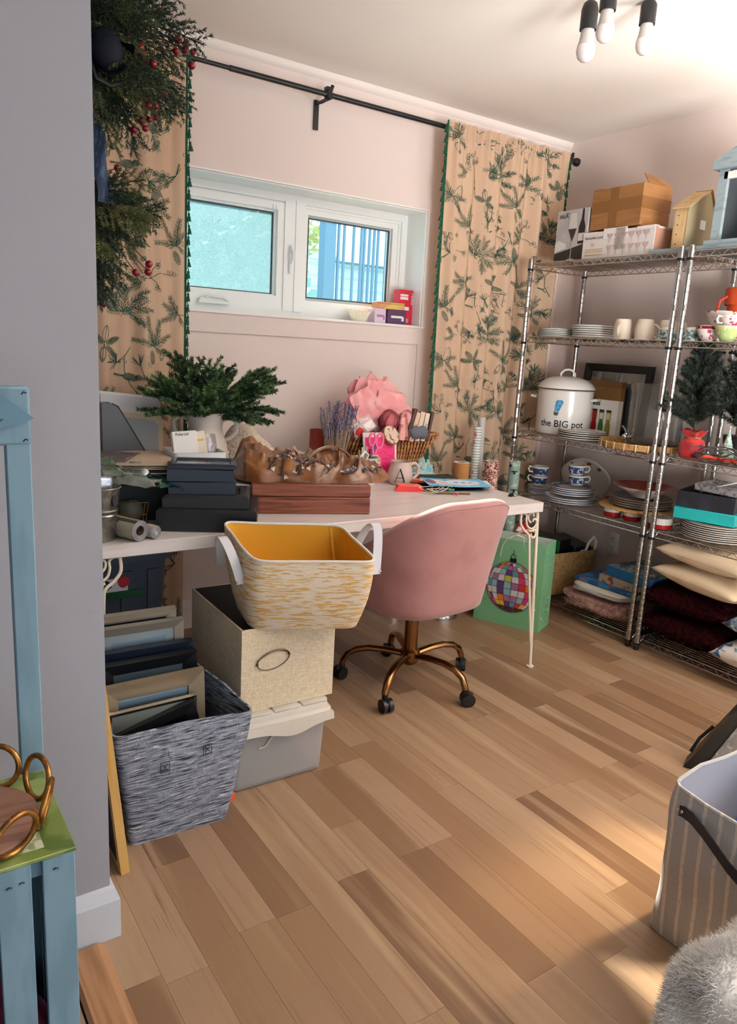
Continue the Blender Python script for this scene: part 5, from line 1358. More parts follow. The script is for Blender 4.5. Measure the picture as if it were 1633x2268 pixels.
# glossy bag of gift tags
tgs = thing('tag_pack', 'clear pack of floral gift tags tilted at the left of the wicker basket', 'gift tags', (1.935, 2.852, ZB + 0.045)); tgs.rotation_euler = (math.radians(-25), math.radians(-28), 0)
MB().rbox((0, 0, 0.05), (0.13, 0.018, 0.10), 0.004).build('pack_film', glass_mat('pack_film', '#f4eef0', 0.5, haze=0.2, haze_col='#eeeeee', rough=0.08), tgs)
for i, (x, z) in enumerate(((-0.035, 0.072), (0.028, 0.072), (-0.030, 0.028), (0.033, 0.026))):
    MB().bb(x - 0.026, x + 0.026, -0.006, -0.004, z - 0.018, z + 0.018).build('gift_tag', pat('tag_floral', '#ead9d6', [('noise', (45, 45, 45), '#cf8d8f', 0.57, 0.62), ('noise', (60, 60, 60), '#7d95a0', 0.63, 0.66)], rough=0.6), tgs, 0)
jl = thing('round_tin', 'round tin with floral lid lying in the wicker basket', 'tin', (2.045, 2.845, ZB + 0.028)); jl.rotation_euler = (math.radians(62), 0, math.radians(10))
MB().lathe([(0.001, 0), (0.045, 0), (0.046, 0.02), (0.048, 0.021), (0.048, 0.034), (0.045, 0.037)], 30).build('tin_body', pat('brass2', '#a3855a', rough=0.35, metal=0.7), jl)
MB().lathe([(0.045, 0.0365), (0.001, 0.0375)], 30).build('tin_lid', pat('floral_lid', '#d8bfae', [('noise', (50, 50, 50), '#8a4a44', 0.55, 0.6)], rough=0.5), jl)
gp = thing('glitter_pouch', 'rose gold glitter pouch standing in the middle of the wicker basket', 'pouch', (2.130, 2.838, ZB + 0.015))
MB().grid(lambda u, v: ((0.034 * (1 - 0.45 * v) + 0.006 * nz(u * 5, v * 3, 2)) * math.cos(2 * PI * u), (0.022 * (1 - 0.5 * v)) * math.sin(2 * PI * u), 0.125 * v + 0.006 * nz(u * 6, 1, 1)), 26, 12, True).build('pouch_cloth', pat('glitter', '#c48078', [('noise', (200, 200, 200), '#efc6b8', 0.55, 0.65), ('noise', (30, 30, 30), '#96514d', 0.5, 0.65)], rough=0.35, metal=0.4), gp, 60)
MB().lathe([(0.018, 0.088), (0.021, 0.091), (0.018, 0.094)], 16, sy=0.62).build('tie_string', pat('rose_gold', '#b87a6a', metal=0.6, rough=0.4), gp)
sgd = thing('sage_ribbon', 'pale sage cloth ribbon loop behind the glitter pouch', 'ribbon', (2.155, 2.875, ZB + 0.075), 0.2)
MB().grid(lambda u, v: (0.045 * math.cos(2 * PI * u) * (1 + 0.2 * nz(u * 4, v)), -0.018 + 0.036 * v, 0.045 + 0.035 * math.sin(2 * PI * u) * (1 + 0.2 * nz(u * 5, 3))), 30, 4, True).build('ribbon_loop', pat('sage_satin', '#b6b7a6', rough=0.4), sgd, 60)
# ribbon spools on edge
spools = (('dark brown ribbon board, leftmost of the upright boards in the wicker basket', 2.205, 0.014, 0.165, '#4a322a', 0.30, None), ('cream ribbon spool with dark red script beside the brown board', 2.232, 0.024, 0.145, '#cfae99', 0.28, 'Rudolph Red'), ('cream ribbon spool with brown holly dots, second from the right in the wicker basket', 2.268, 0.026, 0.145, '#d6c0a8', 0.22, '* * * * * *'), ('cream ribbon spool with brown Christmas lettering, third upright from the right', 2.302, 0.024, 0.138, '#dccab4', 0.20, 'CHRISTMAS'), ('dark brown ribbon board, rightmost upright in the wicker basket', 2.332, 0.012, 0.145, '#50362c', 0.20, None))
for lab, x, w, h, c, tilt, tx in spools:
    s = thing('ribbon_spool', lab, 'ribbon', (x - 0.03, 2.885, ZB + 0.0), 0, 'ribbon spools in the wicker basket'); s.rotation_euler = (math.radians(-6), tilt, math.radians(-12))
    MB().rbox((0, 0, h / 2), (w, 0.07, h), 0.004).build('ribbon_wrap', pat('spool_' + c, c, rough=0.6), s)
    g = MB(); g.bb(-w / 2 - 0.001, -w / 2, -0.034, 0.034, 0.002, h - 0.002); g.bb(w / 2, w / 2 + 0.001, -0.034, 0.034, 0.002, h - 0.002); g.build('side_card', pat('spool_side', '#5a4034', rough=0.7), s, 0)
    if tx: text(tx, w * 0.62, pat('brown_ink', '#5d2f2b', rough=0.7), s, (w * 0.25, -0.0358, h * 0.06), (PI / 2, -PI / 2, 0), sx=min(1.0, h * 0.88 / (len(tx) * w * 0.40)))
gc = thing('grey_cloth', 'folded slate grey cloth on the right rim of the wicker basket', 'cloth', (2.245, 2.862, ZB + 0.022), 0.1)
MB().grid(lambda u, v: (0.062 * math.cos(2 * PI * u) * math.sin(PI * v) ** 0.5 * (1 + 0.2 * nz(u * 6, v * 4)), 0.030 * math.sin(2 * PI * u) * math.sin(PI * v) ** 0.5, 0.024 - 0.030 * math.cos(PI * v) * (1 + 0.5 * nz(u * 5, v * 3, 4))), 28, 14, True).build('cloth_fold', pat('slate_cloth', '#5f626b', rough=0.9), gc, 50)
for lab, nm, x, z, s, c, ry in (('red felt bow at the left rim of the wicker basket', 'felt_bow', 1.895, 0.022, (0.055, 0.02, 0.05), '#b3161f', 0.4), ('dark red velvet ribbon bundle in front of the round tin', 'ribbon_bundle', 2.03, 0.012, (0.075, 0.025, 0.03), '#8f1420', 0.0), ('black and red folded card at the left rim of the wicker basket', 'folded_card', 1.86, 0.015, (0.05, 0.012, 0.06), '#4e1318', -0.4)):
    b = thing(nm, lab, 'ribbon' if 'card' not in nm else 'card', (x, 2.858, ZB + z)); b.rotation_euler[1] = ry
    g = MB(); g.grid(lambda u, v: (s[0] * 0.5 * math.cos(2 * PI * u) * (0.6 + 0.4 * abs(math.cos(2 * PI * u))) * math.sin(PI * v) ** 0.6, s[1] * 0.5 * math.sin(2 * PI * u) * math.sin(PI * v) ** 0.6, s[2] * 0.5 * (1 - math.cos(PI * v)) * (1 + 0.15 * nz(u * 5, v * 4, x))), 20, 8, True)
    g.build('ribbon_fold', pat('felt' + c, c, rough=0.7), b, 50)
    MB().box((0, -s[1] * 0.55, s[2] * 0.5), (s[0] * 0.16, 0.006, s[2] * 0.5)).build('knot', pat('felt' + c, c), b, 0)
yt = thing('yellow_marker', 'yellow and black marker lying on the wicker rim', 'marker', (1.935, 2.84, ZB + 0.040)); yt.rotation_euler = (0, math.radians(62), math.radians(-10))
MB().cyl((0, 0, -0.028), (0, 0, 0.020), 0.0075, n=12).build('barrel', pat('marker_yellow', '#d9b81e', rough=0.4), yt); MB().cyl((0, 0, 0.020), (0, 0, 0.036), 0.008, n=12).build('cap', m_plastic, yt)

# pink card leaning on the basket
pk = thing('pink_card', 'hot pink art card in a white border leaning on the wicker basket', 'card', (1.990, 2.795, ZD), math.radians(-2)); pk.rotation_euler[0] = math.radians(-9)
MB().rbox((0, 0, 0.113), (0.182, 0.006, 0.226), 0.001, 1).build('border', m_paper, pk)
MB().bb(-0.08, 0.08, -0.0042, -0.0031, 0.022, 0.205).build('art_panel', pat('hot_pink', '#e0246f', rough=0.5), pk, 0)
g = MB(); r4 = random.Random(9)
for k in range(9):
    x, z = 0.015 + r4.uniform(-0.02, 0.06), 0.07 + 0.014 * k + r4.uniform(-.004, .004); pts = [(x + 0.010 * q, -0.0046, z + r4.uniform(-.009, .009)) for q in range(-3, 4)]
    g.tube([p for p in pts if abs(p[0]) < 0.078], 0.0007, 4)
g.build('ink_scribble', pat('deep_pink_ink', '#8c1247'), pk)
g = MB(); g.M = Matrix.Translation((-0.035, -0.0046, 0.02)) @ Matrix.Rotation(PI / 2, 4, 'X'); g.poly([(-0.028, 0.005), (0.02, 0.005), (0.03, 0.06), (0.0, 0.10), (-0.03, 0.06)], 0, 0.0004); g.build('purple_shape', pat('magenta_print', '#a51a6c', rough=0.5), pk, 0)
g = MB(); g.M = Matrix.Translation((-0.028, -0.0052, 0.09)) @ Matrix.Rotation(PI / 2, 4, 'X'); g.poly([(-0.025, -0.03), (0.025, -0.03), (0.03, 0.01), (0.0, 0.05), (-0.028, 0.015)], 0, 0.0004); g.build('cream_shape', pat('cream_print', '#d9c09f', [('noise', (60, 60, 60), '#b56a73', 0.55, 0.6)], rough=0.5), pk, 0)
g = MB(); g.M = Matrix.Translation((-0.03, -0.0056, 0.145)) @ Matrix.Rotation(PI / 2, 4, 'X'); g.poly([(-0.012, 0), (0.012, 0), (0.015, 0.025), (0.0, 0.035), (-0.014, 0.022)], 0, 0.0004); g.build('blue_shape', pat('cobalt_print', '#2440a0', rough=0.5), pk, 0)

# cup with eyelashes, scissors and pens
cu = thing('pen_cup', 'white cup painted with closed eyelashes holding pens', 'cup', (1.865, 2.74, ZD))
MB().lathe([(0.001, 0), (0.040, 0), (0.045, 0.006), (0.056, 0.125), (0.058, 0.128), (0.054, 0.128), (0.042, 0.01)], 36).build('cup_body', pat('white_ceramic', '#e2dbd8', rough=0.25), cu)
g = MB()
for cx in (-0.55, 0.35):
    A = -PI / 2 + cx - 0.3
    def cp(da, z): r_ = 0.0455 + 0.0105 * z / 0.119 + 0.0008; return (r_ * math.cos(A + da), r_ * math.sin(A + da), z)
    g.tube([cp(0.30 * math.cos(q * PI / 10), 0.085 - 0.018 * math.sin(q * PI / 10)) for q in range(11)], 0.0014, 5)
    for q in (2, 4, 6, 8): g.tube([cp(0.30 * math.cos(q * PI / 10), 0.085 - 0.018 * math.sin(q * PI / 10)), cp(0.40 * math.cos(q * PI / 10), 0.078 - 0.026 * math.sin(q * PI / 10))], 0.001, 4)
g.build('eyelash_print', m_black_satin, cu)
m_pink_pl = pat('pink_plastic', '#e8688f', rough=0.35)
scs = thing('scissors', 'pink handled scissors standing in the pen cup', 'scissors', (1.895, 2.745, ZD + 0.03)); scs.rotation_euler = (math.radians(-8), math.radians(10), math.radians(-10))
g = MB()
for s in (-1, 1): g.tube([(s * 0.019 + 0.017 * math.cos(q * PI / 9) * (1 if s > 0 else 0.9), 0.0, 0.172 + (0.034 if s > 0 else 0.028) * math.sin(q * PI / 9)) for q in range(18)], 0.0058, 8, closed=True)
g.tube([(-0.014, 0, 0.145), (-0.004, 0, 0.105)], 0.006, 8); g.tube([(0.014, 0, 0.142), (0.004, 0, 0.105)], 0.006, 8); g.build('handles', m_pink_pl, scs)
MB().box((-0.002, 0.001, 0.055), (0.010, 0.0015, 0.105)).box((0.003, -0.001, 0.055), (0.010, 0.0015, 0.105)).build('blades', m_chrome, scs)
for lab, x, y, c, h, ry in (('gold capped pen in the cup with eyelashes', 1.838, 2.738, '#9c7a35', 0.150, -0.10), ('white pen in the cup with eyelashes', 1.853, 2.748, '#ddd8d4', 0.158, -0.04), ('black pen in the cup with eyelashes', 1.872, 2.735, '#1c1a1c', 0.152, 0.05), ('silver pen in the cup with eyelashes', 1.862, 2.762, '#bdb9b6', 0.160, 0.10)):
    p = thing('pen', lab, 'pen', (x, y, ZD + 0.012), 0, 'pens in the white cup'); p.rotation_euler[1] = ry
    MB().cyl((0, 0, 0), (0, 0, h * 0.8), 0.0045, n=10).build('barrel', pat('pen' + c, c, rough=0.35), p); MB().cyl((0, 0, h * 0.8), (0, 0, h), 0.0052, n=10).build('cap', pat('pencap' + c, c, rough=0.25), p)

# mug lettered A
mu = thing('mug', 'cream stoneware mug with a black letter A beside the wicker basket', 'mug', (2.040, 2.715, ZD), math.radians(-8))
m_mug = pat('mug_glaze', '#d3bfb4', rough=0.3)
mp = [(0.001, 0), (0.040, 0), (0.047, 0.004), (0.057, 0.03), (0.058, 0.05), (0.050, 0.082), (0.046, 0.100), (0.0475, 0.106), (0.0435, 0.106), (0.046, 0.085), (0.053, 0.05), (0.044, 0.01)]
MB().lathe(mp, 40).build('mug_body', m_mug, mu)
MB().tube([(0.047, 0, 0.090), (0.075, 0.0, 0.096), (0.094, 0.0, 0.078), (0.092, 0.0, 0.045), (0.075, 0.0, 0.025), (0.054, 0.0, 0.024)], [0.0075, 0.0075, 0.008, 0.0085, 0.008, 0.007], 10).build('handle', m_mug, mu)
def mug_r(z):
    for (r0, z0), (r1, z1) in zip(mp[1:7], mp[2:8]):
        if z0 <= z <= z1: return r0 + (r1 - r0) * (z - z0) / (z1 - z0)
    return 0.047
g = MB()
A0 = math.radians(-118)
def mpnt(x, z): r_ = mug_r(z) + 0.0007; a = A0 + x / 0.052; return (r_ * math.cos(a), r_ * math.sin(a), z)
def stroke(p, q, w):
    n = 8
    for k in range(n):
        a = Vector(p).lerp(Vector(q), k / n); b = Vector(p).lerp(Vector(q), (k + 1) / n); g.flat([mpnt(a.x - w / 2, a.y), mpnt(a.x + w / 2, a.y), mpnt(b.x + w / 2, b.y), mpnt(b.x - w / 2, b.y)])
stroke((-0.021, 0.018), (0.0, 0.078), 0.0022); stroke((0.019, 0.018), (-0.001, 0.078), 0.0065); stroke((-0.013, 0.0375), (0.012, 0.0375), 0.001)
for k in range(4): g.flat([mpnt(-0.014 + 0.006 * k, 0.0355), mpnt(-0.008 + 0.006 * k, 0.0355), mpnt(-0.008 + 0.006 * k, 0.038), mpnt(-0.014 + 0.006 * k, 0.038)])
for x in (-0.026, -0.021, 0.012, 0.018, 0.022): g.flat([mpnt(x - 0.004, 0.0168), mpnt(x + 0.005, 0.0168), mpnt(x + 0.005, 0.0188), mpnt(x - 0.004, 0.0188)])
g.build('letter_print', m_black_satin, mu, 0)

# papers, clips and the rest at the right end of the desk
def sheet(label, nm, c, w, d, rz, m, z, curl=0.0, cat='paper', ph=0.0):
    t = thing(nm, label, cat, (c[0], c[1], ZD + z), math.radians(rz))
    g = MB(); f = lambda e: (lambda u, v: ((u - 0.5) * w, (v - 0.5) * d, e + curl * (abs(2 * u - 1) ** 2 + 0.6 * nz(u * 3 + ph, v * 3)) + 0.0))
    g.grid(f(0.0008), 12, 10); g.build('paper_sheet', m, t, 60); return t
sheet('black card sheet under the drawings on the desk', 'black_card', (2.21, 2.60), 0.30, 0.22, -12, m_blk_card, 0.0015, 0.002)
sheet('orange printed sheet beneath the snowman drawing', 'printed_sheet', (2.205, 2.70), 0.24, 0.13, -28, pat('orange_print', '#d2542c', [('noise', (26, 26, 5), '#f1dcc9', 0.56, 0.6)], rough=0.7), 0.0065, 0.003)
sheet('dark green card behind the drawings', 'dark_card', (2.32, 2.80), 0.20, 0.13, -14, pat('dark_green_card', '#26302b', [('noise', (60, 60, 60), '#6f7a70', 0.66, 0.68)], rough=0.7), 0.004, 0.002)
for i, (x, y, rz) in enumerate(((2.335, 2.57, -32), (2.30, 2.53, -22))):
    sheet(('white paper sheet jutting out right of the snowman drawing', 'white paper sheet under the front edge of the snowman drawing')[i], 'white_sheet', (x, y), 0.19, 0.15, rz, m_paper, 0.012 + 0.004 * i, 0.004, ph=i)
sn = sheet('blue crayon drawing of a snowman lying on the papers', 'snowman_drawing', (2.235, 2.555), 0.29, 0.20, -24, pat('crayon_blue', '#6fb4dc', [('noise', (30, 30, 30), '#8fcbea', 0.45, 0.6), ('noise', (70, 20, 20), '#4b93c8', 0.6, 0.7)], rough=0.8), 0.022, 0.004, 'drawing')
def blob(cx, cy, rx, ry, z, m, nm, n=24, par=sn):
    g = MB(); g.M = Matrix.Translation((cx, cy, 0)); g.grid(lambda u, v: (rx * v * math.cos(2 * PI * u), ry * v * math.sin(2 * PI * u), z + 0.004 * (abs(2 * ((cx + rx * v * math.cos(2 * PI * u)) / 0.29 + 0.5) - 1) ** 2 + 0.6 * nz(((cx + rx * v * math.cos(2 * PI * u)) / 0.29 + 0.5) * 3, ((cy + ry * v * math.sin(2 * PI * u)) / 0.20 + 0.5) * 3))), n, 4, True); return g.build(nm, m, par, 0)
blob(0.035, 0.0, 0.082, 0.066, 0.0016, pat('snow_white', '#dfe6ee', rough=0.8), 'snowman_body')
blob(-0.075, -0.005, 0.042, 0.055, 0.0019, pat('snow_white2', '#e6e2e4', rough=0.8), 'snowman_head')
for x in (0.005, 0.040, 0.075): blob(x, 0.004, 0.0115, 0.0085, 0.0023, pat('coal_blue', '#4f7fa8', rough=0.8), 'button')
blob(-0.062, -0.018, 0.022, 0.008, 0.0025, pat('carrot', '#e07e30', rough=0.8), 'carrot_nose', 12)
blob(-0.112, 0.010, 0.022, 0.050, 0.0025, pat('hat_red', '#9c5a63', [('noise', (60, 60, 60), '#6b6a9c', 0.5, 0.6)], rough=0.8), 'hat')
rbx = thing('red_gift_box', 'folded red gift carton lying in front of the mug', 'carton', (1.985, 2.575, ZD), math.radians(-22))
g = MB(); g.hexa([(-0.07, -0.032, 0), (0.06, -0.032, 0), (0.075, 0.03, 0), (-0.05, 0.03, 0)], [(-0.05, -0.026, 0.026), (0.058, -0.028, 0.020), (0.06, 0.03, 0.012), (-0.05, 0.03, 0.018)]); g.build('carton_body', pat('bright_red', '#d3231f', rough=0.4), rbx, 0)
g = MB(); g.hexa([(-0.05, -0.026, 0.0262), (0.058, -0.028, 0.0202), (0.06, 0.03, 0.0122), (-0.05, 0.03, 0.0182)], [(-0.058, -0.018, 0.031), (0.05, -0.02, 0.027), (0.05, 0.035, 0.024), (-0.045, 0.035, 0.028)]); g.build('carton_flap', pat('salmon_flap', '#d9615a', [('noise', (40, 40, 40), '#b98a86', 0.55, 0.62)], rough=0.5), rbx, 0)
for lab, x, y, c, rz in (('yellow mini clothes peg on the desk papers', 2.055, 2.50, '#d8bf2b', 35), ('pink mini clothes peg at the desk front', 2.115, 2.405, '#d96a9a', 75), ('green mini clothes peg on the black card', 2.155, 2.485, '#4f9c63', 10), ('second pink mini clothes peg beside the orange sheet', 2.055, 2.60, '#e06a92', -20), ('blue mini clothes peg under the snowman drawing', 2.145, 2.525, '#2d56a8', 55)):
    p = thing('clothes_peg', lab, 'peg', (x, y, ZD + 0.0045), math.radians(rz), 'coloured mini pegs')
    m = pat('peg' + c, c, rough=0.5); g = MB(); g.hexa([(-0.018, -0.0035, 0), (0.018, -0.0035, 0), (0.018, 0.0035, 0), (-0.018, 0.0035, 0)], [(-0.018, -0.0035, 0.003), (0.018, -0.0035, 0.004), (0.018, 0.0035, 0.004), (-0.018, 0.0035, 0.003)]); g.build('peg_jaw', m, p, 0)
    g = MB(); g.hexa([(-0.018, -0.0035, 0.005), (0.018, -0.0035, 0.0045), (0.018, 0.0035, 0.0045), (-0.018, 0.0035, 0.005)], [(-0.018, -0.0035, 0.009), (0.018, -0.0035, 0.008), (0.018, 0.0035, 0.008), (-0.018, 0.0035, 0.009)]); g.build('peg_jaw', m, p, 0); MB().cyl((0, -0.004, 0.0045), (0, 0.004, 0.0045), 0.0025, n=8).build('spring', m_chrome, p)
sg = thing('peg_string', 'loops of white string tying the mini pegs together', 'string', (2.08, 2.49, ZD + 0.003))
g = MB(); rs = random.Random(3); pts = []
for k in range(60): a = k * 0.42; pts.append((0.075 * math.cos(a * 0.9) + 0.02 * math.sin(a * 2.1) + 0.0012 * k - 0.03, 0.045 * math.sin(a) + 0.02 * math.cos(a * 1.7), 0.003 + 0.02 * abs(math.sin(a * 0.7))))
g.tube(pts, 0.0011, 5); g.build('cord', m_paper, sg)
ru = thing('wooden_ruler', 'thin wooden ruler lying along the papers at the desk front', 'ruler', (2.12, 2.445, ZD), math.radians(-24))
MB().rbox((0, 0, 0.003), (0.17, 0.022, 0.006), 0.001, 1).build('ruler_body', pat('ruler_wood', '#6b4a2c', rough=0.5), ru); MB().box((0.0, 0.006, 0.0063), (0.165, 0.006, 0.0006)).build('scale_strip', pat('ruler_cream', '#d9c9a4'), ru)
bc = thing('binder_clip', 'black binder clip at the right corner of the desk', 'clip', (2.355, 2.315, ZD), 0.4)
MB().hexa([(-0.016, -0.009, 0), (0.016, -0.009, 0), (0.016, 0.009, 0), (-0.016, 0.009, 0)], [(-0.016, -0.002, 0.014), (0.016, -0.002, 0.014), (0.016, 0.002, 0.014), (-0.016, 0.002, 0.014)]).build('clip_body', m_plastic, bc, 0)
MB().tube([(-0.006, -0.009, 0.001), (-0.006, -0.028, 0.005), (0.006, -0.028, 0.005), (0.006, -0.009, 0.001)], 0.001, 5).build('clip_wire', m_chrome, bc)
tp = thing('tissue_heap', 'crumpled pale aqua tissue paper behind the drawings', 'tissue', (2.335, 2.945, ZD))
def tis(u, v):
    a = 2 * PI * u; b = 0.5 * PI * v; x, y = math.cos(a) * math.cos(b), math.sin(a) * math.cos(b); k = 1 - 0.5 * abs(nz(x * 5, y * 5, b * 4))
    return (0.085 * x * k, 0.05 * y * k, 0.075 * math.sin(b) * (0.8 + 0.7 * nz(x * 5 + 2, y * 5, 1)))
MB().grid(tis, 40, 16, True).build('tissue_sheet', pat('aqua_tissue', '#b9d0cd', [('noise', (20, 20, 20), '#8cc6cf', 0.5, 0.58)], rough=0.8), tp, 25)
g = MB(); g.hexa([(-0.02, -0.02, 0.03), (0.015, -0.022, 0.03), (0.015, -0.018, 0.03), (-0.02, -0.016, 0.03)], [(-0.022, -0.012, 0.10), (0.004, -0.014, 0.088), (0.004, -0.011, 0.088), (-0.022, -0.009, 0.10)]); g.build('aqua_card', pat('aqua_card', '#7fbcb4', rough=0.6), tp, 0)

# ================================================================ WINDOW SILL
ZS = WZ0 + 0.0045
m_purple = pat('purple_card', '#4c2750', rough=0.5)
for lab, x, y, w, h, d, rz, c in (('white and mauve carton on the window sill behind the pleated dish', 2.245, 3.275, 0.072, 0.072, 0.06, 4, '#d9c3d6'), ('dark purple carton with white stripe on the window sill', 2.345, 3.265, 0.110, 0.072, 0.06, -4, '#4c2750')):
    b = thing('small_carton', lab, 'carton', (x, y, ZS), math.radians(rz)); MB().rbox((0, 0, h / 2), (w, d, h), 0.001, 1).build('carton_body', pat('card' + c, c, rough=0.5), b)
    g = MB(); g.rbox((0, -d / 2 - 0.0006, h * 0.5), (w * 0.62, 0.001, h * 0.16), 0.0004, 1); g.box((w * 0.33, -d / 2 - 0.0006, h * 0.38), (w * 0.12, 0.001, h * 0.3))
    g.build('label_print', m_paper if c == '#4c2750' else pat('mauve', '#a579a8'), b, 0)
    if c == '#4c2750':
        tb2 = thing('tan_box', 'tan card box lying on the purple carton', 'box', (x - 0.03, y + 0.012, ZS + h + 0.0005), math.radians(-4)); MB().rbox((0, 0, 0.017), (0.16, 0.065, 0.034), 0.001, 1).build('box_body', pat('tan_card', '#c98f5e', [('noise', (6, 6, 6), '#d9b65f', 0.5, 0.6)], rough=0.6), tb2); MB().box((0.0, -0.033, 0.026), (0.155, 0.0008, 0.001)).build('lid_seam', m_dark_lin, tb2, 0)
pd = thing('pleated_dish', 'pale pleated paper dish on the window sill', 'dish', (2.135, 3.275, ZS))
g = MB(); n = 56
prf = lambda z: 0.034 + 0.030 * z / 0.05
rgs = []
for z, e in ((0, 0), (0.025, 0.5), (0.05, 1.0)): rgs.append([((prf(z) + e * (0.004 if k % 2 else -0.003)) * math.cos(2 * PI * k / n), (prf(z) + e * (0.004 if k % 2 else -0.003)) * math.sin(2 * PI * k / n) * 0.7, z + (0.003 if (k % 2 and e == 1) else 0)) for k in range(n)])
g.rings(rgs, True, False); g.build('dish_side', pat('dish_paper', '#e9dfc9', rough=0.7), pd, 0); MB().lathe([(0.001, 0.004), (0.034, 0.006)], 20, sy=0.7).build('dish_base', pat('dish_paper', '#e9dfc9'), pd)
rd = thing('red_carton', 'tall red carton with white side lettering at the right of the window sill', 'carton', (2.428, 3.290, ZS), math.radians(2))
MB().bb(-0.055, 0.028, -0.025, 0.025, 0, 0.178).build('carton_front', pat('carton_red', '#cf2740', rough=0.45), rd, 0)
g = MB(); g.bb(0.0285, 0.0325, -0.0255, 0.025, 0, 0.178); g.build('carton_side', pat('carton_red2', '#d43348', rough=0.45), rd, 0)
for z, h, w, m in ((0.128, 0.014, 0.052, m_paper), (0.145, 0.010, 0.052, m_paper), (0.075, 0.018, 0.06, m_paper), (0.012, 0.022, 0.06, pat('barcode', '#d9cfd0', [('wavex', (70, 0, 0), '#3a2c2f', 0.5, 0.6, 0)]))):
    MB().bb(-0.050, -0.050 + w, -0.0262, -0.0252, z, z + h).build('print_panel', m, rd, 0)
text('10000', 0.024, m_paper, rd, (0.022, -0.0266, 0.165), (PI / 2, PI / 2, 0))
# ================================================================ THINGS ON THE WIRE SHELVES
Z1, Z2, Z3, Z4, Z5 = [s + 0.0045 for s in SZ]
m_carton = pat('corrugated', '#96683c', [('noise', (4, 4, 40), '#8a5f36', 0.45, 0.6), ('noise', (3, 3, 3), '#a3774b', 0.5, 0.65)], rough=0.75)
m_tape = pat('parcel_tape', '#7f562e', rough=0.25)
# --- top shelf
wbx = thing('wine_glass_box', 'grey box printed with a wine glass and dark bottle on the top shelf', 'box', (3.06, 2.775, Z1), math.radians(-93))
# local: x along shelf (towards camera), front at -y
MB().bb(-0.098, 0.112, 0, 0.20, 0, 0.252).build('box_body', pat('wine_box', '#a9a7a6', [('noise', (8, 8, 8), '#b6b3b1', 0.4, 0.6)], rough=0.5), wbx, 0)
pr = [('table_print', [(-0.098, 0), (0.112, 0), (0.112, 0.085), (-0.098, 0.045)], '#2f2b2a'), ('sofa_print', [(-0.098, 0.05), (-0.02, 0.07), (-0.022, 0.088), (-0.075, 0.11), (-0.098, 0.095)], '#d9d7d4'),
      ('bottle_print', [(0.058, 0.085), (0.098, 0.085), (0.100, 0.165), (0.086, 0.20), (0.084, 0.25), (0.073, 0.25), (0.070, 0.20), (0.056, 0.165)], '#241f20'), ('bottle_label_print', [(0.058, 0.098), (0.099, 0.098), (0.099, 0.135), (0.058, 0.135)], '#cfcac4'),
      ('glass_bowl_print', [(0.018, 0.095), (0.036, 0.135), (0.044, 0.165), (0.036, 0.235), (-0.006, 0.235), (-0.014, 0.165), (0.0, 0.135)], '#c6c4c2'), ('wine_print', [(0.018, 0.097), (0.034, 0.132), (0.042, 0.160), (-0.012, 0.160), (0.002, 0.132)], '#3a2f2d'), ('stem_print', [(0.0145, 0.012), (0.0205, 0.012), (0.0195, 0.098), (0.016, 0.098)], '#b3b0ad'), ('foot_print', [(-0.02, 0.008), (0.055, 0.008), (0.030, 0.016), (0.005, 0.016)], '#b3b0ad')]
for i, (nm, pts, c) in enumerate(pr):
    g = MB(); g.M = Matrix.Translation((0, -0.0004 - 0.0003 * i, 0)) @ Matrix.Rotation(PI / 2, 4, 'X'); g.poly(pts, 0, 0.0003); g.build(nm, pat('wp' + c, c, rough=0.5), wbx, 0)
text('nuX', 0.038, m_dark_lin, wbx, (-0.085, -0.001, 0.215), (PI / 2, 0, 0), shear=0.2)
gl = thing('glassware_box', 'white and pink carton printed with twelve coupe glasses on the top shelf', 'box', (3.04, 2.468, Z1), math.radians(-92))
MB().bb(-0.205, 0.215, 0, 0.30, 0, 0.128).build('box_body', pat('white_carton', '#d5cdc9', rough=0.6), gl, 0)
MB().bb(0.2152, 0.216, 0.004, 0.298, 0.003, 0.120).build('pink_end', pat('pink_carton', '#b68a76', [('wavez', (0, 0, 40), '#a87c69', 0.5, 0.7, 0)], rough=0.6), gl, 0)
g = MB(); g.bb(-0.205, -0.12, -0.001, 0.03, 0.124, 0.129); g.bb(-0.08, 0.06, -0.002, 0.0, 0.09, 0.138); g.bb(0.115, 0.215, -0.002, 0.03, 0.118, 0.131); g.build('flap', pat('white_carton2', '#ddd6d2', rough=0.6), gl, 0)
m_coupe = pat('coupe_print', '#b9a0a0', rough=0.5)
for r_ in range(2):
    for k in range(6):
        x, z = -0.035 + 0.042 * k, 0.016 + 0.053 * r_
        g = MB(); g.M = Matrix.Translation((x, -0.0026 - 0.001 * (r_ == 1), z)) @ Matrix.Rotation(PI / 2, 4, 'X')
        g.poly([(-0.001, 0), (0.001, 0), (0.0015, 0.022), (0.012, 0.030), (0.0165, 0.043), (-0.0165, 0.043), (-0.012, 0.030), (-0.0015, 0.022)], 0, 0.0003); g.build('coupe_print', m_coupe, gl, 0)
text('Samantha Lynn', 0.018, pat('grey_ink', '#6d6664'), gl, (-0.19, -0.003, 0.096), (PI / 2, 0, 0)); text('12', 0.022, pat('gold_ink', '#b8933f'), gl, (-0.15, -0.003, 0.062), (PI / 2, 0, 0))
for z in (0.046, 0.036, 0.020): MB().bb(-0.185, -0.075, -0.0014, -0.0004, z, z + 0.0045).build('small_print', pat('gold_ink2', '#c2a878'), gl, 0)
MB().bb(0.0, 0.05, -0.0045, -0.003, 0.04, 0.135).build('clear_tape', glass_mat('tape_clear', '#f2efec', 0.5, haze=0.2, haze_col='#f0ece8', rough=0.1), gl, 0)
cd = thing('cardboard_box', 'taped brown cardboard box on top of the white glassware carton', 'box', (3.05, 2.50, Z1 + 0.140), math.radians(-93))
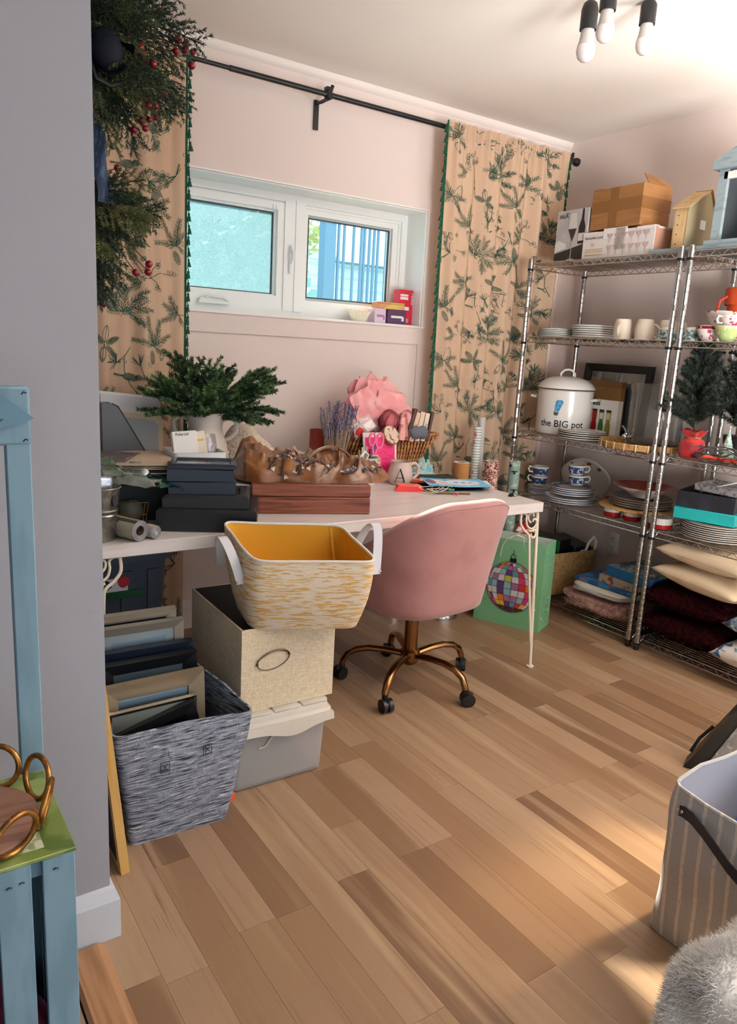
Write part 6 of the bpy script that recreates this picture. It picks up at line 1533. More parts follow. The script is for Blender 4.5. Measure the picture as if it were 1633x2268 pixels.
g = MB(); g.hexa([(-0.15, 0, 0), (0.15, 0, 0), (0.15, 0.20, 0), (-0.15, 0.20, 0)], [(-0.15, 0, 0.183), (0.15, 0, 0.183), (0.15, 0.20, 0.183), (-0.15, 0.20, 0.183)]); g.build('box_body', m_carton, cd, 0)
g = MB(); g.bb(-0.151, 0.1515, -0.0012, -0.0002, 0.075, 0.128); g.bb(-0.035, 0.012, -0.0016, -0.0002, 0, 0.183); g.bb(0.1502, 0.1512, 0, 0.201, 0.075, 0.128); g.build('tape', m_tape, cd, 0)
g = MB(); g.hexa([(0.146, 0.04, 0.180), (0.15, 0.04, 0.180), (0.15, 0.20, 0.183), (0.146, 0.20, 0.183)], [(0.10, 0.05, 0.235), (0.104, 0.05, 0.237), (0.106, 0.19, 0.222), (0.102, 0.19, 0.222)]); g.build('flap', m_carton, cd, 0)
g = MB(); g.bb(-0.15, -0.09, -0.0, 0.20, 0.1832, 0.187); g.build('flap', m_carton, cd, 0)
# wooden house shelf
m_ply = pat('plywood', '#bb9c72', [('noise', (40, 40, 6), '#ab8a5c', 0.45, 0.65)], rough=0.6)
hs = thing('wooden_house', 'plywood dollhouse shelf with slatted roof seen from the side on the top shelf', 'wooden house', (3.06, 2.148, Z1 + 0.022), math.radians(-83))
pts = [(0, 0), (0.235, 0), (0.235, 0.185), (0.175, 0.265), (0.0, 0.172)]
for x in (-0.028, 0.028):
    g = MB(); g.M = Matrix.Translation((x, 0, 0)) @ Matrix.Rotation(PI / 2, 4, 'X') @ Matrix.Rotation(PI / 2, 4, 'Y'); g.poly(pts, -0.003, 0.003); g.build('side_panel', pat('mdf', '#978a6c', rough=0.7) if x > 0 else m_ply, hs, 0)
g = MB(); g.bb(-0.028, 0.028, 0, 0.006, 0, 0.172); g.build('front_panel', m_ply, hs, 0)
nrm = Vector((0, 0.175, 0.093)).normalized()
for k in range(8):
    p = Vector((0, 0.0, 0.172)) + nrm * (k * 0.0248 - 0.012); g = MB(); g.box((0, p.y + 0.008, p.z + 0.008), (0.082, 0.0245, 0.005), rx=math.atan2(nrm.z, nrm.y)); g.build('roof_slat', m_ply, hs, 0)
g = MB(); g.box((0, 0.207, 0.228), (0.082, 0.105, 0.004), rx=math.atan2(-0.08, 0.06)); g.build('roof_slat', m_ply, hs, 0)
g = MB(); g.rbox((0.0320, 0.14, 0.115), (0.002, 0.05, 0.04), 0.0005, 1); g.build('paper_label', m_paper, hs, 0)
g = MB()
for z in (0.02, 0.06, 0.10, 0.14): g.ball((-0.012, -0.0005, z), 0.0028, 8, 4)
g.build('screw_head', m_dark_lin, hs)
m_bluewood = pat('painted_blue', '#8c9ba0', [('noise', (12, 12, 60), '#7d8c92', 0.5, 0.65)], rough=0.65)
for lab, y0, y1, z, d, t_ in (('long grey blue painted board lying along the top shelf', 1.52, 2.262, 0.0, 0.24, 0.020),):
    b = thing('blue_board', lab, 'board', (3.02, 0, Z1 + z)); MB().bb(0, d, y0, y1, 0, t_).build('board', m_bluewood, b, 0); MB().bb(-0.002, 0.0, y0 + 0.02, y1 - 0.02, 0.004, 0.006).build('edge_groove', pat('groove', '#5f6d73'), b, 0)
bh = thing('blue_house', 'grey blue wooden house lantern with red star at the right picture edge', 'wooden house', (3.05, 1.998, Z1 + 0.0205), math.radians(-90))
g = MB(); g.bb(0.012, 0.36, 0.17, 0.178, 0, 0.36); g.build('back_panel', pat('slate_dark', '#3b4044', rough=0.8), bh, 0)
for xa_ in (0.010, 0.325): MB().bb(xa_, xa_ + 0.040, 0, 0.018, 0.02, 0.31).build('side_post', m_bluewood, bh, 0); MB().bb(xa_ + 0.008, xa_ + 0.014, 0.018, 0.17, 0.02, 0.31).build('side_panel', pat('slate_dark', '#3b4044', rough=0.8), bh, 0)
MB().bb(-0.005, 0.38, -0.02, 0.19, 0, 0.02).build('base_board', m_bluewood, bh, 0)
g = MB(); g.M = Matrix.Rotation(PI / 2, 4, 'X'); g.poly([(-0.01, 0.30), (0.384, 0.30), (0.384, 0.335), (0.187, 0.43), (-0.01, 0.335)], -0.03, 0.02); g.build('gable', m_bluewood, bh, 0)
MB().bb(0.034, 0.34, 0.0, 0.012, 0.262, 0.29).build('shelf_bar', m_paper, bh, 0)
g = MB(); g.M = Matrix.Translation((0.085, 0.14, 0.185)) @ Matrix.Rotation(PI / 2, 4, 'X'); g.poly([(0.045 * (1 if k % 2 == 0 else 0.42) * math.sin(k * PI / 5), 0.045 * (1 if k % 2 == 0 else 0.42) * math.cos(k * PI / 5)) for k in range(10)], -0.004, 0.004); g.build('star', pat('star_red', '#8e3a2f', rough=0.6), bh, 0)
MB().bb(0.075, 0.077, 0.139, 0.141, 0.02, 0.15).build('star_stem', m_dark_lin, bh, 0)

# --- generic crockery
def plate_mesh(nm, r, h, m, rim=None):
    g = MB(); g.lathe([(0.001, 0), (r * 0.58, 0), (r * 0.62, 0.002), (r * 0.95, h * 0.45), (r * 0.998, h * 0.60), (r, h + 0.001), (r * 0.985, h + 0.0022), (r * 0.93, h * 0.85 + 0.002), (r * 0.62, 0.006), (0.001, 0.005)], 36)
    return g.mesh(nm, m, 50)
ORD = ['lowest', 'second', 'third', 'fourth', 'fifth', 'sixth', 'seventh', 'eighth', 'ninth', 'tenth']
def plate_stack(what, cat, x, y, z, n, r, h, m, step, group, m_rim=None, wob=0.003, band=None):
    me = plate_mesh('plate', r, h, m); rr_ = random.Random(int(x * 100 + y * 1000 + z * 10))
    rimm = MB().lathe([(r * 1.0, h - 0.0002), (r * 1.004, h + 0.001), (r * 0.995, h + 0.0028), (r * 0.975, h + 0.0016)], 36).mesh('rim_line', m_rim, 60) if m_rim else None
    bandm = MB().lathe([(r * 0.66, 0.0078), (r * 0.93, h * 0.88 + 0.0036)], 36).mesh('decor_band', band, 60) if band else None
    for k in range(n):
        pos = 'lowest' if k == 0 else ('topmost' if k == n - 1 else ORD[k] + ' from the bottom')
        t = thing('plate', '%s plate of %s' % (pos, what), cat, (x + rr_.uniform(-wob, wob), y + rr_.uniform(-wob, wob), z + k * step), rr_.uniform(0, 6), group)
        inst('plate_body', me, t)
        if rimm: inst('rim_line', rimm, t)
        if bandm and k == n - 1: inst('decor_band', bandm, t)
    return z + n * step + h
m_china = pat('china', '#dcd8d0', rough=0.25)
m_greyrim = pat('grey_rim', '#7d8783', rough=0.3)
m_bluerim = pat('blue_rim', '#41506a', rough=0.3)
# second shelf
plate_stack('the small grey rimmed stack beside the curtain', 'plate', 3.13, 2.865, Z2, 5, 0.088, 0.009, m_china, 0.0088, 'small grey rimmed plates', m_greyrim)
ztop = plate_stack('the tall grey rimmed stack on the second shelf', 'plate', 3.19, 2.650, Z2, 6, 0.118, 0.013, m_china, 0.0105, 'grey rimmed dinner plates', m_greyrim)
plate_stack('the low grey rimmed stack left of the cream mugs', 'plate', 3.26, 2.50, Z2, 4, 0.082, 0.009, m_china, 0.0088, 'small grey rimmed plates', m_greyrim)
def cup_thing(label, cat, x, y, z, prof, m, rz=0, handle=None, flip=False, deco=None, group=None, name='cup'):
    t = thing(name, label, cat, (x, y, z), math.radians(rz), group)
    hmax = max(p[1] for p in prof)
    P = [(r, hmax - zz) if flip else (r, zz) for r, zz in prof]
    MB().lathe(P, 28).build('cup_body', m, t)
    if handle:
        H = [(p[0], p[1], (hmax - p[2]) if flip else p[2]) for p in handle]
        MB().tube(H, [0.005] * len(H), 8).build('handle', m, t)
    if deco:
        z0, z1, md = deco
        rr_ = lambda zz: next((a[0] + (b[0] - a[0]) * (zz - a[1]) / (b[1] - a[1]) for a, b in zip(prof[1:], prof[2:]) if a[1] <= zz <= b[1] and b[1] > a[1]), 0.04)
        MB().lathe([(rr_(z0) + 0.0006, (hmax - z0) if flip else z0), (rr_((z0 + z1) / 2) + 0.0008, (hmax - (z0 + z1) / 2) if flip else (z0 + z1) / 2), (rr_(z1) + 0.0006, (hmax - z1) if flip else z1)], 28).build('decor_band', md, t)
    return t
mugp = [(0.001, 0.004), (0.030, 0.004), (0.033, 0.0), (0.036, 0.006), (0.042, 0.03), (0.044, 0.06), (0.043, 0.088), (0.045, 0.094), (0.042, 0.094), (0.040, 0.06), (0.03, 0.01)]
mugh = [(0.042, 0, 0.078), (0.060, 0, 0.080), (0.069, 0, 0.062), (0.066, 0, 0.040), (0.050, 0, 0.026), (0.041, 0, 0.024)]
m_creammug = pat('cream_mug', '#d9cbb9', rough=0.25)
for i, (x, y, rz, lab) in enumerate(((3.09, 2.405, 200, 'upturned cream mug nearest the plate stack on the second shelf'), (3.20, 2.36, 30, 'upturned cream mug behind the two front mugs'), (3.10, 2.288, -70, 'upturned cream mug with its handle showing on the second shelf'), (3.17, 2.215, 20, 'upturned cream mug right of the handled mug'), (3.30, 2.25, 100, 'upturned cream mug farthest back on the second shelf'))):
    cup_thing(lab, 'mug', x, y, Z2, mugp, m_creammug, rz, mugh, True, None, 'upturned cream mugs', 'mug')
m_toile = pat('green_toile', '#b9c0bb', [('noise', (45, 45, 45), '#4e6a6b', 0.48, 0.55)], rough=0.3)
cupp = [(0.001, 0.006), (0.024, 0.006), (0.026, 0.0), (0.030, 0.006), (0.041, 0.03), (0.047, 0.058), (0.044, 0.058), (0.038, 0.03), (0.02, 0.01)]
cuph = [(0.044, 0, 0.05), (0.058, 0, 0.053), (0.064, 0, 0.038), (0.056, 0, 0.022), (0.040, 0, 0.024)]
for i, (x, y, rz) in enumerate(((3.08, 2.152, 40), (3.20, 2.125, 120), (3.07, 2.020, 0), (3.17, 1.985, 60), (3.30, 2.085, 10))):
    cup_thing(('upturned green patterned teacup left of the front posts', 'upturned green patterned teacup behind the front posts', 'upturned green patterned teacup just right of the posts', 'upturned green patterned teacup beside the rose teacups', 'rearmost upturned green patterned teacup behind the posts')[i], 'teacup', x, y, Z2, cupp, m_china, rz, cuph, True, (0.012, 0.055, m_toile), 'upturned patterned teacups', 'teacup')
m_rose = pat('rose_china', '#e0d6d0', [('noise', (38, 38, 38), '#a84a63', 0.58, 0.63), ('noise', (55, 55, 55), '#5f7a52', 0.66, 0.69)], rough=0.2)
m_maroon = pat('maroon_china', '#6e1a2e', [('noise', (45, 45, 45), '#c98a94', 0.58, 0.63)], rough=0.2)
wide = [(0.001, 0.006), (0.020, 0.006), (0.023, 0.0), (0.027, 0.006), (0.040, 0.026), (0.052, 0.056), (0.054, 0.064), (0.051, 0.063), (0.038, 0.028), (0.02, 0.012)]
cup_thing('rose patterned teacup with maroon rim at the front of the second shelf', 'teacup', 3.045, 1.928, Z2, wide, m_rose, -60, [(0.048, 0, 0.055), (0.066, 0, 0.060), (0.074, 0, 0.045), (0.062, 0, 0.028), (0.044, 0, 0.032)], False, (0.050, 0.062, m_maroon), None, 'teacup')
cup_thing('pale rose teacup left of the maroon rimmed cup', 'teacup', 3.13, 1.955, Z2, cupp, m_rose, 130, cuph, False, None, None, 'teacup')
cup_thing('rose teacup stacked on top of the maroon rimmed cups', 'teacup', 3.115, 1.935, Z2 + 0.066, wide, m_rose, -40, [(0.048, 0, 0.055), (0.066, 0, 0.064), (0.074, 0, 0.048), (0.060, 0, 0.028), (0.044, 0, 0.032)], False, None, None, 'teacup')
cup_thing('pale green floral teacup at the right picture edge', 'teacup', 3.03, 1.832, Z2, wide, pat('green_china', '#b5c48a', [('noise', (40, 40, 40), '#d9c7b9', 0.58, 0.63)], rough=0.2), 10, None, False, (0.006, 0.05, pat('green_china2', '#aabf7c', [('noise', (40, 40, 40), '#e2d2c2', 0.56, 0.62)], rough=0.2)), None, 'teacup')
cup_thing('white lettered teacup stacked on the green cup', 'teacup', 3.04, 1.828, Z2 + 0.050, cupp, m_rose, 150, cuph, False, None, None, 'teacup')
plate_stack('the saucers under the rose teacups', 'saucer', 3.20, 1.86, Z2, 2, 0.07, 0.008, m_china, 0.008, 'saucers at the right edge')
ob = thing('orange_pail', 'orange plastic trick or treat pail at the right picture edge', 'pail', (3.285, 1.915, Z2))
m_orange = pat('orange_plastic', '#d4501f', rough=0.35)
MB().lathe([(0.001, 0), (0.062, 0), (0.065, 0.006), (0.085, 0.21), (0.088, 0.21), (0.090, 0.165), (0.093, 0.165), (0.095, 0.235), (0.088, 0.238), (0.064, 0.01)], 32, (0, 0, 0.0)).build('pail_body', m_orange, ob)
MB().tube([(0.02 - 0.10 * math.sin(q * PI / 12) * 0.3, 0.088 * math.cos(q * PI / 12), 0.20 - 0.12 * math.sin(q * PI / 12)) for q in range(13)], 0.006, 8).build('bail_handle', m_black, ob)
MB().tube([(-0.085, 0.045, 0.20), (-0.105, 0.065, 0.18), (-0.108, 0.07, 0.14), (-0.09, 0.055, 0.115), (-0.078, 0.04, 0.115)], 0.006, 8).build('side_grip', pat('red_orange', '#c8381c', rough=0.35), ob)

# --- third shelf
pt = thing('stock_pot', 'large white enamel pot with lid lettered the BIG pot', 'pot', (3.185, 2.797, Z3))
R = 0.147; m_pot = pat('pot_enamel', '#dcd8d2', rough=0.18, coat=0.3)
MB().lathe([(0.001, 0), (R - 0.012, 0), (R - 0.003, 0.006), (R, 0.02), (R, 0.232), (R + 0.006, 0.238), (R - 0.004, 0.240), (R - 0.005, 0.02)], 56).build('pot_body', m_pot, pt)
MB().lathe([(R + 0.004, 0.2375), (R + 0.0085, 0.2405), (R + 0.004, 0.2445)], 56).build('rim_band', pat('steel_rim', '#77736f', rough=0.25, metal=1), pt)
lid = MB().lathe([(R + 0.006, 0.244), (R + 0.004, 0.252), (R * 0.93, 0.272), (R * 0.75, 0.291), (R * 0.45, 0.304), (0.001, 0.309)], 56).build('lid', m_pot, pt)
MB().tube([(-0.030, 0.022, 0.302), (-0.030, 0.022, 0.322), (-0.016, 0.012, 0.340), (0.0, 0.0, 0.344), (0.016, -0.012, 0.340), (0.030, -0.022, 0.322), (0.030, -0.022, 0.302)], 0.0062, 8).build('lid_handle', m_pot, lid)
for a in (-62, 118):
    A = math.radians(a); c, s = math.cos(A), math.sin(A); px = lambda r_, t_, z: (r_ * c - t_ * s, r_ * s + t_ * c, z)
    MB().tube([px(R - 0.002, -0.045, 0.190), px(R + 0.026, -0.042, 0.194), px(R + 0.036, 0, 0.196), px(R + 0.026, 0.042, 0.194), px(R - 0.002, 0.045, 0.190)], 0.0075, 8).build('side_handle', m_pot, pt)
def wrap_text(s, size, R, a0, z, m, parent, spacing=1.0, bold=0.0):
    o = text(s, size, m, parent, (0, 0, 0), (0, 0, 0), depth=0.0, spacing=spacing, bold=bold); me = o.data
    for v in me.vertices:
        a = a0 + v.co.x / R; zz = z + v.co.y; v.co = ((R + 0.0008) * math.cos(a), (R + 0.0008) * math.sin(a), zz)
    return o
m_ink = pat('ink_black', '#161417', rough=0.4)
wrap_text('the BIG pot', 0.050, R, math.radians(-188), 0.046, m_ink, pt, bold=0.0006)
def wrap_poly(pts, R, a0, z0, m, parent, nm):
    g = MB(); n = 8
    vs_ = [((R + 0.0010) * math.cos(a0 + x / R), (R + 0.0010) * math.sin(a0 + x / R), z0 + y) for x, y in pts]; g.flat(vs_); g.build(nm, m, parent, 0)
A = math.radians(-153)
wrap_poly([(-0.002, 0), (0.011, 0.008), (0.030, 0.056), (0.024, 0.066), (-0.002, 0.066), (-0.010, 0.058), (-0.014, 0.012)], R, A, 0.120, pat('shaker_blue', '#3f86b4', [('noise', (60, 60, 60), '#5fa3c8', 0.5, 0.6)], rough=0.3), pt, 'shaker_print')
wrap_poly([(-0.014, -0.013), (0.004, -0.016), (0.012, 0.004), (-0.003, 0.0), (-0.016, 0.008)], R + 0.0003, A, 0.120, pat('shaker_grey', '#4b4d50', rough=0.3), pt, 'shaker_cap_print')
for x, y in ((-0.012, -0.026), (-0.004, -0.033), (-0.010, -0.040), (0.0, -0.024)): wrap_poly([(x - 0.0018, y), (x, y - 0.0018), (x + 0.0018, y), (x, y + 0.0018)], R, A, 0.120, m_ink, pt, 'salt_dot_print')
plate_stack('the floral stack beside the big pot', 'plate', 3.10, 2.585, Z3, 4, 0.122, 0.010, m_china, 0.0105, 'floral plates beside the pot', m_dark_lin, band=pat('floral_band', '#d9d2c9', [('noise', (35, 35, 35), '#8d4a4a', 0.62, 0.66)], rough=0.3))
pf = frame_thing('picture_frame', 'large black frame leaning on the wall at the back of the third shelf', 'picture frame', 0.44, 0.385, 0.042, 0.025, m_black_satin, m_paper, (3.385, 2.645, Z3), (math.radians(-5), 0, math.radians(-90)))
bb_ = thing('brown_box', 'flat brown kraft box standing behind the bottle carton', 'box', (3.335, 2.65, Z3), math.radians(-90)); MB().rbox((0, 0, 0.145), (0.215, 0.04, 0.29), 0.003, 1).build('box_body', pat('kraft_dark', '#8a6237', rough=0.75), bb_); MB().rbox((0, 0, 0.28), (0.221, 0.046, 0.03), 0.003, 1).build('box_lid', pat('kraft_dark2', '#7d5831', rough=0.75), bb_)
bo = thing('bottle_carton', 'white carton printed with red and green sauce bottles on the third shelf', 'carton', (3.285, 2.640, Z3), math.radians(-92))
MB().bb(-0.118, 0.118, 0, 0.035, 0, 0.198).build('carton_body', m_paper, bo, 0)
text('stokes', 0.036, m_ink, bo, (-0.095, -0.001, 0.168), (PI / 2, 0, 0), bold=0.0008)
for k, (c, c2) in enumerate((('#a3191f', '#241816'), ('#a3191f', '#b0342c'), ('#3f6b33', '#d8d4c9'), ('#8a7d2e', '#c9c29a'))):
    x = -0.078 + 0.047 * k
    g = MB(); g.M = Matrix.Translation((x, -0.0006, 0.012)) @ Matrix.Rotation(PI / 2, 4, 'X'); g.poly([(-0.017, 0), (0.017, 0), (0.018, 0.05), (0.012, 0.075), (0.016, 0.09), (0.016, 0.125), (-0.016, 0.125), (-0.016, 0.09), (-0.012, 0.075), (-0.018, 0.05)], 0, 0.0003); g.build('bottle_print', pat('bp' + c, c, rough=0.4), bo, 0)
    g = MB(); g.M = Matrix.Translation((x, -0.0011, 0.012)) @ Matrix.Rotation(PI / 2, 4, 'X'); g.poly([(-0.013, 0.085), (0.013, 0.085), (0.013, 0.118), (-0.013, 0.118)], 0, 0.0003); g.build('bottle_label_print', pat('bl' + c2, c2, rough=0.4), bo, 0)
    g = MB(); g.M = Matrix.Translation((x, -0.0011, 0.137)) @ Matrix.Rotation(PI / 2, 4, 'X'); g.poly([(-0.016, 0), (0.016, 0), (0.016, 0.010), (-0.016, 0.010)], 0, 0.0003); g.build('cap_print', m_dark_lin, bo, 0)
ty = thing('rattan_tray', 'round woven rattan tray hanging over the third shelf front', 'tray', (3.135, 2.235, Z3), 0.2)
m_ratt = pat('rattan', '#b28a55', [('noise', (120, 120, 20), '#8d6638', 0.5, 0.62)], rough=0.6)
MB().lathe([(0.001, 0.002), (0.19, 0.002), (0.19, 0.006), (0.001, 0.006)], 40).build('tray_base', m_ratt, ty)
MB().lathe([(0.19, 0.0), (0.202, 0.003), (0.208, 0.026), (0.203, 0.032), (0.197, 0.028), (0.192, 0.006)], 48).build('tray_rim', m_ratt, ty)
bd_ = MB().box((0, 0, 0), (0.003, 0.006, 0.034)).mesh('binding', pat('binding_pale', '#d4b88a', rough=0.6), 0)
for k in range(24): a = 2 * PI * k / 24; inst('binding', bd_, ty, (0.2075 * math.cos(a), 0.2075 * math.sin(a), 0.0165), a)
dp = thing('drink_dispenser', 'clear glass drink dispenser with metal tap on the rattan tray', 'dispenser', (3.215, 2.245, Z3 + 0.0065))
m_glass = glass_mat('lightened_glass', '#eef0ee', 0.2, haze=0.13, haze_col='#ffffff', rough=0.05)  # white haze mixed into the clear glass to brighten it
MB().lathe([(0.001, 0.0), (0.118, 0.0), (0.126, 0.012), (0.128, 0.26), (0.134, 0.27), (0.136, 0.295), (0.130, 0.297), (0.122, 0.262), (0.118, 0.02), (0.001, 0.012)], 16).build('glass_body', m_glass, dp, 25)
g = MB(); g.cyl((-0.125, 0.03, 0.045), (-0.165, 0.042, 0.045), 0.010, n=14); g.cyl((-0.158, 0.040, 0.062), (-0.158, 0.040, 0.02), 0.009, 0.007, 14); g.tube([(-0.158, 0.040, 0.062), (-0.16, 0.05, 0.082), (-0.17, 0.058, 0.095)], 0.005, 8); g.ball((-0.165, 0.042, 0.045), 0.014, 12, 8); g.build('tap', m_chrome, dp)
# small pine trees
def pine_tree(label, x, y, z, h, rb, pot, seed, z0):
    t = thing('pine_tree', label, 'artificial tree', (x, y, z)); r = random.Random(seed); nd, tw = MB(), MB()
    tw.tube([(0, 0, z0 - 0.03), (0, 0, h)], [0.006, 0.002], 6)
    for k in range(150):
        f = r.random() ** 0.85; zz = z0 + (h - z0) * f * 0.97; a = k * 2.4; L_ = (rb * (1 - f) ** 0.75 + 0.035) * r.uniform(0.75, 1.1)
        pts = bag_needles(nd, (0, 0, zz), (math.cos(a), math.sin(a), 0.55 + 0.9 * f), L_, r, 190, 0.022, 0.85, 0.0022, droop=0.4); tw.tube(pts, 0.0016, 4)
    nd.build('needles', pat('dark_needle', '#1d2b25', [('noise', (30, 30, 30), '#2d3f33', 0.45, 0.65)], rough=0.6), t, 0, kind='stuff'); tw.build('trunk', m_twig, t)
    pot(t); return t
m_rv = pat('red_velvet', '#b3131a', [('noise', (30, 30, 60), '#8f0d14', 0.5, 0.65)], rough=0.6, sheen=0.3)
def pot_a(t):
    MB().lathe([(0.001, 0), (0.044, 0), (0.054, 0.010), (0.056, 0.055), (0.048, 0.078), (0.032, 0.088), (0.030, 0.094)], 20).build('pot_wrap', m_rv, t)
    g = MB(); n = 28; rg = []
    for j, (rr_, zz) in enumerate(((0.030, 0.092), (0.044, 0.108), (0.056, 0.122))): rg.append([((rr_ + (0.008 * j / 2) * math.sin(k * 2 * PI * 7 / n)) * math.cos(2 * PI * k / n), (rr_ + (0.008 * j / 2) * math.sin(k * 2 * PI * 7 / n)) * math.sin(2 * PI * k / n), zz + 0.005 * math.cos(k * 5)) for k in range(n)])
    g.rings(rg, False, False); g.build('wrap_ruffle', m_rv, t, 60); MB().lathe([(0.032, 0.088), (0.035, 0.091), (0.032, 0.094)], 20).build('tie_cord', pat('gold_cord', '#c09a55', metal=0.5), t)
pine_tree('small dark artificial pine tree in a red velvet pot on the third shelf', 3.075, 1.945, Z3, 0.50, 0.145, pot_a, 41, 0.13)
def pot_b(t): MB().lathe([(0.001, 0), (0.042, 0), (0.055, 0.10), (0.058, 0.105), (0.052, 0.105), (0.04, 0.01)], 24).build('pot_body', m_black_satin, t); MB().lathe([(0.050, 0.095), (0.001, 0.095)], 20).build('soil', m_twig, t)
pine_tree('dark artificial pine tree in a black pot behind the red potted one', 3.27, 1.86, Z3, 0.49, 0.17, pot_b, 43, 0.13)
ct = thing('ceramic_tree', 'small pale green ceramic tree on the third shelf', 'ornament', (3.135, 1.815, Z3))
g = MB(); prf = [(0.001, 0.0), (0.030, 0.0)]
for k in range(8): z_ = 0.012 + 0.015 * k; r_ = 0.040 * (1 - k / 8.4); prf += [(r_, z_), (r_ * 0.72, z_ + 0.012)]
prf.append((0.001, 0.15)); g.lathe(prf, 14); g.build('tree_body', pat('celadon', '#8aa497', [('noise', (60, 60, 60), '#c3cdbd', 0.5, 0.62)], rough=0.3), ct, 20); MB().ball((0, 0, 0.150), 0.005, 8, 5).build('tree_tip', m_china, ct)
wt = thing('wire_tangle', 'tangle of dark grey cable on the third shelf', 'cable', (3.05, 1.790, Z3 + 0.004))
g = MB(); r6 = random.Random(8); pts = []
for k in range(130): a = k * 0.37; pts.append((0.055 * math.cos(a) * (0.6 + 0.4 * math.sin(k * 0.13)) + 0.012 * math.sin(k * .7), 0.095 * math.sin(a * 0.93) + 0.015 * math.cos(k * .31), 0.030 + 0.026 * math.sin(k * 0.23) + 0.014 * math.sin(k * 0.9)))
g.tube(pts, 0.0026, 6); g.build('cable', pat('cable_grey', '#4a4644', rough=0.5), wt); MB().rbox((-0.03, 0.10, 0.012), (0.012, 0.03, 0.010), 0.003).build('plug', m_plastic, wt)
lf = thing('red_leaf', 'orange red fabric leaf lying at the right edge of the third shelf', 'leaf', (3.01, 1.735, Z3 + 0.004), 0.4)
g = MB(); g.grid(lambda u, v: ((v - 0.5) * 0.07 * math.sin(PI * min(u * 1.05, 1)) * (1 + 0.35 * math.sin(u * 26)), -0.10 + 0.20 * u, 0.014 + 0.012 * nz(u * 5, v * 5) + 0.02 * abs(v - 0.5)), 22, 8); g.build('leaf_blade', pat('leaf_red', '#c23a22', rough=0.6), lf, 60); MB().tube([(0, -0.10, 0.008), (0, 0.09, 0.018)], 0.0015, 5).build('midrib', pat('leaf_vein', '#7d2015'), lf)

# --- fourth shelf
m_blueplate = pat('blue_ware', '#d9d8d6', rough=0.25)
m_willow = pat('willow_blue', '#2f4470', [('noise', (60, 60, 60), '#b9c2cf', 0.55, 0.6)], rough=0.3)
plate_stack('the small stack under the left pair of blue cups', 'plate', 3.18, 2.885, Z4, 4, 0.085, 0.009, m_china, 0.009, 'small blue rimmed plates', m_bluerim, wob=0.002)
zt = plate_stack('the lower blue patterned stack on the fourth shelf', 'plate', 3.13, 2.640, Z4, 3, 0.135, 0.012, m_blueplate, 0.011, 'large blue patterned plates', m_bluerim, wob=0.002)
zt2 = plate_stack('the upper blue patterned stack on the fourth shelf', 'plate', 3.14, 2.640, Z4 + 0.040, 4, 0.112, 0.012, m_blueplate, 0.0105, 'medium blue patterned plates', m_bluerim, band=m_willow, wob=0.002)
bc_ = [(0.001, 0.004), (0.028, 0.004), (0.031, 0.0), (0.036, 0.006), (0.043, 0.03), (0.046, 0.052), (0.043, 0.052), (0.04, 0.03), (0.03, 0.01)]
bh_ = [(0.043, 0, 0.044), (0.060, 0, 0.048), (0.066, 0, 0.034), (0.058, 0, 0.018), (0.040, 0, 0.018)]
for x, y, z, rz, lab in ((3.15, 2.890, Z4 + 0.046, 120, 'lower blue willow cup in the left pair on the fourth shelf'), (3.145, 2.885, Z4 + 0.0995, 140, 'tilted upper blue willow cup in the left pair on the fourth shelf'), (3.15, 2.625, Z4 + 0.094, -50, 'lower blue willow cup on the blue plates'), (3.145, 2.63, Z4 + 0.1475, -45, 'upper blue willow cup on the blue plates')):
    c_ = cup_thing(lab, 'cup', x, y, z, bc_, m_china, rz, bh_, False, (0.008, 0.042, m_willow), 'blue willow cups', 'cup')
pb = thing('platter', 'white floral oval platter leaning on the wall behind the blue cups', 'platter', (3.375, 2.74, Z4)); pb.rotation_euler = (0, math.radians(-8), 0)
g = MB(); n = 40
def orr(s, z): return [(z, 0.17 * s * math.cos(2 * PI * k / n), 0.105 + 0.105 * s * math.sin(2 * PI * k / n) + 0.004 * s * math.cos(8 * PI * k / n)) for k in range(n)]
g.rings([orr(1.0, 0.0), orr(1.0, -0.012), orr(0.96, -0.014), orr(0.72, -0.004), orr(0.02, -0.004)], True, True); g.build('platter_body', m_china, pb, 40)
for y, z in ((0.09, 0.17), (-0.03, 0.186), (-0.10, 0.165)): 
    g = MB(); g.M = Matrix.Translation((-0.0115, y, z)) @ Matrix.Rotation(-PI / 2, 4, 'Y'); g.poly([(0.009 * math.cos(k), 0.014 * math.sin(k)) for k in [q * PI / 6 for q in range(12)]], -0.001, 0.0015); g.build('flower_print', pat('rust_flower', '#a0492f', rough=0.4), pb, 0)
m_redbowl = pat('red_glaze', '#8c2b22', rough=0.25)
m_blackplate = pat('dark_stoneware', '#4b4440', rough=0.35)
bwl = thing('bowl', 'small white bowl with red inside between blue plates and red plates', 'bowl', (3.30, 2.46, Z4))
MB().lathe([(0.001, 0), (0.05, 0), (0.06, 0.006), (0.082, 0.04), (0.084, 0.042)], 32).build('bowl_body', m_china, bwl); MB().lathe([(0.084, 0.042), (0.078, 0.036), (0.05, 0.008), (0.001, 0.006)], 32).build('bowl_inside', m_redbowl, bwl)
tins = ((3.06, 2.31, 'leftmost red and white enamel cup under the wicker mat'), (3.07, 2.20, 'second red and white enamel cup under the wicker mat'), (3.25, 2.30, 'rear red and white enamel cup under the wicker mat'), (3.22, 2.15, 'red and white enamel cup under the wicker mat beside the post'))
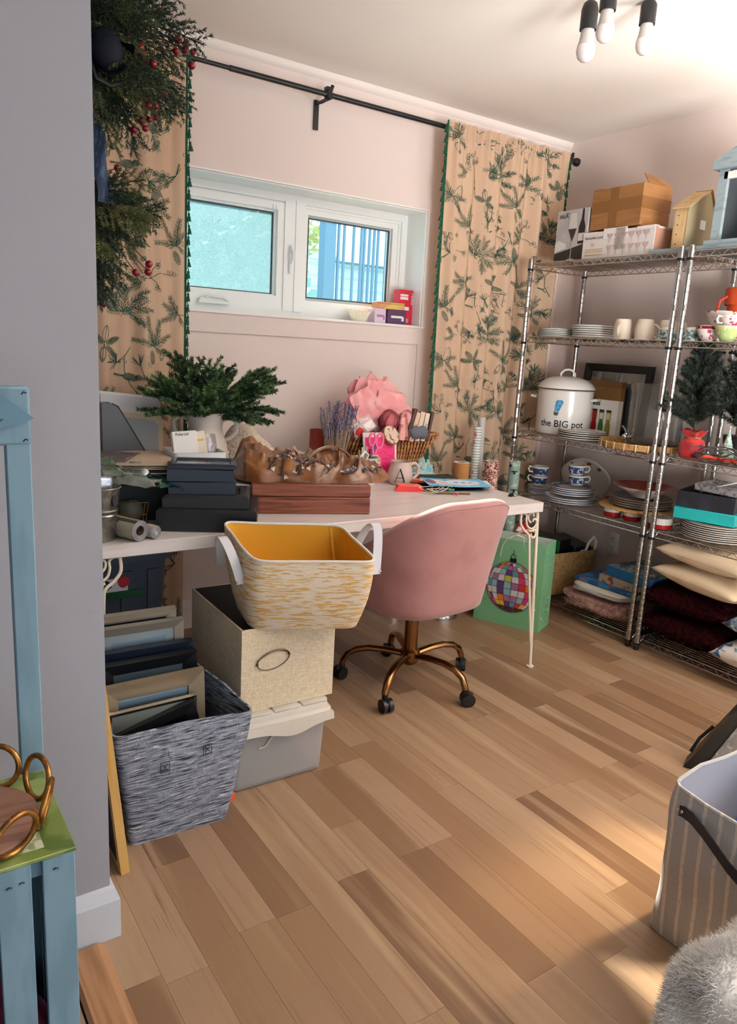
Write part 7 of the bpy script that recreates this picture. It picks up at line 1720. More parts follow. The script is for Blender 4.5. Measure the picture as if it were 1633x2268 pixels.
for x, y, lab in tins:
    e = thing('enamel_cup', lab, 'cup', (x, y, Z4), 0, 'red and white enamel cups'); MB().lathe([(0.001, 0), (0.038, 0), (0.041, 0.003), (0.042, 0.024)], 26).build('red_band', pat('enamel_red', '#9c1717', rough=0.25), e); MB().lathe([(0.042, 0.024), (0.0425, 0.046), (0.0445, 0.048), (0.040, 0.048), (0.038, 0.006)], 26).build('cup_body', m_china, e)
ec = thing('enamel_cup', 'red and white enamel cup standing right of the double posts', 'cup', (3.07, 2.045, Z4), 0, 'red and white enamel cups'); MB().lathe([(0.001, 0), (0.050, 0), (0.054, 0.003), (0.055, 0.022)], 26).build('red_band', pat('enamel_red', '#9c1717', rough=0.25), ec); MB().lathe([(0.055, 0.022), (0.056, 0.05), (0.058, 0.052), (0.053, 0.052), (0.05, 0.006)], 26).build('cup_body', m_china, ec)
mt = thing('wicker_mat', 'round woven placemat under the dark plates on the fourth shelf', 'placemat', (3.165, 2.235, Z4 + 0.0485)); MB().lathe([(0.001, 0), (0.185, 0), (0.19, 0.004), (0.185, 0.008), (0.001, 0.008)], 44).build('mat_disc', m_ratt, mt)
g = MB()
for k in range(44): a = 2 * PI * k / 44; g.tube([((0.187 + 0.007 * math.cos(q * PI / 4)) * math.cos(a + 0.05 * math.sin(q * PI / 4)), (0.187 + 0.007 * math.cos(q * PI / 4)) * math.sin(a + 0.05 * math.sin(q * PI / 4)), 0.004) for q in range(8)], 0.0016, 4, closed=True)
g.build('looped_edge', m_ratt, mt, kind='stuff')
plate_stack('the dark stoneware stack on the wicker mat', 'plate', 3.17, 2.235, Z4 + 0.057, 4, 0.148, 0.013, m_blackplate, 0.011, 'dark stoneware plates', pat('tan_rim', '#8d7c6a', rough=0.4), wob=0.002)
bw2 = thing('bowl', 'wide white bowl with dark red inside on the dark plates', 'bowl', (3.145, 2.205, Z4 + 0.1115)); MB().lathe([(0.001, 0), (0.06, 0), (0.065, 0.005), (0.11, 0.035), (0.15, 0.052), (0.152, 0.054)], 40).build('bowl_body', m_china, bw2); MB().lathe([(0.152, 0.054), (0.145, 0.051), (0.108, 0.038), (0.06, 0.009), (0.001, 0.008)], 40).build('bowl_inside', m_redbowl, bw2)
plate_stack('the black and white stack below the teal box', 'plate', 3.16, 1.815, Z4, 8, 0.155, 0.010, pat('cream_plate', '#d8cfc2', rough=0.3), 0.0092, 'black edged white plates', m_black_satin, wob=0.002)
def carton(label, nm, c, s, rz, m, m2=None, cat='box', lid=0.0):
    t = thing(nm, label, cat, c, math.radians(rz)); MB().rbox((0, 0, s[2] / 2), s, 0.002, 1).build('box_body', m, t)
    if lid: MB().rbox((0, 0, s[2] - lid / 2 + 0.001), (s[0] + 0.005, s[1] + 0.005, lid), 0.002, 1).build('box_lid', m2 or m, t)
    return t
zb = Z4 + 8 * 0.0092 + 0.0035
tbx = carton('bright teal flat gift box on the black and white plates', 'teal_box', (3.165, 1.855, zb), (0.255, 0.26, 0.052), 16, pat('teal_card', '#1fa3a3', rough=0.4)); MB().box((0.02, 0, 0.0525), (0.014, 0.262, 0.001)).box((0.02, -0.1305, 0.026), (0.014, 0.001, 0.052)).build('cream_band', pat('cream_band', '#d9cfae'), tbx, 0)
zb += 0.053
kb = thing('black_game_box', 'open black card box with trinkets on the teal box', 'box', (3.175, 1.865, zb), math.radians(16))
g = MB(); w, d, h = 0.250, 0.245, 0.070
o = lambda s, z: [(-w / 2 + s, -d / 2 + s, z), (w / 2 - s, -d / 2 + s, z), (w / 2 - s, d / 2 - s, z), (-w / 2 + s, d / 2 - s, z)]
g.rings([o(0, 0), o(0, h), o(0.004, h), o(0.004, h - 0.03)], True, True); g.build('box_body', pat('navy_card', '#1d2028', [('noise', (20, 20, 20), '#262a33', 0.5, 0.65)], rough=0.5), kb, 0)
g = MB(); r7 = random.Random(2)
for k in range(9): g.rbox((r7.uniform(-.09, .09), r7.uniform(-.09, .09), h - 0.022), (0.03, 0.018, 0.012), 0.003, 1, rz=r7.uniform(0, 3))
g.build('trinket', pat('trinket', '#4a4d52', [('noise', (30, 30, 30), '#b8b9b4', 0.55, 0.6)], rough=0.4), kb, kind='stuff')
gx = thing('lace_box_lid', 'grey lace patterned box lid leaning on the black box', 'box lid', (3.215, 1.82, zb + 0.0715), math.radians(10)); gx.rotation_euler[0] = 0.04
g = MB(); w, d, h = 0.215, 0.225, 0.030
g.rings([o(0, 0), o(0, h), o(0.004, h), o(0.004, 0.008)], True, True); g.build('lid_tray', pat('lace_card', '#8b8687', [('noise', (90, 90, 90), '#5f5b5d', 0.5, 0.57)], rough=0.6), gx, 0); MB().tube([(-0.06, 0.06, 0.012), (0.02, -0.02, 0.045), (0.045, -0.05, 0.055)], 0.0025, 6).build('cord_tie', m_paper, gx)

# --- lowest shelf
def fuzz(parent, fn, n, L_, m, seed, nm='pile', wd=0.0022):
    g = MB(); r = random.Random(seed)
    for k in range(n):
        u, v = r.random(), r.random(); p = Vector(fn(u, v)); e = 0.01
        a = Vector(fn(min(u + e, 1), v)) - p; b = Vector(fn(u, min(v + e, 1))) - p; nn = a.cross(b)
        if nn.length < 1e-9: continue
        nn.normalize(); nn = (nn + Vector((r.uniform(-.7, .7), r.uniform(-.7, .7), r.uniform(-.7, .7)))).normalized(); s = nn.orthogonal().normalized() * wd; l = L_ * r.uniform(0.6, 1.2)
        g.add([p - s - nn * 0.002, p + s - nn * 0.002, p + nn * l], [(0, 1, 2)])
    return g.build(nm, m, parent, 0, kind='stuff')
def fold_blob(w, d, h, seed, sq=0.35, nf=0.10):
    def f(u, v):
        a = 2 * PI * u; b = -PI / 2 + PI * v; ca, sa, cb, sb_ = math.cos(a), math.sin(a), math.cos(b), math.sin(b)
        s = lambda t, e: abs(t) ** e * (1 if t > 0 else -1)
        x, y, z = s(ca, sq) * s(cb, sq), s(sa, sq) * s(cb, sq), s(sb_, 0.6)
        k = nf * nz(x * 1.7 + seed, y * 1.7, z * 2)
        return (w / 2 * x * (1 + k * 0.6), d / 2 * y * (1 + k * 0.6), h / 2 + h / 2 * z * (1 + k * 1.4))
    return f
m_pinkf = pat('pink_pile', '#b98f85', [('noise', (60, 60, 60), '#a0766d', 0.45, 0.6), ('noise', (30, 30, 30), '#cda79b', 0.55, 0.68)], rough=0.95)
pbk = thing('pink_throw', 'folded dusty pink teddy throw at the bottom of the lowest shelf', 'throw', (3.20, 2.335, Z5)); fn = fold_blob(0.40, 0.40, 0.10, 3, 0.4, 0.12)
MB().grid(fn, 60, 26, True).build('throw_cloth', m_pinkf, pbk, 180); fuzz(pbk, fn, 9000, 0.010, m_pinkf, 5)
wt_ = thing('white_towel', 'folded white towel on the pink throw', 'towel', (3.185, 2.315, Z5 + 0.100), 0.05); fn = fold_blob(0.37, 0.33, 0.050, 8, 0.35, 0.14); MB().grid(fn, 50, 18, True).build('towel_cloth', pat('towel_white', '#c9c0b6', rough=0.95, bump=('noise', (300, 300, 300), 0.4)), wt_, 180)
g = MB(); g.tube([(-0.186, -0.12 + 0.02 * k, 0.020 + 0.004 * math.sin(k)) for k in range(12)], 0.0012, 5); g.build('hem_seam', m_paper, wt_)
bkk = thing('blue_book', 'large blue illustrated book lying on the white towel', 'book', (3.195, 2.305, Z5 + 0.1515), math.radians(4)); MB().rbox((0, 0, 0.008), (0.31, 0.335, 0.012), 0.001, 1).build('pages', m_paper, bkk)
m_bookb = pat('book_blue', '#1f4f80', [('noise', (16, 16, 16), '#3a78a8', 0.52, 0.58), ('noise', (28, 28, 28), '#b0524a', 0.66, 0.69)], rough=0.45)
MB().bb(-0.158, 0.158, -0.170, 0.170, 0, 0.002).bb(-0.158, -0.156, -0.170, 0.170, 0, 0.016).build('cover', m_bookb, bkk, 0); MB().bb(-0.158, 0.158, -0.170, 0.170, 0.0142, 0.0162).build('cover', m_bookb, bkk, 0)
for lab, c, s, rz, ms, mt_ in (('cream and red illustrated puzzle box under the blue lidded box', (3.19, 2.215, Z5 + 0.168), (0.25, 0.26, 0.042), 2, pat('puzzle_side', '#a98f7b', [('noise', (26, 26, 26), '#8d3b32', 0.55, 0.6), ('noise', (36, 36, 36), '#46688a', 0.62, 0.66)], rough=0.5), None), ('blue sided jigsaw box with landscape lid on the lowest shelf', (3.20, 2.160, Z5 + 0.2105), (0.27, 0.285, 0.052), -5, pat('box_blue', '#1f5d96', rough=0.45), pat('landscape', '#7b8d93', [('noise', (14, 14, 14), '#2c4e6b', 0.48, 0.55), ('noise', (22, 22, 22), '#c3c4bb', 0.58, 0.63), ('noise', (30, 30, 30), '#4d5d42', 0.64, 0.68)], rough=0.4))):
    b = carton(lab, 'puzzle_box', c, s, rz, ms)
    MB().bb(-s[0] / 2 + 0.002, s[0] / 2 - 0.002, -s[1] / 2 + 0.002, s[1] / 2 - 0.002, s[2], s[2] + 0.0006).build('lid_picture', mt_ or ms, b, 0)
m_wine = pat('wine_plush', '#2e060a', [('noise', (50, 50, 50), '#1c0306', 0.45, 0.6)], rough=0.95, spec=0.1)
def pillow_fn(w, d, h, seed, pinch=0.12):
    def f(u, v):      # u around top/bottom sheets, v across
        s = 1 if u < 0.5 else -1; t = (u * 2 if u < 0.5 else 2 - u * 2) * 2 - 1; q = v * 2 - 1
        ed = max(0, (1 - t * t)) ** 0.45 * max(0, (1 - q * q)) ** 0.45
        x = w / 2 * t * (1 - pinch * (1 - q * q) * abs(t) ** 3 * 0.6); y = d / 2 * q * (1 - pinch * (1 - t * t) * abs(q) ** 3 * 0.6)
        return (x, y, h / 2 + s * h / 2 * ed * (1 + 0.10 * nz(t * 2 + seed, q * 2, s)))
    return f
def pillow(label, nm, loc, w, d, h, m, rz, rx, ry, seed, pile=None, cat='cushion'):
    t = thing(nm, label, cat, loc); t.rotation_euler = (rx, ry, rz); fn = pillow_fn(w, d, h, seed)
    MB().grid(fn, 48, 20, True).build('cushion_cover', m, t, 180)
    sm = MB(); sm.tube([(w / 2 * a, d / 2 * b, h / 2) for a, b in [(-1 + 2 * k / 10, -1) for k in range(10)] + [(1, -1 + 2 * k / 10) for k in range(10)] + [(1 - 2 * k / 10, 1) for k in range(10)] + [(-1, 1 - 2 * k / 10) for k in range(10)]], 0.002, 5, closed=True)
    if pile: fuzz(t, fn, 5000, 0.010, m, seed, wd=0.003)
    else:
        sm2 = MB(); sm2.tube([(-w / 2 * 0.93, -d / 2 * 0.9 + d * 0.9 * k / 14, h / 2 - 0.004) for k in range(15)], 0.0012, 5); sm2.build('seam', pat('seam_tan', '#a98d6c', rough=0.9), t)
    return t
pillow('dark red plush cushion lying at the bottom of the right shelf', 'plush_cushion', (3.20, 1.835, Z5), 0.43, 0.44, 0.155, m_wine, 0.0, 0, 0, 2, True)
pillow('dark red plush cushion second from the bottom under the cream pillows', 'plush_cushion', (3.20, 1.850, Z5 + 0.135), 0.43, 0.42, 0.150, m_wine, 0.06, 0, 0, 6, True)
m_canvas = pat('cream_canvas', '#d6c0a0', [('noise', (6, 6, 6), '#c9b190', 0.45, 0.62)], rough=0.9, bump=('noise', (260, 260, 260), 0.15))
p1 = pillow('lower cream canvas cushion on the dark red plush cushions', 'canvas_cushion', (3.175, 1.785, Z5 + 0.258), 0.41, 0.44, 0.125, m_canvas, -0.08, 0.06, 0.05, 11)
p2 = pillow('upper cream canvas cushion just under the fourth wire shelf', 'canvas_cushion', (3.185, 1.785, Z5 + 0.365), 0.41, 0.44, 0.115, m_canvas, -0.02, 0.04, 0.05, 15)
text('JL', 0.05, pat('rust_ink', '#7a4a2c'), p1, (-0.10, -0.10, 0.121), (0, 0, math.radians(-85)))
pillow('white cushion with blue flowers at the right edge of the lowest shelf', 'floral_cushion', (3.16, 1.48, Z5), 0.40, 0.36, 0.14, pat('blue_floral', '#cfc6bb', [('noise', (24, 24, 24), '#2f4f7c', 0.58, 0.62), ('noise', (34, 34, 34), '#5b7a86', 0.66, 0.69)], rough=0.9), 0.05, 0, 0, 19)
pillow('blue and grey patterned cushion behind the floral one', 'patterned_cushion', (3.19, 1.49, Z5 + 0.135), 0.38, 0.33, 0.12, pat('slate_floral', '#5d6b77', [('noise', (24, 24, 24), '#2a3748', 0.52, 0.58), ('noise', (30, 30, 30), '#b5b6b0', 0.62, 0.66)], rough=0.9), 0.1, 0.05, 0, 23)
# ================================================================ PENDANT BULBS
m_bulb_w = pat('bulb_diffuser', '#e6dedb', rough=0.25, sss=0.2)
m_bulb_b = pat('bulb_body', '#bdb6b1', rough=0.5)
for lab, x, y, zb in (('leftmost bulb of the three hanging black pendant lamps', 2.021, 1.85, 2.263), ('middle bulb of the three hanging black pendant lamps', 2.102, 1.85, 2.339), ('rightmost bulb of the three hanging black pendant lamps', 2.304, 1.85, 2.351)):
    t = thing('pendant_lamp', lab, 'lamp', (x, y, zb), 0, 'pendant bulbs'); b = MB()
    b.lathe([(0.001, 0), (0.014, 0.002), (0.024, 0.011), (0.0292, 0.025), (0.0298, 0.035), (0.0285, 0.046)], 28).build('bulb_globe', m_bulb_w, t, 60)
    MB().lathe([(0.0285, 0.046), (0.024, 0.060), (0.0215, 0.078), (0.020, 0.096)], 28).build('bulb_base', m_bulb_b, t)
    zt = min(0.19, ZC - zb - 0.001)
    MB().lathe([(0.019, 0.092), (0.0265, 0.092), (0.0265, min(0.15, zt - 0.005)), (0.021, min(0.168, zt - 0.003)), (0.008, min(0.178, zt - 0.001)), (0.005, zt)], 24, cap0=True).build('socket', m_plastic, t)
    if ZC - zb > 0.2: MB().cyl((0, 0, 0.178), (0, 0, ZC - zb), 0.003, n=8).build('cord', m_black, t)

# ================================================================ CHRISTMAS GARLAND ON THE LEFT WALL
m_cedar = pat('cedar', '#2b3a28', [('noise', (14, 14, 14), '#45542f', 0.48, 0.62), ('noise', (24, 24, 24), '#1c2a22', 0.55, 0.68)], rough=0.7)
m_cedar2 = pat('cedar_olive', '#5f6238', [('noise', (20, 20, 20), '#7a7a45', 0.5, 0.65)], rough=0.75)
m_berry = pat('red_berry', '#7d0f1d', rough=0.25)
_bm = MB().ball((0, 0, 0), 0.0088, 12, 8).mesh('berry', m_berry, 180)
def spray(mb, tw, b0, d, L_, r, flat_n, droop=0.5):
    pts = bag_needles(mb, b0, d, L_, r, 110, 0.013, 0.7, 0.0022, droop=droop)
    tw.tube(pts, 0.0014, 4)
    for f in [0.12 + 0.80 * q / 8 for q in range(9)]:
        p = pts[int(f * (len(pts) - 1))]; ax = (pts[-1] - pts[0]).normalized(); sd = ax.cross(flat_n).normalized()
        for sg in (-1, 1):
            bag_needles(mb, p, ax * 0.95 + sd * sg * 0.75 + flat_n * r.uniform(-.25, .25) + Vector((0, 0, -0.15)), L_ * (0.42 - 0.28 * f) + 0.012, r, 120, 0.011, 0.7, 0.0022, droop=0.5)
UP = [(0.563, 1.921, 2.032), (0.601, 1.978, 2.068), (0.615, 1.971, 2.064), (0.555, 1.93, 2.0), (0.587, 1.95, 2.018), (0.617, 1.946, 1.986), (0.627, 1.962, 1.974), (0.641, 1.973, 1.97), (0.639, 1.918, 1.954), (0.608, 1.912, 1.98), (0.704, 1.977, 2.04), (0.71, 1.945, 2.03), (0.739, 1.971, 2.035), (0.714, 1.91, 2.0), (0.704, 1.946, 2.004), (0.755, 1.968, 2.02), (0.737, 1.928, 1.976), (0.684, 1.986, 1.933), (0.689, 1.982, 1.918), (0.626, 1.912, 1.86), (0.642, 1.912, 1.863), (0.623, 1.953, 1.835), (0.65, 1.985, 1.849), (0.652, 1.94, 1.846), (0.622, 1.927, 1.813), (0.6, 1.944, 1.809)]
LO = [(0.55, 1.912, 1.711), (0.57, 1.928, 1.699), (0.543, 1.945, 1.685), (0.521, 1.95, 1.582), (0.629, 1.929, 1.504), (0.626, 1.928, 1.485), (0.595, 1.928, 1.481), (0.512, 1.947, 1.414), (0.516, 1.933, 1.401)]
def garland(label, core, tips, berries, seed, n_extra, olive):
    t = thing('berry_wreath', label, 'wreath', (0, 0, 0)); r = random.Random(seed); a, o, tw = MB(), MB(), MB(); core = Vector(core)
    for k, tp in enumerate(tips):
        for q in range(2):
            d = Vector(tp) - core + Vector((r.uniform(-.03, .03), r.uniform(-.10, .07), r.uniform(-.03, .03)))
            spray(o if (k * 2 + q) % olive == 0 else a, tw, core + d * r.uniform(0.0, 0.25), d, d.length * r.uniform(0.72, 0.85), r, Vector((0.3, -1, 0.1)), 0.5)
    a.build('cedar_sprays', m_cedar, t, 0, kind='stuff'); o.build('olive_sprays', m_cedar2, t, 0, kind='stuff'); tw.build('stems', m_twig, t, kind='stuff')
    for p in berries:
        p = Vector(p); b = inst('berry', _bm, t, p); b.scale = [r.uniform(0.85, 1.1)] * 3
    st = MB()
    for p in berries: p = Vector(p); st.tube([p, p + (core - p) * 0.25 + Vector((0, 0, 0.01)), p + (core - p) * 0.5], 0.0012, 4)
    st.build('berry_stems', m_twig, t, kind='stuff'); return t
g1 = garland('upper cedar wreath with red berries hanging beside the left curtain', (0.47, 1.97, 2.02), [(0.56, 1.95, 2.20), (0.62, 1.95, 2.22), (0.68, 1.97, 2.19), (0.70, 1.95, 2.12), (0.74, 1.95, 2.06), (0.77, 1.95, 1.98), (0.76, 1.97, 1.92), (0.70, 1.92, 1.86), (0.66, 1.93, 1.80), (0.61, 1.93, 1.76), (0.55, 1.92, 1.78), (0.50, 1.92, 1.80), (0.60, 1.90, 2.05), (0.58, 1.88, 1.92), (0.62, 1.88, 1.98), (0.52, 1.9, 2.12), (0.66, 1.9, 2.08), (0.64, 1.9, 1.88)], UP, 51, 2, 7)
g2 = garland('lower cedar wreath with red berries below the navy ribbon', (0.46, 1.97, 1.63), [(0.55, 1.93, 1.72), (0.60, 1.95, 1.69), (0.66, 1.95, 1.645), (0.655, 1.95, 1.59), (0.62, 1.93, 1.53), (0.58, 1.93, 1.46), (0.55, 1.93, 1.40), (0.51, 1.93, 1.42), (0.54, 1.90, 1.58), (0.57, 1.90, 1.62), (0.53, 1.92, 1.48)], LO, 57, 2, 3)
m_navy = pat('navy_velvet', '#0c101c', rough=0.7, spec=0.2)
bwn = thing('ribbon_bow', 'large navy ribbon bow with denim tail hanging on the wreath', 'bow', (0.52, 1.885, 1.945))
for sg, s in ((1, 1.0), (-1, 0.9)):
    MB().grid(lambda u, v: (sg * (0.005 + 0.055 * math.sin(PI * u) ** 0.8 * s), -0.020 + 0.045 * v, -0.040 + 0.085 * u * 0.95 + 0.028 * math.cos(2 * PI * u) * (v - 0.5)), 20, 6).build('bow_loop', m_navy, bwn, 60)
MB().ball((0.0, -0.005, 0.0), 0.040, 18, 12, (0.95, 0.7, 1.05)).build('bow_knot', m_navy, bwn)
MB().grid(lambda u, v: (-0.035 + 0.020 * u + 0.022 * v * (0.3 + u) + 0.004 * math.sin(v * 9), 0.012 * math.sin(u * 3 + v * 5), -0.15 - 0.17 * v), 8, 16).build('ribbon_tail', pat('denim', '#2c3a52', [('noise', (120, 120, 40), '#465873', 0.5, 0.65)], rough=0.85), bwn, 60)
MB().tube([(-0.03, 0, -0.03), (-0.02, 0.0, -0.06), (0.01, 0, -0.068), (0.04, 0, -0.055)], 0.006, 8).build('bow_wire', m_black, bwn)

# ================================================================ LEFT FOREGROUND
m_crate = pat('duck_egg_paint', '#6f8c9b', [('noise', (30, 30, 6), '#648190', 0.45, 0.62)], rough=0.6)
cr = thing('slatted_crate', 'duck egg blue slatted crate with green painted top beside the jamb', 'crate', (0, 0, 0))
xs = [0.212 - 0.0585 * k for k in range(8)]
for k, x in enumerate(xs): MB().rbox((x - 0.022, 1.006, 0.305), (0.0435, 0.012, 0.60), 0.001, 1).build('slat', m_crate, cr)
for k in range(4): MB().rbox((0.206, 1.036 + 0.055 * k, 0.305), (0.012, 0.042, 0.60), 0.001, 1).build('slat', m_crate, cr)
for z in (0.588, 0.03): MB().rbox((0.0, 1.017, z), (0.40, 0.010, 0.03), 0.001, 1).build('rail', m_crate, cr)
MB().bb(-0.245, 0.20, 1.222, 1.230, 0, 0.60).build('back_panel', m_crate, cr, 0)
MB().rbox((-0.017, 1.114, 0.6085), (0.462, 0.230, 0.006), 0.001, 1).build('top_board', pat('green_paint', '#6f7f3f', [('noise', (9, 9, 9), '#8b9a5a', 0.5, 0.6), ('noise', (16, 16, 16), '#54682f', 0.56, 0.62)], rough=0.35), cr)
MB().bb(0.13, 0.175, 1.02, 1.06, 0.6117, 0.6124).build('torn_label', pat('torn_label', '#c9ccb0', [('noise', (60, 60, 60), '#8d9a63', 0.5, 0.55)], rough=0.6), cr, 0)
g = MB()
for x, z in ((0.185, 0.586), (0.140, 0.580), (0.124, 0.578), (0.08, 0.58)): g.tube([(x - 0.003, 0.9985, z), (x, 0.9985, z + 0.002), (x + 0.004, 0.9985, z)], 0.001, 4)
g.build('staple', m_dark_lin, cr)
MB().bb(-0.245, 0.20, 1.012, 1.222, 0.0, 0.012).build('base_board', m_crate, cr, 0)
pc = thing('purple_cloth', 'crumpled plum cloth stored inside the blue crate', 'cloth', (0.0, 1.115, 0.0125)); MB().grid(fold_blob(0.36, 0.17, 0.30, 4, 0.5, 0.2), 40, 18, True).build('cloth_fold', pat('plum', '#5d1138', [('noise', (14, 14, 14), '#3a2350', 0.5, 0.58)], rough=0.85), pc, 180)
ps = thing('painted_post', 'tall duck egg blue wooden stand with crossbar behind the crate', 'stand', (0.202, 1.258, 0.0))
MB().rbox((0, 0, 0.58), (0.036, 0.018, 1.16), 0.002, 1).build('upright', m_crate, ps); MB().rbox((-0.035, -0.002, 1.202), (0.108, 0.020, 0.090), 0.004, 1).build('crossbar', m_crate, ps)
g = MB()
for x, z in ((0.010, 1.237), (0.010, 1.165)): g.tube([(x - 0.003, -0.0125, z - 0.002), (x, -0.0125, z + 0.002), (x + 0.004, -0.0125, z)], 0.001, 4)
g.build('staple', m_dark_lin, ps); MB().rbox((0, 0.0, 0.01), (0.12, 0.035, 0.02), 0.002, 1).build('foot_bar', m_crate, ps)
ac = thing('leaf_sign', 'smoky blue acrylic leaf plaque with a green letter in front of the stand', 'sign', (0.158, 1.236, 1.19)); ac.rotation_euler[2] = 0.0
g = MB(); g.M = Matrix.Rotation(PI / 2, 4, 'X'); g.poly([(-0.06, 0.10), (0.003, 0.058), (0.066, 0.010), (0.038, 0.0), (0.020, -0.004), (0.008, -0.024), (-0.004, -0.030), (-0.06, 0.0)], -0.0015, 0.0015)
g.build('upper_leaf', pat('smoke_acrylic', '#56788c', [('noise', (5, 5, 5), '#6d8b9a', 0.45, 0.6)], rough=0.12, alpha=0.88), ac, 0)
g = MB(); g.M = Matrix.Translation((0, -0.001, 0)) @ Matrix.Rotation(PI / 2, 4, 'X'); g.poly([(-0.06, -0.01), (-0.004, -0.026), (0.012, -0.044), (-0.02, -0.052), (-0.06, -0.05)], -0.004, -0.001); g.build('lower_leaf', pat('olive_acrylic', '#7d8a63', rough=0.15, alpha=0.9), ac, 0)
g = MB(); g.M = Matrix.Translation((-0.012, -0.0018, 0.018)) @ Matrix.Rotation(math.radians(40), 4, 'Y') @ Matrix.Rotation(PI / 2, 4, 'X'); g.poly([(-0.030, 0), (0.030, 0), (0.033, 0.016), (0.030, 0.014), (0.026, 0.004), (-0.014, 0.004), (-0.014, 0.062), (-0.022, 0.062), (-0.022, 0.004), (-0.030, 0.003)], 0, 0.0006); g.build('letter_L', pat('letter_green', '#26331f', rough=0.4), ac, 0)
m_gold = pat('antique_gold', '#a9783a', [('noise', (50, 50, 50), '#7d5428', 0.45, 0.6)], rough=0.32, metal=0.85)
rt = thing('ring_tray', 'round wooden tray edged with antique gold rings on the green crate top', 'tray', (0.085, 1.112, 0.6120))
MB().lathe([(0.001, 0.0), (0.098, 0.0), (0.100, 0.003), (0.100, 0.010), (0.096, 0.012), (0.001, 0.0125)], 48).build('tray_base', pat('tray_wood', '#8a6552', [('noise', (10, 60, 10), '#7a5544', 0.45, 0.62)], rough=0.45), rt)
ring_me = MB().tube([(0.0, 0.033 * math.cos(2 * PI * k / 28), 0.036 + 0.033 * math.sin(2 * PI * k / 28)) for k in range(28)], 0.0046, 10, closed=True).mesh('gold_ring', m_gold, 60)
for k in range(9): a = 2 * PI * k / 9 + 0.32; o = inst('gold_ring', ring_me, rt, (0.104 * math.cos(a), 0.104 * math.sin(a), 0.0015), a); o.rotation_euler = (0, math.radians(12), a)

# ================================================================ RIGHT FOREGROUND
m_stripe = pat('striped_canvas', '#b5b2af', [('wavey', (0, 8.4, 0), '#dfd3c4', 0.84, 0.90, 0.4), ('noise', (300, 300, 60), '#a5a3a2', 0.5, 0.8)], rough=0.85, bump=('noise', (300, 300, 300), 0.15))
sbk = thing('striped_basket', 'grey canvas basket with cream stripes and navy leather handle', 'basket')
SB = [(1.500, 0.885, 0.0), (1.500, 0.600, 0.0), (1.860, 0.600, 0.0), (1.860, 0.885, 0.0)]
ST = [(1.472, 0.862, 0.405), (1.448, 0.560, 0.395), (1.860, 0.540, 0.41), (1.880, 0.845, 0.42)]
tub(sbk, SB, ST, 0.035, 0.006, m_stripe, pat('pale_lining', '#b9bac2', rough=0.8), bulge=0.004, wob=0.030, seed=9, rim=m_stripe, nv=16)
hd = MB(); pts = [(1.474, 0.838, 0.350), (1.466, 0.815, 0.358), (1.458, 0.790, 0.360), (1.446, 0.755, 0.353), (1.438, 0.72, 0.338), (1.434, 0.685, 0.318), (1.436, 0.655, 0.302), (1.444, 0.63, 0.296)]
vs_ = []
for x, y, z in pts: vs_ += [(x - 0.002, y, z - 0.013), (x + 0.001, y, z - 0.013), (x + 0.001, y, z + 0.013), (x - 0.002, y, z + 0.013)]
hd.add(vs_, [(k * 4 + j, k * 4 + (j + 1) % 4, (k + 1) * 4 + (j + 1) % 4, (k + 1) * 4 + j) for k in range(len(pts) - 1) for j in range(4)] + [(3, 2, 1, 0), tuple(len(pts) * 4 - 4 + j for j in range(4))])
h_ = hd.build('leather_handle', pat('navy_leather', '#20242e', rough=0.35), sbk, 60)
rv = MB()
for y, z, x in ((0.832, 0.352, 1.4695), (0.818, 0.357, 1.4645), (0.64, 0.298, 1.438)): rv.ball((x, y, z), 0.0042, 10, 6)
rv.build('rivet', m_chrome, h_)
for lab, c, s, rz in (('bright blue plastic case on top inside the striped basket', (1.66, 0.74, 0.27), (0.16, 0.10, 0.05), 20), ('second blue plastic case underneath in the striped basket', (1.68, 0.70, 0.215), (0.20, 0.14, 0.052), -10)):
    b = thing('blue_case', lab, 'case', c, math.radians(rz)); MB().rbox((0, 0, 0), s, 0.008, 2).build('case_body', pat('royal_blue', '#1547b4', rough=0.35), b); MB().rbox((0, -s[1] / 2 - 0.002, 0), (0.03, 0.008, 0.02), 0.003, 1).build('latch', pat('royal_blue2', '#1c58cf', rough=0.35), b)
fl = thing('folded_clothes', 'dark folded cloth filling the bottom of the striped basket', 'cloth', (1.68, 0.74, 0.004)); MB().grid(fold_blob(0.31, 0.24, 0.18, 6, 0.4, 0.1), 36, 14, True).build('cloth_fold', pat('navy_cloth', '#252b3b', rough=0.9), fl, 180)
# black case with grey cloth behind the basket
sc_ = thing('garment_bag', 'black edged bag with dusty grey front leaning behind the striped basket', 'bag', (2.235, 1.270, 0.004), math.radians(-62)); sc_.rotation_euler[0] = math.radians(-8)
def slant(x0, x1, t0, t1, y0, y1, z0, z1): return MB().hexa([(x0, y0, z0), (x1, y0, z0), (x1, y1, z0), (x0, y1, z0)], [(t0, y0, z1), (t1, y0, z1), (t1, y1, z1), (t0, y1, z1)])
slant(0, 0.46, 0.24, 0.44, 0, 0.09, 0, 0.43).build('bag_body', m_black_satin, sc_, 0)
slant(0.065, 0.44, 0.245, 0.43, -0.012, 0, 0.02, 0.41).build('front_panel', pat('dusty_grey', '#85827f', [('noise', (60, 60, 60), '#b3b0ad', 0.55, 0.66), ('noise', (8, 8, 8), '#6d6a68', 0.5, 0.62)], rough=0.9), sc_, 0)
MB().tube([(0.13, -0.014, 0.03), (0.22, -0.015, 0.20), (0.30, -0.014, 0.40)], 0.003, 6).build('zip_line', m_plastic, sc_); MB().tube([(0.014, 0.02, 0.05), (0.034, 0.03, 0.10), (0.070, 0.04, 0.15)], 0.006, 6).build('side_strap', m_plastic, sc_)
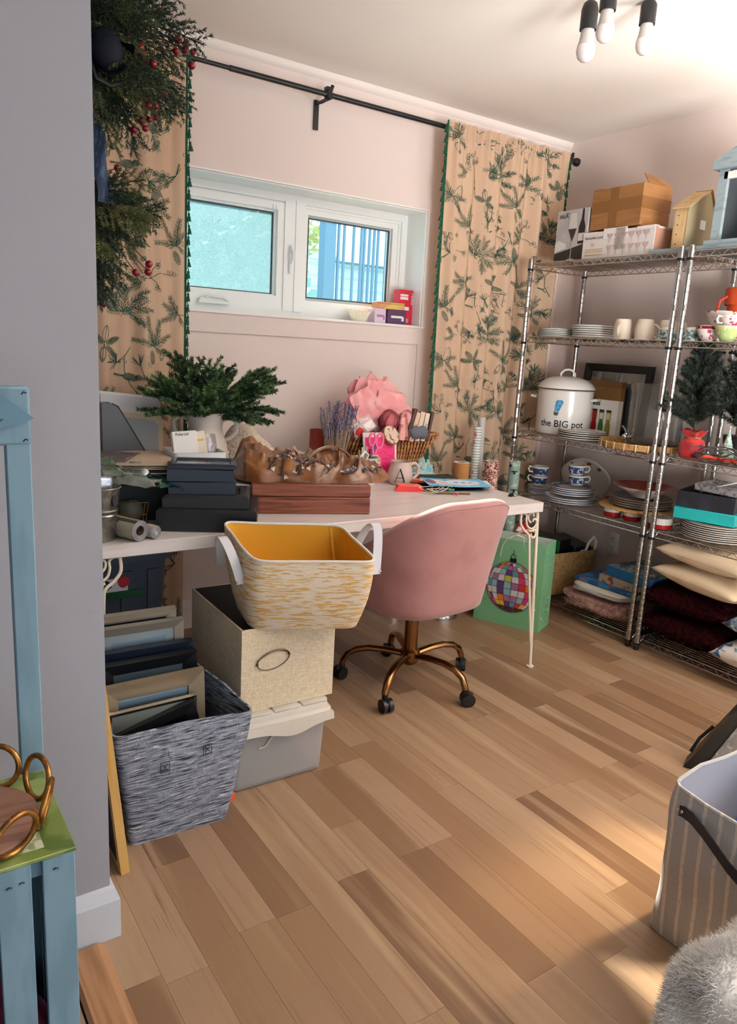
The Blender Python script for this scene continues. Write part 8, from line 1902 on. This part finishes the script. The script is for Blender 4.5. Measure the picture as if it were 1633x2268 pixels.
# fluffy throw nearest the camera
m_fluff = pat('ivory_fur', '#e6e2dd', [('noise', (9, 9, 9), '#c9b59c', 0.60, 0.72), ('noise', (120, 120, 60), '#f0eeec', 0.5, 0.66)], rough=0.95, sheen=0.3)
ft = thing('fluffy_throw', 'folded ivory faux fur throw at the lower right corner', 'throw', (1.285, 0.495, 0.0))
def fur(u, v):
    a = 2 * PI * u; b = -PI / 2 + PI * v; ca, sa, cb, sb_ = math.cos(a), math.sin(a), math.cos(b), math.sin(b)
    s = lambda t, e: abs(t) ** e * (1 if t > 0 else -1)
    x, y, z = s(ca, 0.55) * s(cb, 0.5), s(sa, 0.55) * s(cb, 0.5), s(sb_, 0.7)
    k = 0.16 * nz(x * 1.6 + 2, y * 1.6, z * 1.8) - 0.20 * math.exp(-((nz(x * 1.2 + 7, y * 1.2, z * 1.1) * 3) ** 2) * 9) * max(0, 0.6 - z)
    return (0.205 * x * (1 + k), 0.120 * y * (1 + k), 0.165 + 0.165 * z * (1 + 0.8 * k))
MB().grid(fur, 90, 44, True).build('throw_cloth', m_fluff, ft, 180); fuzz(ft, fur, 42000, 0.015, m_fluff, 77, wd=0.0011)
# ================================================================ OUTSIDE THE WINDOW
m_grass = pat('lawn', '#8fa0a0', [('noise', (2, 2, 2), '#7d9478', 0.45, 0.6)], rough=0.9)
struct('ground', MB().bb(-6, 30, 3.45, 40, 0.9, 1.0), m_grass)
m_deck = pat('deck_wood', '#5b80a0', rough=0.8)
dk = thing('deck_railing', 'blue grey wooden deck post and balusters outside the right pane', 'railing', (0, 5.0, 1.0))
MB().bb(2.935, 3.027, 0, 0.09, 0, 1.42).build('post', m_deck, dk, 0)
for x in (3.067, 3.115, 3.199, 3.269, 3.297, 3.343, 3.385, 3.422, 3.50): MB().bb(x - 0.008, x + 0.008, 0.02, 0.036, 0.62, 1.40).build('baluster', m_deck, dk, 0)
MB().bb(3.02, 4.2, 0.0, 0.07, 0.58, 0.64).build('bottom_rail', m_deck, dk, 0); MB().bb(2.92, 4.2, -0.01, 0.08, 1.38, 1.43).build('top_rail', m_deck, dk, 0)
hs = thing('neighbour_house', 'pale sided neighbouring house with grey roof seen through the right pane', 'house', (0, 9.0, 1.0))
m_side = pat('pale_siding', '#eaf3f5', [('wavez', (0, 0, 2.2), '#cfe2e8', 0.75, 0.95, 0)], rough=0.8)
MB().bb(4.7, 8.5, 0, 4, 0, 1.42).build('house_wall', m_side, hs, 0)
g = MB(); g.hexa([(5.33, -0.25, 1.40), (8.8, -0.25, 1.40), (8.8, 4.2, 1.40), (5.33, 4.2, 1.40)], [(5.75, 1.6, 2.05), (8.4, 1.6, 2.05), (8.4, 2.4, 2.05), (5.75, 2.4, 2.05)]); g.build('roof', pat('roof_shingle', '#84a9c0', rough=0.9), hs, 0)
g = MB(); g.M = Matrix.Translation((0, 0, 0)) @ Matrix.Rotation(PI / 2, 4, 'X'); g.poly([(3.6, 1.42), (5.35, 1.42), (4.5, 2.0)], -0.2, 0.05); g.build('gable', m_side, hs, 0)
g = MB(); g.tube([(4.45, -0.1, 2.05), (5.40, -0.1, 1.46)], 0.04, 4); g.build('barge_board', m_white, hs, 0)
for i, (lab, x, y, z, R_, c, sd) in enumerate((('yellow green tree seen at the top right of the left pane', 3.95, 7.6, 2.55, 0.42, '#b9bf6a', 3), ('pale leafy shrub seen low through the right pane', 4.45, 7.4, 1.35, 0.30, '#9fb8a0', 5), ('blue green hedge seen blurred through the left pane', 2.95, 6.6, 1.7, 0.75, '#8fbcb4', 9))):
    t = thing('garden_tree', lab, 'tree', (x, y, 1.0)); r = random.Random(sd); g = MB()
    for k in range(420):
        d = Vector((r.gauss(0, 1), r.gauss(0, 1), r.gauss(0, 1))).normalized() * R_ * r.random() ** 0.4; p = Vector((0, 0, z - 1.0)) + d; s = R_ * 0.13
        a = Vector((r.uniform(-1, 1), r.uniform(-1, 1), r.uniform(-1, 1))).normalized() * s; b = a.orthogonal().normalized() * s * 0.6; g.add([p - a, p - b, p + a, p + b], [(0, 1, 2, 3)])
    g.build('leaves', pat('leaf' + c, c, rough=0.8), t, 0, kind='stuff'); MB().cyl((0, 0, 0), (0, 0, z - 1.0), 0.04, 0.02, 8).build('trunk', m_twig, t)
